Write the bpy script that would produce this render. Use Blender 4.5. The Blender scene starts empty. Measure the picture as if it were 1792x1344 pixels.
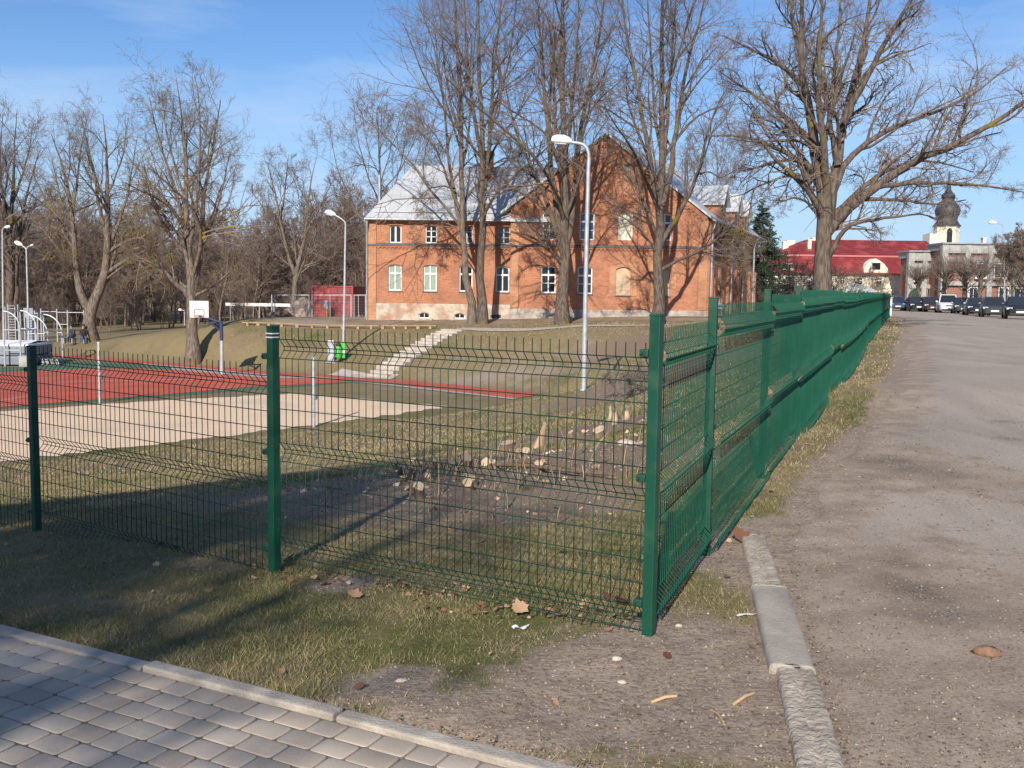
import bpy, bmesh, math, random
import numpy as np
from mathutils import Vector, Matrix
from mathutils.geometry import tessellate_polygon
rad = math.radians
scn = bpy.context.scene
col = scn.collection

# ---------------------------------------------------------------- camera
F = 1742.0; PITCH = math.atan(162.0/1742.0); ROLL = 0.0135; CAMZ = 1.6
_f = Vector((0, math.cos(PITCH), -math.sin(PITCH))); _u = Vector((0, math.sin(PITCH), math.cos(PITCH))); _r = Vector((1, 0, 0))
camX = (_r*math.cos(ROLL) + _u*math.sin(ROLL)); camY = (-_r*math.sin(ROLL) + _u*math.cos(ROLL)); camZ = -_f
cd = bpy.data.cameras.new("camera"); cam = bpy.data.objects.new("camera", cd); col.objects.link(cam)
m = Matrix.Identity(4)
for i in range(3):
    m[i][0] = camX[i]; m[i][1] = camY[i]; m[i][2] = camZ[i]
m[2][3] = CAMZ
cam.matrix_world = m
cd.sensor_width = 36.0; cd.lens = 36.0*F/1792.0; cd.clip_end = 4000; cd.clip_start = 0.05
scn.camera = cam

# ---------------------------------------------------------------- light
SUN_EL = rad(29.0); SUN_AZ_DIR = Vector((0.20, 1.0))      # direction the shadows run on the ground
sd = SUN_AZ_DIR.normalized()
to_sun = Vector((-sd.x*math.cos(SUN_EL), -sd.y*math.cos(SUN_EL), math.sin(SUN_EL)))
w = bpy.data.worlds.new("World"); scn.world = w; w.use_nodes = True
nt = w.node_tree; nt.nodes.clear()
sky = nt.nodes.new("ShaderNodeTexSky"); sky.sky_type = 'NISHITA'; sky.sun_disc = False
sky.sun_elevation = SUN_EL; sky.sun_rotation = math.atan2(to_sun.x, to_sun.y)
sky.air_density = 1.25; sky.dust_density = 0.2; sky.ozone_density = 4.0
bg = nt.nodes.new("ShaderNodeBackground"); wo = nt.nodes.new("ShaderNodeOutputWorld")
# thin high cirrus mixed into the sky by direction
tc = nt.nodes.new("ShaderNodeTexCoord"); mp = nt.nodes.new("ShaderNodeMapping"); mp.inputs['Scale'].default_value = (1.6, 1.6, 9.0)
nz = nt.nodes.new("ShaderNodeTexNoise"); nz.inputs['Scale'].default_value = 1.7; nz.inputs['Detail'].default_value = 6; nz.inputs['Roughness'].default_value = .55
cr = nt.nodes.new("ShaderNodeValToRGB"); cr.color_ramp.elements[0].position = .44; cr.color_ramp.elements[1].position = .72
cr.color_ramp.elements[0].color = (0, 0, 0, 1); cr.color_ramp.elements[1].color = (.62, .62, .62, 1)
mx = nt.nodes.new("ShaderNodeMix"); mx.data_type = 'RGBA'; mx.inputs[7].default_value = (4.3, 5.4, 7.0, 1)
nt.links.new(tc.outputs['Generated'], mp.inputs['Vector']); nt.links.new(mp.outputs[0], nz.inputs['Vector'])
nt.links.new(nz.outputs['Fac'], cr.inputs['Fac']); nt.links.new(cr.outputs['Color'], mx.inputs[0])
sx = nt.nodes.new("ShaderNodeSeparateXYZ"); nt.links.new(tc.outputs['Generated'], sx.inputs[0])
hz_ = nt.nodes.new("ShaderNodeMapRange"); hz_.interpolation_type = 'SMOOTHERSTEP'; hz_.inputs[1].default_value = -.12; hz_.inputs[2].default_value = .31; hz_.inputs[3].default_value = .95; hz_.inputs[4].default_value = .0
nt.links.new(sx.outputs[2], hz_.inputs[0])
hm = nt.nodes.new("ShaderNodeMix"); hm.data_type = 'RGBA'; nt.links.new(hz_.outputs[0], hm.inputs[0]); tn_ = nt.nodes.new("ShaderNodeMix"); tn_.data_type = 'RGBA'; tn_.blend_type = 'MULTIPLY'; tn_.inputs[0].default_value = 1; tn_.inputs[7].default_value = (.50, .66, .90, 1); nt.links.new(sky.outputs[0], tn_.inputs[6]); nt.links.new(tn_.outputs[2], hm.inputs[6]); hm.inputs[7].default_value = (3.7, 5.2, 7.6, 1)
nt.links.new(hm.outputs[2], mx.inputs[6]); nt.links.new(mx.outputs[2], bg.inputs['Color']); nt.links.new(bg.outputs[0], wo.inputs[0])
bg.inputs["Strength"].default_value = 0.10
ld = bpy.data.lights.new("sun", 'SUN'); ld.energy = 4.7; ld.angle = rad(0.55); ld.color = (1.0, .91, .78)
lo = bpy.data.objects.new("sun", ld); col.objects.link(lo)
lo.rotation_euler = to_sun.to_track_quat('Z', 'Y').to_euler(); lo.location = (0, 0, 60)
scn.view_settings.view_transform = 'Standard'; scn.view_settings.look = 'None'; scn.view_settings.gamma = 1
scn.view_settings.exposure = 0.5
scn.cycles.max_bounces = 6; scn.cycles.transparent_max_bounces = 8

# ---------------------------------------------------------------- pixel helpers (photo pixels 1792 x 1344)
def ray(px, py):
    return camX*(px-896.0) + camY*(672.0-py) - camZ*F
def at_y(px, py, Y):
    d = ray(px, py); return Vector((0, 0, CAMZ)) + d*(Y/d.y)
def at_z(px, py, z):
    d = ray(px, py); return Vector((0, 0, CAMZ)) + d*((z-CAMZ)/d.z)

# ---------------------------------------------------------------- terrain
ZS = -3.2
ctrl = []
for p in [(0,0,0),(-3,1,0),(3,1,0),(0,-12,0),(-14,-12,-.2),(14,-12,.1),(-2.4,4.4,0.0),(.2,3.2,0),(1.2,3.2,0),(3.5,5,0),(-6,3,-.12),(6,9,.0),
          (5.5,14,.05),(14,14,.05),(14,30,.15),(30,20,.1),(40,60,.2),(60,110,.1),(27,68,.2),(45,95,.05),(-12,6,-.9),(-25,10,-2.4)]: ctrl.append(p)
def cpx(px, py, Y): v = at_y(px, py, Y); ctrl.append((v.x, v.y, v.z))
cpx(1135,1115,4.52); cpx(481,1005,5.81); cpx(65,932,7.4)
for (x,y,z) in [(1.21,6.03,0.0),(2.1,8.4,.04),(3.04,10.7,.07),(4.9,15.3,.12),(10.6,30,.15),(16.5,45,.17),(25.6,68,.2)]: ctrl.append((x,y,z))
for (x,y,z) in [(-.5,8.5,-.15),(-3.5,9.5,-.45),(-.5,12,-.50),(-.3,17,-1.10),(3,14,-.25),(3.2,20,-.75),(-6,14,-1.35),(-4,20,-1.85),(0,25,-1.95),(-12,17,-2.2),
                (-14,25.5,-3.15),(-8,33,-3.15),(-2,40,-3.2),(2.2,43,-2.85),(0,33,-2.6),(6.5,30,-.75),(6,24,-.5),(4.5,33,-1.4)]: ctrl.append((x,y,z))
cpx(1022,682,36.0)
for (x,y,z) in [(8,40,-.6),(5,44,-1.7),(12,50,-.1),(8,52,-.75),(3.5,52,-2.2),(-1,53,-2.6),(-7.4,54,-3.15),(-3.4,62,-.85),(3,61,-.5),(10,62,-.3),(16,72,0.0)]: ctrl.append((x,y,z))
cpx(400,572,65); cpx(560,573,65); cpx(700,575,64); cpx(800,577,62.5); cpx(1000,571,60); cpx(1100,570,60)
cpx(338,612,62); cpx(160,597,74); cpx(650,560,70); cpx(900,558,70); cpx(1200,553,70); cpx(500,556,75)
for (x,y,z) in [(-40,80,-2.9),(-60,100,-3),(-30,100,-2.4),(-10,90,-.8),(-60,60,-3.2),(-70,30,-3.1),(-120,150,-3),(-30,160,-2.5),(30,160,0),(90,160,.2),(120,60,.3),(15,100,0),
                (200,250,0),(0,300,-1),(-200,300,-3),(-200,0,-3),(200,0,.3),(0,-100,0),(-150,-100,-2),(150,-100,0),(600,700,0),(-600,700,-3),(600,-300,0),(-600,-300,-3)]: ctrl.append((x,y,z))
C = np.array(ctrl, float)
def _tps(r2): return np.where(r2 > 1e-9, .5*r2*np.log(r2+1e-12), 0.0)
def _fit():
    n = len(C); d2 = ((C[:,None,:2]-C[None,:,:2])**2).sum(-1)
    A = np.zeros((n+3, n+3)); A[:n,:n] = _tps(d2) + np.eye(n)*0.15
    A[:n,n] = 1; A[:n,n+1:] = C[:,:2]; A[n,:n] = 1; A[n+1:,:n] = C[:,:2].T
    b = np.zeros(n+3); b[:n] = C[:,2]
    return np.linalg.solve(A, b)
_W = _fit()
# flat stadium: convex polygon (counter-clockwise)
FLAT = np.array([(-90,18),(-14.3,26.2),(-1.9,40.4),(2.4,46.4),(-33,70.6),(-60,88),(-95,90)], float)
def flat_dist(x, y):   # positive outside
    d = np.full(np.shape(x), -1e9)
    for i in range(len(FLAT)):
        a = FLAT[i]; b = FLAT[(i+1) % len(FLAT)]; e = (b-a)/np.linalg.norm(b-a)
        d = np.maximum(d, (x-a[0])*e[1] - (y-a[1])*e[0])
    return d
def H(x, y):
    x = np.atleast_1d(np.asarray(x, float)); y = np.atleast_1d(np.asarray(y, float)); sh = x.shape
    x = x.ravel(); y = y.ravel(); out = np.empty(len(x)); n = len(C)
    for s in range(0, len(x), 20000):
        xx = x[s:s+20000]; yy = y[s:s+20000]
        d2 = (xx[:,None]-C[None,:,0])**2 + (yy[:,None]-C[None,:,1])**2
        out[s:s+20000] = _tps(d2) @ _W[:n] + _W[n] + _W[n+1]*xx + _W[n+2]*yy
    t = np.clip(1 - flat_dist(x, y)/2.5, 0, 1); t = t*t*(3-2*t)
    out = out*(1-t) + (ZS-.03)*t
    return out.reshape(sh)
def h(x, y): return float(H([x], [y])[0])
def on_ground(px, py, Y0=2.5, Y1=200.0):
    d = ray(px, py); Ys = np.geomspace(Y0, Y1, 700)
    xs = d.x/d.y*Ys; zs = CAMZ + d.z/d.y*Ys; g = H(xs, Ys); k = np.nonzero(zs < g)[0]
    if len(k) == 0: Y = Y1
    else:
        i = k[0]
        if i == 0: Y = Ys[0]
        else:
            a = zs[i-1]-g[i-1]; b = zs[i]-g[i]; Y = Ys[i-1] + (Ys[i]-Ys[i-1])*a/(a-b)
    x = d.x/d.y*Y
    return Vector((x, Y, h(x, Y)))
def base(px, Y, py=560):
    x = at_y(px, py, Y).x; return Vector((x, Y, h(x, Y)))

# ---------------------------------------------------------------- value noise
def vnoise(x, y, s, seed=0):
    x = np.asarray(x)*s; y = np.asarray(y)*s
    xi = np.floor(x).astype(np.int64); yi = np.floor(y).astype(np.int64); fx = x-xi; fy = y-yi
    fx = fx*fx*(3-2*fx); fy = fy*fy*(3-2*fy)
    def hsh(a, b):
        n = (a*374761393 + b*668265263 + seed*1442695041) & 0x7fffffff
        n = ((n ^ (n >> 13))*1274126177) & 0x7fffffff
        return ((n ^ (n >> 16)) & 0xffff)/65535.0
    return (hsh(xi,yi)*(1-fx)+hsh(xi+1,yi)*fx)*(1-fy) + (hsh(xi,yi+1)*(1-fx)+hsh(xi+1,yi+1)*fx)*fy
def fbm(x, y, s, seed=0, o=4):
    v = 0; a = .5; t = 0
    for i in range(o): v = v + a*vnoise(x, y, s*2**i, seed+i*17); t += a; a *= .5
    return v/t

# ---------------------------------------------------------------- materials
def newmat(name):
    m_ = bpy.data.materials.new(name); m_.use_nodes = True
    n = m_.node_tree.nodes; return m_, n, m_.node_tree.links, n['Principled BSDF']
def mat(name, c1, c2=None, rough=.8, scale=8.0, metal=0.0, bump=0.0, bscale=None, detail=6, c3=None, scale3=1.0, lo_=.4, hi_=.6, stretch=None, spec=None):
    m_, n, l, p = newmat(name)
    p.inputs['Roughness'].default_value = rough; p.inputs['Metallic'].default_value = metal
    if spec is not None: p.inputs['Specular IOR Level'].default_value = spec
    if c2 is None: c2 = tuple(c*.82 for c in c1)
    tcn = n.new('ShaderNodeTexCoord'); src = tcn.outputs['Object']
    if stretch:
        mpn = n.new('ShaderNodeMapping'); mpn.inputs['Scale'].default_value = stretch; l.new(src, mpn.inputs[0]); src = mpn.outputs[0]
    def noise(s, d=detail):
        z = n.new('ShaderNodeTexNoise'); z.inputs['Scale'].default_value = s; z.inputs['Detail'].default_value = d; l.new(src, z.inputs['Vector']); return z
    def ramp(z, a, b):
        r_ = n.new('ShaderNodeMapRange'); r_.inputs[1].default_value = a; r_.inputs[2].default_value = b; l.new(z.outputs['Fac'], r_.inputs[0]); return r_.outputs[0]
    z = noise(scale); mxn = n.new('ShaderNodeMix'); mxn.data_type = 'RGBA'
    mxn.inputs[6].default_value = (*c1, 1); mxn.inputs[7].default_value = (*c2, 1); l.new(ramp(z, lo_, hi_), mxn.inputs[0]); out = mxn.outputs[2]
    if c3 is not None:
        z3 = noise(scale3); m3 = n.new('ShaderNodeMix'); m3.data_type = 'RGBA'; l.new(out, m3.inputs[6]); m3.inputs[7].default_value = (*c3, 1)
        l.new(ramp(z3, .5, .68), m3.inputs[0]); out = m3.outputs[2]
    l.new(out, p.inputs['Base Color'])
    if bump > 0:
        zb = noise(bscale or scale*3); b = n.new('ShaderNodeBump'); b.inputs['Strength'].default_value = bump; b.inputs['Distance'].default_value = .02
        l.new(zb.outputs['Fac'], b.inputs['Height']); l.new(b.outputs[0], p.inputs['Normal'])
    return m_

# ---------------------------------------------------------------- mesh helpers
def np_mesh(name, V, Fq, mat_=None, parent=None, smooth=False, attrs=None):
    V = np.asarray(V, np.float32); Fq = np.asarray(Fq, np.int32); k = Fq.shape[1]
    me = bpy.data.meshes.new(name); me.vertices.add(len(V)); me.vertices.foreach_set('co', V.ravel())
    me.loops.add(Fq.size); me.loops.foreach_set('vertex_index', Fq.ravel())
    me.polygons.add(len(Fq)); me.polygons.foreach_set('loop_start', np.arange(0, Fq.size, k, dtype=np.int32))
    me.polygons.foreach_set('loop_total', np.full(len(Fq), k, np.int32))
    if smooth: me.polygons.foreach_set('use_smooth', np.ones(len(Fq), bool))
    if attrs:
        for an, (ty, arr) in attrs.items():
            a = me.attributes.new(an, ty, 'POINT')
            a.data.foreach_set('value' if ty == 'FLOAT' else 'color', np.asarray(arr, np.float32).ravel())
    me.update(calc_edges=True); me.validate()
    o = bpy.data.objects.new(name, me); col.objects.link(o)
    if mat_: me.materials.append(mat_)
    if parent: o.parent = parent
    return o

class MB:
    def __init__(s): s.v = []; s.f = []; s.sm = []
    def add(s, vs, fs, smooth=False):
        o = len(s.v); s.v += [tuple(v) for v in vs]; s.f += [tuple(i+o for i in f) for f in fs]; s.sm += [smooth]*len(fs); return s
    def box(s, c, sz, ax=None, bev=0.0):
        """axis-aligned box, or with ax = (ex, ey, ez) unit vectors; bev chamfers all edges a little"""
        c = Vector(c); hx, hy, hz = sz[0]/2, sz[1]/2, sz[2]/2
        ex, ey, ez = ax if ax else (Vector((1,0,0)), Vector((0,1,0)), Vector((0,0,1)))
        def P(x, y, z): return c + Vector(ex)*x + Vector(ey)*y + Vector(ez)*z
        if bev <= 0:
            vs = [P(x,y,z) for x in (-hx,hx) for y in (-hy,hy) for z in (-hz,hz)]
            return s.add(vs, [(0,1,3,2),(4,6,7,5),(0,4,5,1),(2,3,7,6),(0,2,6,4),(1,5,7,3)])
        bm = bmesh.new(); bmesh.ops.create_cube(bm, size=1)
        for v in bm.verts: v.co = Vector((v.co.x*sz[0], v.co.y*sz[1], v.co.z*sz[2]))
        bmesh.ops.bevel(bm, geom=list(bm.edges), offset=min(bev, min(sz)*.45), segments=2, affect='EDGES', profile=.6)
        bm.verts.index_update(); vs = [P(*v.co) for v in bm.verts]; fs = [tuple(v.index for v in f.verts) for f in bm.faces]; bm.free()
        return s.add(vs, fs)
    def tube(s, pts, r, n=8, caps=True, smooth=True):
        pts = [Vector(p) for p in pts]; r = [r]*len(pts) if isinstance(r, (int, float)) else list(r)
        vs = []; fs = []; ref = None
        for i, p in enumerate(pts):
            t = (pts[min(i+1, len(pts)-1)] - pts[max(i-1, 0)]).normalized()
            if ref is None: ref = Vector((0,0,1)) if abs(t.z) < .9 else Vector((1,0,0))
            a = (ref - t*ref.dot(t)).normalized(); b = t.cross(a); ref = a
            for k in range(n):
                q = 2*math.pi*k/n; vs.append(p + (a*math.cos(q) + b*math.sin(q))*r[i])
        for i in range(len(pts)-1):
            for k in range(n): fs.append((i*n+k, i*n+(k+1) % n, (i+1)*n+(k+1) % n, (i+1)*n+k))
        s.add(vs, fs, smooth)
        if caps: s.add(vs[:n], [tuple(range(n))[::-1]]); s.add(vs[-n:], [tuple(range(n))])
        return s
    def lathe(s, c, prof, n=20, smooth=True, ax=None):
        ex, ey, ez = ax if ax else (Vector((1,0,0)), Vector((0,1,0)), Vector((0,0,1)))
        c = Vector(c); vs = []; fs = []
        for (r, z) in prof:
            for k in range(n):
                q = 2*math.pi*k/n; vs.append(c + Vector(ex)*(r*math.cos(q)) + Vector(ey)*(r*math.sin(q)) + Vector(ez)*z)
        for i in range(len(prof)-1):
            for k in range(n): fs.append((i*n+k, i*n+(k+1) % n, (i+1)*n+(k+1) % n, (i+1)*n+k))
        s.add(vs, fs, smooth); s.add(vs[:n], [tuple(range(n))[::-1]]); s.add(vs[-n:], [tuple(range(n))]); return s
    def prism(s, poly, d):
        """poly: list of 3D points (planar), extruded by vector d"""
        poly = [Vector(p) for p in poly]; d = Vector(d); n = len(poly)
        vs = poly + [p+d for p in poly]
        fs = [tuple(range(n))[::-1], tuple(range(n, 2*n))] + [(i, (i+1) % n, n+(i+1) % n, n+i) for i in range(n)]
        return s.add(vs, fs)
    def build(s, name, mat_=None, parent=None, loc=None):
        me = bpy.data.meshes.new(name); L = Vector(loc) if loc is not None else Vector((0,0,0))
        me.from_pydata([tuple(Vector(v)-L) for v in s.v], [], s.f); me.polygons.foreach_set('use_smooth', s.sm)
        bm = bmesh.new(); bm.from_mesh(me); bmesh.ops.recalc_face_normals(bm, faces=bm.faces); bm.to_mesh(me); bm.free(); me.update()
        o = bpy.data.objects.new(name, me); col.objects.link(o); o.location = L
        if mat_: me.materials.append(mat_)
        if parent: o.parent = parent
        return o
def tag(o, label=None, cat=None, group=None, kind=None):
    if label: o['label'] = label
    if cat: o['category'] = cat
    if group: o['group'] = group
    if kind: o['kind'] = kind
    return o
def empty(name, loc=(0,0,0), rz=0.0, label=None, cat=None, group=None):
    o = bpy.data.objects.new(name, None); col.objects.link(o); o.location = loc; o.rotation_euler = (0,0,rz); o.empty_display_size = .2
    return tag(o, label, cat, group)
def copy_tree(o, parent=None):
    c = o.copy(); col.objects.link(c)
    if parent: c.parent = parent
    for ch in list(o.children): copy_tree(ch, c)
    return c

# ================================================================ SETTING
# road edge (left edge of the worn asphalt) as x(y)
_re = [at_z(px, py, .06) for px, py in [(1462,1344),(1418,1165),(1362,935),(1420,880),(1470,815),(1524,748),(1564,690),(1582,630),(1590,592),(1590,572),(1585,560)]]
_rey = np.array([-60, 0] + [p.y for p in _re] + [110, 140]); _rex = np.array([-2.0, .7] + [p.x for p in _re] + [_re[-1].x+3, _re[-1].x+8])
def road_edge(y): return np.interp(y, _rey, _rex)
# paved path frame: edging line A -> B, path lies on the camera's side
PA = at_z(0, 1097, 0.0); PB = at_z(970, 1344, 0.0)
pe = Vector((PB.x-PA.x, PB.y-PA.y, 0)).normalized(); pn = Vector((pe.y, -pe.x, 0))      # pn points towards the camera
if pn.y > 0: pn = -pn
def path_n(x, y): return (x-PA.x)*pn.x + (y-PA.y)*pn.y
SIDE_D = Vector((.3665, .9304, 0)); P1 = at_z(1135, 1115, 0.0)
Q1 = Vector((1.21, 6.03, 0))
def side_n(x, y): return (x-Q1.x)*SIDE_D.y - (y-Q1.y)*SIDE_D.x          # >0 on the road side of the side fence

_soil = [(on_ground(px, py), r) for px, py, r in [(650,850,1.0),(730,840,1.3),(850,830,1.6),(950,800,1.7),(1060,745,2.0),(1120,675,2.4),(900,870,1.0),(1180,640,2.6),(600,880,.6),(1090,610,2.0)]]
_dirt = [(on_ground(px, py), r) for px, py, r in [(900,1270,.45),(1020,1230,.5),(1150,1230,.6),(1280,1240,.55),(1300,1150,.45),(1180,1150,.35),(1390,1000,.4),(1420,930,.5),(780,1250,.25),(690,1190,.2),(1290,980,.3),(600,1020,.16)]]
def gauss(x, y, lst):
    v = np.zeros(np.shape(x))
    for p, r in lst: v = np.maximum(v, np.exp(-((x-p.x)**2+(y-p.y)**2)/(2*r*r)))
    return v
def masks(x, y):
    soil = np.clip(gauss(x, y, _soil)*1.15 + (fbm(x, y, .9, 3)-.5)*.7, 0, 1)
    d = gauss(x, y, _dirt)*1.05
    sn = side_n(x, y); rd = road_edge(y) - x
    d = np.maximum(d, np.clip(1-rd/(.35+.014*np.abs(y)), 0, 1)*.95)                     # worn strip next to the road
    d = np.maximum(d, np.where((sn > -.1) & (rd > 0), .24, 0))
    d = np.maximum(d, np.clip(1-(path_n(x, y)+.42)/-.35, 0, 1)*np.where(path_n(x, y) < 0, .6, 1)*np.clip((x+1.6)/1.2, 0, 1))
    terr = np.clip((y-62)/4, 0, 1)*np.clip((x+22)/6, 0, 1)*np.clip((22-x)/5, 0, 1)
    d = np.maximum(d, terr*.62)
    bank = np.clip(1-np.abs(y-52-0.3*x)/14, 0, 1)*np.clip((x+12)/6, 0, 1)*np.where(sn < 0, 1, 0)
    d = np.maximum(d, bank*.58)
    d = np.clip(d + (fbm(x, y, .35, 11)-.5)*.5 + (fbm(x, y, 2.2, 23)-.5)*.5, 0, 1)
    green = np.clip(fbm(x, y, .8, 41)*1.1-.1 + (fbm(x, y, .12, 57)-.5)*.9 - .22*np.clip((y-25)/20, 0, 1), 0, 1)
    return soil, d, green

def axis(lo, hi, near, fine, k, c=0.0):
    out = [c]; v = c
    while v < hi: v += max(fine, k*(abs(v-c)-near)+fine) if abs(v-c) > near else fine; out.append(min(v, hi))
    v = c; left = []
    while v > lo: v -= max(fine, k*(abs(v-c)-near)+fine) if abs(v-c) > near else fine; left.append(max(v, lo))
    return np.array(sorted(set(left+out)))
gx = axis(-900, 900, 4.5, .085, .02); gy = np.concatenate([[-300,-150,-80,-40,-20,-10,-6,-3,-1,0,.8,1.4,1.9], axis(2.2, 1100, 9, .085, .02, 2.2)])
GX, GY = np.meshgrid(gx, gy); GZ = H(GX, GY)
near = np.clip(1-(np.abs(GY-7)-8)/10, 0, 1)*np.clip(1-(np.abs(GX)-8)/10, 0, 1)
offr = np.clip((road_edge(GY)-GX)/.3, 0, 1)
GZ = GZ + near*offr*((fbm(GX, GY, 3.0, 5, 3)-.5)*.05 + (fbm(GX, GY, .8, 9, 2)-.5)*.07)*np.clip(-path_n(GX, GY)/.3, 0, 1)
pnv = path_n(GX, GY)
GZ = np.where(pnv > -.04, GZ-.07, GZ)
GZ = np.where((road_edge(GY)-GX) < -.6, GZ-.03-.0008*np.abs(GY), GZ)                   # the road sheet lies over this
soil_a, dirt_a, green_a = masks(GX, GY)
ny, nx = GX.shape; idx = np.arange(nx*ny).reshape(ny, nx)
quads = np.stack([idx[:-1,:-1], idx[:-1,1:], idx[1:,1:], idx[1:,:-1]], -1).reshape(-1, 4)

def ground_material():
    m_, n, l, p = newmat('ground'); p.inputs['Roughness'].default_value = .95; p.inputs['Specular IOR Level'].default_value = .15
    tcn = n.new('ShaderNodeTexCoord')
    def noise(s, d=8, ro=.6):
        z = n.new('ShaderNodeTexNoise'); z.inputs['Scale'].default_value = s; z.inputs['Detail'].default_value = d; z.inputs['Roughness'].default_value = ro
        l.new(tcn.outputs['Object'], z.inputs['Vector']); return z.outputs['Fac']
    def rng(v, a, b):
        r_ = n.new('ShaderNodeMapRange'); r_.inputs[1].default_value = a; r_.inputs[2].default_value = b; l.new(v, r_.inputs[0]); return r_.outputs[0]
    def mix(f, a, b):
        x = n.new('ShaderNodeMix'); x.data_type = 'RGBA'
        l.new(f, x.inputs[0])
        for k, v in ((6, a), (7, b)):
            if isinstance(v, tuple): x.inputs[k].default_value = (*v, 1)
            else: l.new(v, x.inputs[k])
        return x.outputs[2]
    def attr(s): a = n.new('ShaderNodeAttribute'); a.attribute_name = s; return a.outputs['Fac']
    def math_(op, a, b):
        x = n.new('ShaderNodeMath'); x.operation = op
        for k, v in enumerate((a, b)):
            if isinstance(v, (int, float)): x.inputs[k].default_value = v
            else: l.new(v, x.inputs[k])
        return x.outputs[0]
    fine = noise(42, 6, .7); mid = noise(6, 8, .62); big = noise(.55, 6); spk = noise(120, 3, .8)
    straw = mix(rng(fine, .38, .62), (.27,.215,.115), (.145,.12,.058))
    grn = mix(rng(fine, .4, .65), (.125,.125,.040), (.068,.078,.024))
    straw = mix(rng(big, .42, .62), straw, (.19,.145,.088))
    g = mix(rng(math_('ADD', math_('MULTIPLY', attr('green'), .6), math_('MULTIPLY', mid, .55)), .48, .72), straw, grn)
    d1 = mix(rng(mid, .35, .65), (.35,.275,.21), (.225,.175,.132))
    d1 = mix(rng(fine, .50, .66), d1, (.36,.29,.235)); d1 = mix(rng(fine, .48, .34), d1, (.15,.115,.09)); d1 = mix(rng(spk, .66, .74), d1, (.46,.40,.34))
    d1 = mix(rng(spk, .36, .28), d1, (.10,.08,.06))
    s1 = mix(rng(fine, .35, .65), (.27,.20,.145), (.155,.115,.082))
    s1 = mix(rng(spk, .66, .72), s1, (.42,.32,.22))
    fd = rng(math_('ADD', attr('dirt'), math_('MULTIPLY', math_('SUBTRACT', mid, .5), 1.1)), .42, .66)
    fs = rng(math_('ADD', attr('soil'), math_('MULTIPLY', math_('SUBTRACT', mid, .5), .9)), .40, .62)
    c = mix(fs, mix(fd, g, d1), s1)
    l.new(c, p.inputs['Base Color'])
    b = n.new('ShaderNodeBump'); b.inputs['Strength'].default_value = .8; b.inputs['Distance'].default_value = .03
    l.new(math_('ADD', mid, math_('MULTIPLY', fine, .6)), b.inputs['Height']); l.new(b.outputs[0], p.inputs['Normal'])
    return m_
M_ground = ground_material()
ground = np_mesh('ground', np.stack([GX.ravel(), GY.ravel(), GZ.ravel()], -1), quads, M_ground, smooth=True,
                 attrs={'soil': ('FLOAT', soil_a.ravel()), 'dirt': ('FLOAT', dirt_a.ravel()), 'green': ('FLOAT', green_a.ravel())})
tag(ground, kind='structure')

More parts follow.
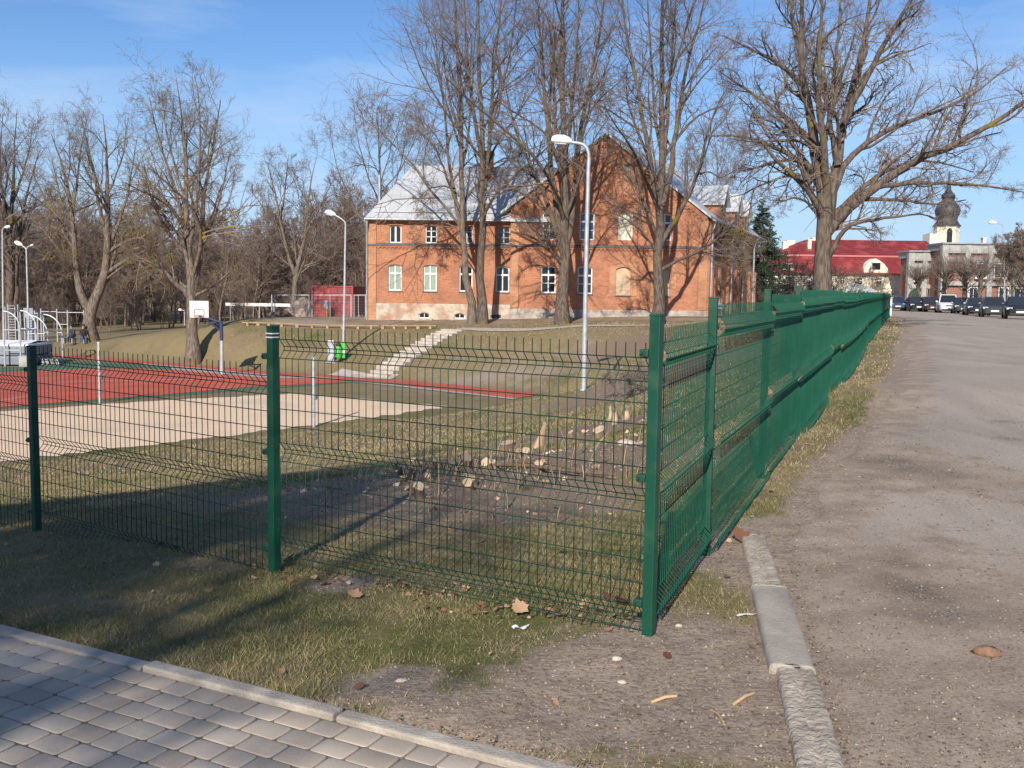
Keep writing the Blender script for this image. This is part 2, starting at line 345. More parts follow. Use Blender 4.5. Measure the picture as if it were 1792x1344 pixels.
# ---------------- road sheet with a ragged edge
def road_material():
    m_, n, l, p = newmat('road'); p.inputs['Roughness'].default_value = .9; p.inputs['Specular IOR Level'].default_value = .2
    tcn = n.new('ShaderNodeTexCoord')
    def noise(s, d=8, ro=.6, st=None):
        z = n.new('ShaderNodeTexNoise'); z.inputs['Scale'].default_value = s; z.inputs['Detail'].default_value = d; z.inputs['Roughness'].default_value = ro
        src = tcn.outputs['Object']
        if st:
            q = n.new('ShaderNodeMapping'); q.inputs['Scale'].default_value = st; q.inputs['Rotation'].default_value = (0, 0, .376); l.new(src, q.inputs[0]); src = q.outputs[0]
        l.new(src, z.inputs['Vector']); return z.outputs['Fac']
    def rng(v, a, b):
        r_ = n.new('ShaderNodeMapRange'); r_.inputs[1].default_value = a; r_.inputs[2].default_value = b; l.new(v, r_.inputs[0]); return r_.outputs[0]
    def mix(f, a, b):
        x = n.new('ShaderNodeMix'); x.data_type = 'RGBA'; l.new(f, x.inputs[0])
        for k, v in ((6, a), (7, b)):
            if isinstance(v, tuple): x.inputs[k].default_value = (*v, 1)
            else: l.new(v, x.inputs[k])
        return x.outputs[2]
    a = n.new('ShaderNodeAttribute'); a.attribute_name = 'edge'; e = a.outputs['Fac']
    a2 = n.new('ShaderNodeAttribute'); a2.attribute_name = 'soot'
    mid = noise(2.6, 9, .65); fine = noise(60, 5, .75); bigs = noise(.35, 6, .6); streak = noise(1.2, 6, .6, (1.0, .25, 1))
    asp = mix(rng(streak, .35, .65), (.38,.32,.262), (.29,.242,.20)); asp = mix(rng(fine, .54, .66), asp, (.43,.37,.32)); asp = mix(rng(fine, .46, .34), asp, (.14,.12,.105))
    dirt = mix(rng(mid, .38, .62), (.37,.295,.228), (.24,.187,.142)); dirt = mix(rng(fine, .53, .68), dirt, (.42,.35,.29)); dirt = mix(rng(fine, .47, .32), dirt, (.12,.095,.075))
    x = n.new('ShaderNodeMath'); x.operation = 'ADD'; l.new(e, x.inputs[0]); y = n.new('ShaderNodeMath'); y.operation = 'MULTIPLY_ADD'; l.new(mid, y.inputs[0]); y.inputs[1].default_value = 1.3; y.inputs[2].default_value = -.65
    l.new(y.outputs[0], x.inputs[1]); c = mix(rng(x.outputs[0], .42, .60), asp, dirt)
    x2 = n.new('ShaderNodeMath'); x2.operation = 'MULTIPLY_ADD'; l.new(fine, x2.inputs[0]); x2.inputs[1].default_value = 1.4; l.new(a2.outputs['Fac'], x2.inputs[2])
    c = mix(rng(x2.outputs[0], 1.0, 1.30), c, (.075,.062,.052))
    l.new(c, p.inputs['Base Color'])
    b = n.new('ShaderNodeBump'); b.inputs['Strength'].default_value = .8; b.inputs['Distance'].default_value = .02
    b2 = n.new('ShaderNodeMath'); b2.operation = 'MULTIPLY_ADD'; l.new(fine, b2.inputs[0]); b2.inputs[1].default_value = .5; l.new(mid, b2.inputs[2]); l.new(b2.outputs[0], b.inputs['Height']); l.new(b.outputs[0], p.inputs['Normal'])
    return m_
ry = np.concatenate([[-60,-30,-12,-5,-2,0,1], axis(2, 118, 10, .09, .02, 2)])
ru = np.concatenate([np.linspace(0, .8, 14), .8+np.geomspace(.05, 55, 70)])
RY, RU = np.meshgrid(ry, ru, indexing='ij')
jit = (fbm(RY*1.0, RY*0+3.3, 1.7, 71, 4)-.5)*(.35+.012*np.abs(RY)) + (fbm(RY, RY*0, .25, 5, 2)-.5)*(.02*np.abs(RY))
RX = road_edge(RY) + np.where(RY > 6.8, jit, .03)*np.clip(1-RU/3, 0, 1) + RU
RZ = H(RX, RY) + .008 + .0006*np.abs(RY)
RZ = np.where(RU < .02, RZ-.03, RZ)
_dustc = [(on_ground(px, py), r) for px, py, r in [(1600,1050,.55),(1560,1010,.4),(1620,830,1.0),(1560,800,.8),(1450,960,.4),(1500,1120,.5),(1550,1250,.5),(1480,1050,.5)]]
edge_a = np.clip(1-RU/(.9+.015*np.abs(RY)), 0, 1)
edge_a = np.maximum(edge_a, np.clip(gauss(RX, RY, _dustc), 0, 1)*.75)
edge_a = np.maximum(edge_a, np.clip(1-(RY-5.5)/2.5, 0, 1)*np.clip(1-RU/2.6, 0, 1)*.9+np.clip(1-(RY-5)/2, 0, 1)*.25)
_soot = [(on_ground(px, py), r) for px, py, r in [(1610,825,.55),(1660,1080,.22),(1600,1040,.35),(1560,985,.22),(1765,770,.2),(1755,740,.2),(1560,810,.5)]]
soot_a = gauss(RX, RY, _soot)*.44
nyr, nxr = RX.shape; idr = np.arange(nxr*nyr).reshape(nyr, nxr)
road = np_mesh('road', np.stack([RX.ravel(), RY.ravel(), RZ.ravel()], -1), np.stack([idr[:-1,:-1], idr[:-1,1:], idr[1:,1:], idr[1:,:-1]], -1).reshape(-1,4), road_material(), smooth=True,
               attrs={'edge': ('FLOAT', edge_a.ravel()), 'soot': ('FLOAT', soot_a.ravel())})
tag(road, kind='structure')

# ---------------- sheets on the flat stadium
def sheet(name, poly, mat_, off, step=1.2, ragged=0.0, seed=1):
    """flat polygon (x,y) laid on the stadium, subdivided along its outline so that the edge can be ragged"""
    rr = random.Random(seed); pts = []
    for i in range(len(poly)):
        a = Vector(poly[i]); b = Vector(poly[(i+1) % len(poly)]); n = max(1, int((b-a).length/step)); nrm = Vector((-(b-a).y, (b-a).x)).normalized()
        for k in range(n): pts.append(a.lerp(b, k/n) + nrm*rr.uniform(-ragged, ragged)*(k > 0))
    vs = [(p.x, p.y, ZS+off) for p in pts]; tris = tessellate_polygon([[Vector(v) for v in vs]])
    mb = MB(); mb.add(vs, tris); o = mb.build(name, mat_); return tag(o, kind='structure')
def zs(px, py): v = at_z(px, py, ZS); return (v.x, v.y)
M_sand = mat('sand', (.72,.54,.37), (.60,.44,.295), rough=.95, scale=14, bump=.5, bscale=9, c3=(.56,.43,.31), scale3=.4)
def court_mat(name, a, b): return mat(name, a, b, rough=.85, scale=.6, bump=.15, bscale=60, c3=tuple(v*.82 for v in a), scale3=5)
M_court = court_mat('red rubber court', (.49,.095,.048), (.38,.072,.038))
M_track = court_mat('red running track', (.45,.088,.048), (.37,.072,.042))
M_green = court_mat('green court border', (.050,.115,.065), (.07,.13,.07))
M_kerbline = mat('grey kerb concrete', (.36,.34,.31), (.28,.26,.24), rough=.9, scale=6)
M_paint = mat('white line paint', (.46,.22,.17), (.42,.17,.12), rough=.8, scale=3)
sand_poly = [zs(787,711), zs(522,688), zs(330,697), zs(0,719), zs(-700,765), zs(-1500,1010), zs(-300,858), zs(0,806), zs(250,779), zs(430,757), zs(640,731)]
def offp(poly, k):   # grow a polygon about its centroid
    cx = sum(p[0] for p in poly)/len(poly); cy = sum(p[1] for p in poly)/len(poly); return [(cx+(p[0]-cx)*k, cy+(p[1]-cy)*k) for p in poly]
sheet('sand_court', sand_poly, M_sand, -.018, .35, .22, 4)
court_near = [zs(-900,782), zs(0,712), zs(310,688), zs(420,678), zs(560,671), zs(655,665)]
court_far = [zs(640,663), zs(460,660), zs(330,649), zs(250,644.5), zs(150,645), zs(0,651), zs(-300,668), zs(-900,716)]
sheet('green_border', [zs(660,666), zs(480,655), zs(400,648), zs(250,638), zs(170,633), zs(110,632), zs(40,640), zs(0,643), zs(-900,690), zs(-1000,800), zs(0,714)], M_green, -.020)
sheet('grey_apron', [zs(662,667), zs(640,660), zs(500,655.5), zs(400,649.5), zs(300,643), zs(300,646), zs(460,661), zs(640,664.5), zs(655,668)], M_kerbline, -.014)
sheet('sports_court', court_near+court_far, M_court, -.008)
for k, (a, b, c, d) in enumerate([((100,668),(420,661.5),(420,662.6),(100,669)), ((0,700),(60,690),(62,691.5),(0,702))]):
    sheet('court_line', [zs(*a), zs(*b), zs(*c), zs(*d)], M_paint, -.002)
sheet('running_track', [zs(940,690), zs(905,697), zs(700,674), zs(560,659.5), zs(450,654), zs(350,644), zs(250,636), zs(150,628), zs(95,622), zs(92,619), zs(180,625), zs(330,637), zs(450,643), zs(640,658.5), zs(800,673), zs(930,686)], M_track, -.006)
sheet('track_kerb', [zs(905,697), zs(700,674), zs(560,659.5), zs(450,654), zs(350,644), zs(250,636), zs(250,637.2), zs(350,645.5), zs(450,655.8), zs(560,661.6), zs(700,676.6), zs(900,699)], M_kerbline, .000)

# ---------------- draped strips: footpath on the terrace, paved approach to the stairs
def strip(name, pts, width, mat_, off=.03, n=60, rag=.05, kind='structure'):
    pts = [Vector(p) for p in pts]; L = [0]
    for a, b in zip(pts, pts[1:]): L.append(L[-1]+(b-a).length)
    rr = random.Random(3); V = []; Fq = []
    for i in range(n+1):
        s = L[-1]*i/n; k = max(j for j in range(len(L)-1) if L[j] <= s+1e-6); t = (s-L[k])/(L[k+1]-L[k]); p = pts[k].lerp(pts[k+1], t)
        d = (pts[min(k+1,len(pts)-1)]-pts[k]).normalized(); nrm = Vector((-d.y, d.x)); wv = width if isinstance(width, (int,float)) else width[k]*(1-t)+width[k+1]*t
        for q in range(5):
            pp = p + nrm*wv*(q/4-.5) + nrm*(rr.uniform(-rag, rag) if q in (0,4) else 0); V.append((pp.x, pp.y, 0))
    V = np.array(V); V[:,2] = H(V[:,0], V[:,1])+off
    for i in range(n):
        for q in range(4): Fq.append((i*5+q, i*5+q+1, i*5+q+6, i*5+q+5))
    return tag(np_mesh(name, V, Fq, mat_, smooth=True), kind=kind)
M_path = mat('trodden footpath', (.42,.37,.31), (.33,.28,.23), rough=.95, scale=5)
g2 = lambda px, py, Y: (at_y(px, py, Y).x, Y)
strip('footpath', [g2(800,577,62.8), g2(850,575,61.6), g2(920,573,60.6), g2(1000,571,60), g2(1100,569,60), g2(1180,568,60.4)], 1.1, M_path)

# ---------------- paved path: separate tumbled blocks in running bond, and its edging stones
def build_pavers():
    rr = random.Random(8); V = []; Fq = []; tint = []
    bl, bw, gap = .150, .116, .006
    T0 = Vector((PA.x, PA.y, 0))
    prof = [(0.0, -.05), (0.0, -.006), (.002, -.0018), (.007, 0.0)]          # inset, height
    for rowi in range(-0, 30):
        n0 = .075 + rowi*bw; s = -3.3 + (.5*bl if rowi % 2 else 0) + rr.uniform(-.012, .012)
        while s < 4.6:
            L = bl*rr.choice((.85, 1.0, 1.0, 1.12)); cx = s+L/2; cy = n0+bw/2; s += L
            c = T0 + pe*cx + pn*cy
            if c.y < -1.0 or abs(c.x) > 4.5: continue
            z0 = h(c.x, c.y) + rr.uniform(-.0015, .0015); tx = rr.uniform(-.006, .006); ty = rr.uniform(-.006, .006); rot = rr.uniform(-.018, .018)
            hx = (L-gap)/2; hy = (bw-gap)/2; t = rr.random(); o = len(V); k = 8
            for (ins, zz) in prof:
                cc = .009
                ring = [(hx-ins-cc, hy-ins), (hx-ins, hy-ins-cc), (hx-ins, -hy+ins+cc), (hx-ins-cc, -hy+ins), (-hx+ins+cc, -hy+ins), (-hx+ins, -hy+ins+cc), (-hx+ins, hy-ins-cc), (-hx+ins+cc, hy-ins)]
                for (a, b) in ring:
                    a2 = a-b*rot; b2 = b+a*rot; p = c + pe*a2 + pn*b2; V.append((p.x, p.y, z0+zz+a*tx+b*ty)); tint.append(t)
            for i in range(len(prof)-1):
                for q in range(k): Fq.append((o+i*k+q, o+i*k+(q+1) % k, o+(i+1)*k+(q+1) % k, o+(i+1)*k+q))
            b_ = o+(len(prof)-1)*k
            Fq += [(b_, b_+1, b_+2, b_+3), (b_, b_+3, b_+4, b_+7), (b_+4, b_+5, b_+6, b_+7)]
    return V, Fq, tint
def paver_material(name, c1, c2):
    m_, n, l, p = newmat(name); p.inputs['Roughness'].default_value = .9; p.inputs['Specular IOR Level'].default_value = .2
    tcn = n.new('ShaderNodeTexCoord'); a = n.new('ShaderNodeAttribute'); a.attribute_name = 'tint'
    z = n.new('ShaderNodeTexNoise'); z.inputs['Scale'].default_value = 5; z.inputs['Detail'].default_value = 8; l.new(tcn.outputs['Object'], z.inputs['Vector'])
    z2 = n.new('ShaderNodeTexNoise'); z2.inputs['Scale'].default_value = 160; z2.inputs['Detail'].default_value = 4; l.new(tcn.outputs['Object'], z2.inputs['Vector'])
    ad = n.new('ShaderNodeMath'); ad.operation = 'MULTIPLY_ADD'; l.new(z.outputs['Fac'], ad.inputs[0]); ad.inputs[1].default_value = 1.2; l.new(a.outputs['Fac'], ad.inputs[2])
    ad2 = n.new('ShaderNodeMath'); ad2.operation = 'MULTIPLY_ADD'; l.new(z2.outputs['Fac'], ad2.inputs[0]); ad2.inputs[1].default_value = .8; l.new(ad.outputs[0], ad2.inputs[2])
    r_ = n.new('ShaderNodeMapRange'); r_.inputs[1].default_value = .8; r_.inputs[2].default_value = 2.1; l.new(ad2.outputs[0], r_.inputs[0])
    mx_ = n.new('ShaderNodeMix'); mx_.data_type = 'RGBA'; mx_.inputs[6].default_value = (*c1, 1); mx_.inputs[7].default_value = (*c2, 1); l.new(r_.outputs[0], mx_.inputs[0]); l.new(mx_.outputs[2], p.inputs['Base Color'])
    b = n.new('ShaderNodeBump'); b.inputs['Strength'].default_value = .35; b.inputs['Distance'].default_value = .004; l.new(z2.outputs['Fac'], b.inputs['Height']); l.new(b.outputs[0], p.inputs['Normal'])
    return m_
M_paver = paver_material('grey concrete paver', (.275,.232,.19), (.43,.37,.305))
V, Fq, tint = build_pavers()
tag(np_mesh('paved_path', V, Fq, M_paver, attrs={'tint': ('FLOAT', tint)}), kind='structure')
# sandy joints between the blocks
jv = []; jf = []
for i in range(41):
    for j in range(16):
        p = Vector((PA.x, PA.y, 0)) + pe*(-3.2+i*.2) + pn*(-.0+j*.19); jv.append((p.x, p.y, h(p.x, p.y)-.005))
for i in range(40):
    for j in range(15): jf.append((i*16+j, i*16+j+1, i*16+j+17, i*16+j+16))
tag(np_mesh('path_joint_sand', jv, jf, mat('sandy joint filling', (.20,.16,.12), (.11,.09,.07), rough=.95, scale=20, bump=.4), smooth=True), kind='structure')
mb = MB(); rr = random.Random(2); s = -3.0; tn = []
while s < 4.8:
    L = 1.0; c = Vector((PA.x, PA.y, 0)) + pe*(s+L/2) + pn*.035
    if c.y > -1.2:
        z = h(c.x, c.y); r1 = rr.uniform(-.006, .006)
        mb.box((c.x, c.y, z-.055+r1), (L-.012, .072, .15), (pe, pn, Vector((0,0,1))), bev=.010)
    s += L
M_edge = mat('path edging concrete', (.40,.355,.30), (.29,.255,.215), rough=.9, scale=7, bump=.4, bscale=90, c3=(.20,.175,.15), scale3=2.2)
tag(mb.build('path_kerb', M_edge), kind='structure')

# ---------------- three old kerb stones beside the road
M_stone = mat('weathered kerb concrete', (.42,.36,.29), (.29,.245,.195), rough=.95, scale=9, bump=1.0, bscale=38, c3=(.26,.215,.165), scale3=3)
M_slab = mat('smooth kerb concrete', (.37,.325,.275), (.30,.262,.22), rough=.9, scale=6, bump=.5, bscale=80, c3=(.25,.22,.19), scale3=2)
def kerb_stone(a, b, wdt, top, rough_amt, mt, label, seed, groove=False):
    a = Vector((a.x, a.y, 0)); b = Vector((b.x, b.y, 0)); L = (b-a).length; ex = (b-a).normalized(); ey = Vector((-ex.y, ex.x, 0))
    n = max(8, int(L/.022)); V = []; Fq = []; prof = [(-.5,-.18),(-.5,-.03),(-.47,-.008),(-.40,-.001),(-.30,0.0),(-.20,0.0),(-.10,0.0),(-.02,.0),(.02,.0),(.10,.0),(.20,.0),(.30,.0),(.40,-.003),(.46,-.010),(.5,-.04),(.5,-.18)]
    rr = np.random.RandomState(seed); k = len(prof)
    for i in range(n+1):
        u = i/n; c = a.lerp(b, u); zb = h(c.x, c.y)+top
        for j, (q, zz) in enumerate(prof):
            g = -.007 if groove and j in (7, 8) else 0
            dn = (fbm(np.array([u*L*26+seed]), np.array([q*wdt*26+40]), 1.0, seed, 4)[0]-.5)*rough_amt*2.4 + rr.uniform(-1, 1)*rough_amt*.4
            en = rr.uniform(-1, 1)*rough_amt*.35
            p = c + ey*(q*wdt + dn*.9 + (g != 0)*.006*(1 if j == 8 else -1)) + ex*(0 if 0 < i < n else en)
            V.append((p.x, p.y, zb+zz+(dn+en if 1 < j < 14 else 0)+g))
    for i in range(n):
        for j in range(k-1): Fq.append((i*k+j, i*k+j+1, (i+1)*k+j+1, (i+1)*k+j))
    for i in (0, n):
        for j in range(k//2-1): Fq.append((i*k+j, i*k+j+1, i*k+k-2-j, i*k+k-1-j))
    o = np_mesh('kerb_stone', np.array(V)-np.array([a.x, a.y, 0]), Fq, mt); o.location = (a.x, a.y, 0)
    return tag(o, label, 'kerb stone', 'old kerb stones beside the road')
K = lambda px, py: at_z(px, py, .05)
kerb_stone(K(1318,932), K(1345,1020), .165, .030, .005, M_stone, 'crumbling narrow kerb stone farthest along the row, starting beside the green fence', 3, True)
kerb_stone(K(1347,1023), K(1388,1163), .195, .042, .0012, M_slab, 'smooth flat pale kerb slab in the middle of the row of three', 5)
kerb_stone(K(1394,1164), K(1462,1420), .165, .040, .006, M_stone, 'rough broken pitted kerb stone nearest the camera with a groove along its top', 9, True)

# ---------------------------------------------------------------- batch tubes (for wires and branches)
def tubes_np(P, R, k=4):
    """P (B,n,3) polylines, R (B,n) radii -> vertices, quads"""
    B, n, _ = P.shape
    T = np.empty_like(P); T[:,1:-1] = P[:,2:]-P[:,:-2]; T[:,0] = P[:,1]-P[:,0]; T[:,-1] = P[:,-1]-P[:,-2]
    T /= np.linalg.norm(T, axis=2, keepdims=True)+1e-9
    mean = P[:,-1]-P[:,0]; mean /= np.linalg.norm(mean, axis=1, keepdims=True)+1e-9
    ref = np.where(np.abs(mean[:,2:3]) < .8, np.array([[0,0,1.0]]), np.array([[1.0,0.2,0]]))[:,None,:]
    A = ref - T*(ref*T).sum(2, keepdims=True); A /= np.linalg.norm(A, axis=2, keepdims=True)+1e-9
    Bn = np.cross(T, A); q = np.arange(k)*2*np.pi/k + .4
    V = P[:,:,None,:] + R[:,:,None,None]*(A[:,:,None,:]*np.cos(q)[None,None,:,None] + Bn[:,:,None,:]*np.sin(q)[None,None,:,None])
    i = (np.arange(B)[:,None,None]*n + np.arange(n-1)[None,:,None])*k; j = np.arange(k)[None,None,:]; j2 = (np.arange(k)+1) % k; j2 = j2[None,None,:]
    Fq = np.stack([i+j, i+j2, i+k+j2, i+k+j], -1).reshape(-1, 4)
    return V.reshape(-1, 3), Fq
class NB:
    def __init__(s): s.V = []; s.F = []; s.n = 0
    def add(s, V, Fq): s.V.append(V); s.F.append(Fq+s.n); s.n += len(V)
    def arrays(s): return np.concatenate(s.V), np.concatenate(s.F)

# ================================================================ FENCES
M_wire = mat('dark green coated wire', (.004,.036,.022), (.003,.028,.017), rough=.45, scale=3, spec=.4)
M_post = mat('green powder coated steel', (.004,.060,.033), (.0035,.048,.027), rough=.48, scale=2.5, spec=.4, bump=.04, bscale=40, c3=(.020,.072,.045), scale3=7)
M_side = mat('green coated fence wire', (.006,.080,.048), (.005,.064,.038), rough=.5, scale=3, spec=.35)
M_clamp = mat('green plastic clamp', (.006,.055,.034), rough=.5)
M_zip = mat('white cable tie', (.62,.62,.66), rough=.5)
def panel_arrays(L, Hh, nw, bulge, wr=.0026, inner=False):
    """welded wire panel with three V folds; x along, y bulge, z up"""
    f1, f2, f3 = Hh-.125, Hh*.475, .10
    fold = .055
    zs_ = [0, .01, f3-fold, f3-.012, f3+.012, f3+fold, f2-fold, f2-.012, f2+.012, f2+fold, f1-fold, f1-.012, f1+.012, f1+fold, Hh]
    ys_ = [0, 0, 0, bulge, bulge, 0, 0, bulge, bulge, 0, 0, bulge, bulge, 0, 0]
    nb = NB(); xs = np.linspace(.015, L-.015, nw); P = np.zeros((nw, len(zs_), 3)); P[:,:,0] = xs[:,None]; P[:,:,1] = np.array(ys_)[None]; P[:,:,2] = np.array(zs_)[None]
    nb.add(*tubes_np(P, np.full(P.shape[:2], wr), 5))
    hz = [(f3-fold,0),(f3-.012,bulge),(f3+.012,bulge),(f3+fold,0),(f2-fold,0),(f2-.012,bulge),(f2+.012,bulge),(f2+fold,0),(f1-fold,0),(f1-.012,bulge),(f1+.012,bulge),(f1+fold,0)]
    for lo2, hi2 in ((f3+fold, f2-fold), (f2+fold, f1-fold)):
        n = max(1, round((hi2-lo2)/.105)); hz += [(lo2+(hi2-lo2)*i/n, 0) for i in range(1, n)]
    P = np.zeros((len(hz), 3, 3))
    for i, (z, y) in enumerate(hz):
        yy = y + (.0046 if inner else -.0046)
        P[i] = [(0, yy, z), (L/2, yy, z), (L, yy, z)]
    nb.add(*tubes_np(P, np.full(P.shape[:2], wr+.0003), 5))
    return nb.arrays()
def post_mesh(Hh):
    mb = MB(); mb.box((0,0,Hh/2-.15), (.052,.052,Hh+.3), bev=.004); mb.box((0,0,Hh+.004), (.056,.056,.012), bev=.003); return mb
def fence(name, label, posts, tops, panels, bulge, mesh_len, nw, near_n, wr=.0026, wm=None, side_off=0.0):
    """posts: list of (x,y,zbase), tops: z of post tops, panels: list of (bottom z, top z) between successive posts"""
    root = empty(name, (posts[0][0], posts[0][1], posts[0][2]), 0, label, 'fence'); o0 = Vector(posts[0])
    clampm = None; pan = None
    for i, (p, t) in enumerate(zip(posts, tops)):
        q = posts[min(i+1, len(posts)-1)]; pr = posts[max(i-1, 0)] if i == len(posts)-1 else p
        ang = math.atan2(q[1]-pr[1], q[0]-pr[0]); Hh = t-p[2]
        po = post_mesh(Hh).build('post', M_post, root); po.location = Vector(p)-o0; po.rotation_euler = (0, 0, ang)
        if i < near_n:
            for zc in (.16, Hh*.5, Hh-.17):
                if clampm is None:
                    cm = MB(); cm.box((.052, 0, 0), (.045, .05, .035), bev=.006); cm.tube([(.060,-.035,0),(.060,.035,0)], .006, 6); co = cm.build('clamp', M_clamp, po); clampm = co.data
                else: co = bpy.data.objects.new('clamp', clampm); col.objects.link(co); co.parent = po
                co.location = (0, 0, zc)
    for i, (zb, zt) in enumerate(panels):
        a = Vector(posts[i]); b = Vector(posts[i+1]); L = math.hypot(b.x-a.x, b.y-a.y)-(.075 if side_off == 0 else .012); d = Vector((b.x-a.x, b.y-a.y, 0)).normalized()
        if pan is None:
            V, Fq = panel_arrays(mesh_len, 1.40, nw, bulge, wr, side_off > 0); po = np_mesh('wire_panel', V, Fq, wm or M_wire, root); pan = po.data
        else: po = bpy.data.objects.new('wire_panel', pan); col.objects.link(po); po.parent = root
        po.location = Vector((a.x, a.y, zb)) + d*(.0375 if side_off == 0 else .006) + Vector((d.y, -d.x, 0))*side_off - o0; po.rotation_euler = (0, 0, math.atan2(d.y, d.x)); po.scale = (L/mesh_len, 1, (zt-zb)/1.40)
    return root
P2 = at_y(481, 1005, 5.81); P3 = at_y(65, 932, 7.4); P3d = Vector((P3.x-P2.x, P3.y-P2.y, 0)).normalized()*2.6
P4 = Vector((P3.x+P3d.x, P3.y+P3d.y, -.62)); P5 = P4 + P3d; P5.z = -.95
P1t = at_y(1150, 553, P1.y+.0).z
fence('wire_fence', 'short run of open green wire mesh fence stepping down the lawn beside the paved path',
      [tuple(P1-Vector((.03*0,0,0))), tuple(P2), tuple(P3), tuple(P4), tuple(P5)], [P1t, at_y(477,573,P2.y).z, at_y(60,607,P3.y).z, .95, .75],
      [(-.02,1.375), (-.24,1.155), (-.43,.975), (-.66,.74)], -.04, 2.35, 47, 3)
# white cable ties round the second post
posts_ = [o for o in bpy.data.objects if o.name.startswith('post') and o.parent and o.parent.name == 'wire_fence']
for zz in (1.462-.0, 1.440):
    t = MB(); zl = zz - P2.z - .125
    t.box((0,0,zl), (.060,.060,.008), bev=.002); t.box((.02,-.033,zl), (.012,.012,.014), bev=.002); t.build('cable_tie', M_zip, posts_[1])
side = [(P1.x+.001, P1.y+.001, P1.z)] ; side = []
for k in range(28):
    p = Q1 + SIDE_D*2.5*k; side.append((p.x, p.y, h(p.x, p.y)))
def side_top(y): return float(np.interp(y, [4.5, 6.03, 8.4, 10.7, 15.3, 30, 68], [1.50, 1.57, 1.63, 1.685, 1.70, 1.73, 1.79]))
rs = random.Random(5)
stops = [side_top(p[1])+rs.uniform(-.015,.015) for p in side]
pp1 = (P1.x+.045, P1.y+.05, P1.z)
sp = [(P1.x+.012, P1.y+.055, 0.0)] + side
# the side fence starts at the corner post of the other fence, so its first post stands one short bay further on
def side_fence():
    root = fence('long_fence', 'long green wire mesh fence running back beside the road to the parked cars', side, stops,
                 [(min(side[i][2], side[i+1][2], stops[i]-1.50)-.03, min(stops[i], stops[i+1])-.03) for i in range(len(side)-1)], -.045, 2.43, 50, 6, (.0029), M_side, .034)
    pan = [c for c in root.children if c.name.startswith('wire_panel')][0].data
    po = bpy.data.objects.new('wire_panel', pan); col.objects.link(po); po.parent = root
    d = Vector((Q1.x-P1.x, Q1.y-P1.y, 0)); L = d.length-.08; d.normalize(); o0 = Vector(side[0])
    nV, nF = panel_arrays(L, 1.40, 33, -.045, .0030, True); po.data = np_mesh('tmp', nV, nF, M_side).data; bpy.data.objects.remove(bpy.data.objects['tmp'])
    po.location = Vector((P1.x, P1.y, 0.03))+d*.04-o0; po.rotation_euler = (0, 0, math.atan2(d.y, d.x)); po.scale = (1, 1, (1.44-.03)/1.40)
side_fence()

# ================================================================ TREES
def bark(name, c1, c2, moss=(.16,.125,.03), scale=3.0, mo=.58):
    m_, n, l, p = newmat(name); p.inputs['Roughness'].default_value = .95; p.inputs['Specular IOR Level'].default_value = .1
    tcn = n.new('ShaderNodeTexCoord'); mpn = n.new('ShaderNodeMapping'); mpn.inputs['Scale'].default_value = (1, 1, .22); l.new(tcn.outputs['Object'], mpn.inputs[0])
    z = n.new('ShaderNodeTexNoise'); z.inputs['Scale'].default_value = scale*4; z.inputs['Detail'].default_value = 7; l.new(mpn.outputs[0], z.inputs['Vector'])
    z2 = n.new('ShaderNodeTexNoise'); z2.inputs['Scale'].default_value = .9; z2.inputs['Detail'].default_value = 5; l.new(tcn.outputs['Object'], z2.inputs['Vector'])
    def rng(v, a, b):
        r_ = n.new('ShaderNodeMapRange'); r_.inputs[1].default_value = a; r_.inputs[2].default_value = b; l.new(v, r_.inputs[0]); return r_.outputs[0]
    a = n.new('ShaderNodeMix'); a.data_type = 'RGBA'; a.inputs[6].default_value = (*c1, 1); a.inputs[7].default_value = (*c2, 1); l.new(rng(z.outputs['Fac'], .38, .62), a.inputs[0])
    b = n.new('ShaderNodeMix'); b.data_type = 'RGBA'; l.new(a.outputs[2], b.inputs[6]); b.inputs[7].default_value = (*moss, 1); l.new(rng(z2.outputs['Fac'], mo, mo+.12), b.inputs[0])
    l.new(b.outputs[2], p.inputs['Base Color'])
    bp = n.new('ShaderNodeBump'); bp.inputs['Strength'].default_value = .8; bp.inputs['Distance'].default_value = .05; l.new(z.outputs['Fac'], bp.inputs['Height']); l.new(bp.outputs[0], p.inputs['Normal'])
    return m_
M_bark = bark('grey brown bark', (.205,.165,.135), (.095,.075,.062))
M_bark_dark = bark('dark furrowed bark', (.155,.122,.100), (.070,.055,.046))
M_twig = bark('brown twigs', (.25,.20,.17), (.165,.13,.11), moss=(.15,.105,.035), mo=.60)
M_twig_olive = bark('lichen covered twigs', (.24,.185,.135), (.155,.118,.088), moss=(.26,.20,.06), mo=.52)
M_twig_far = bark('distant brown twigs', (.215,.160,.132), (.145,.11,.09), moss=(.21,.16,.08), mo=.62)

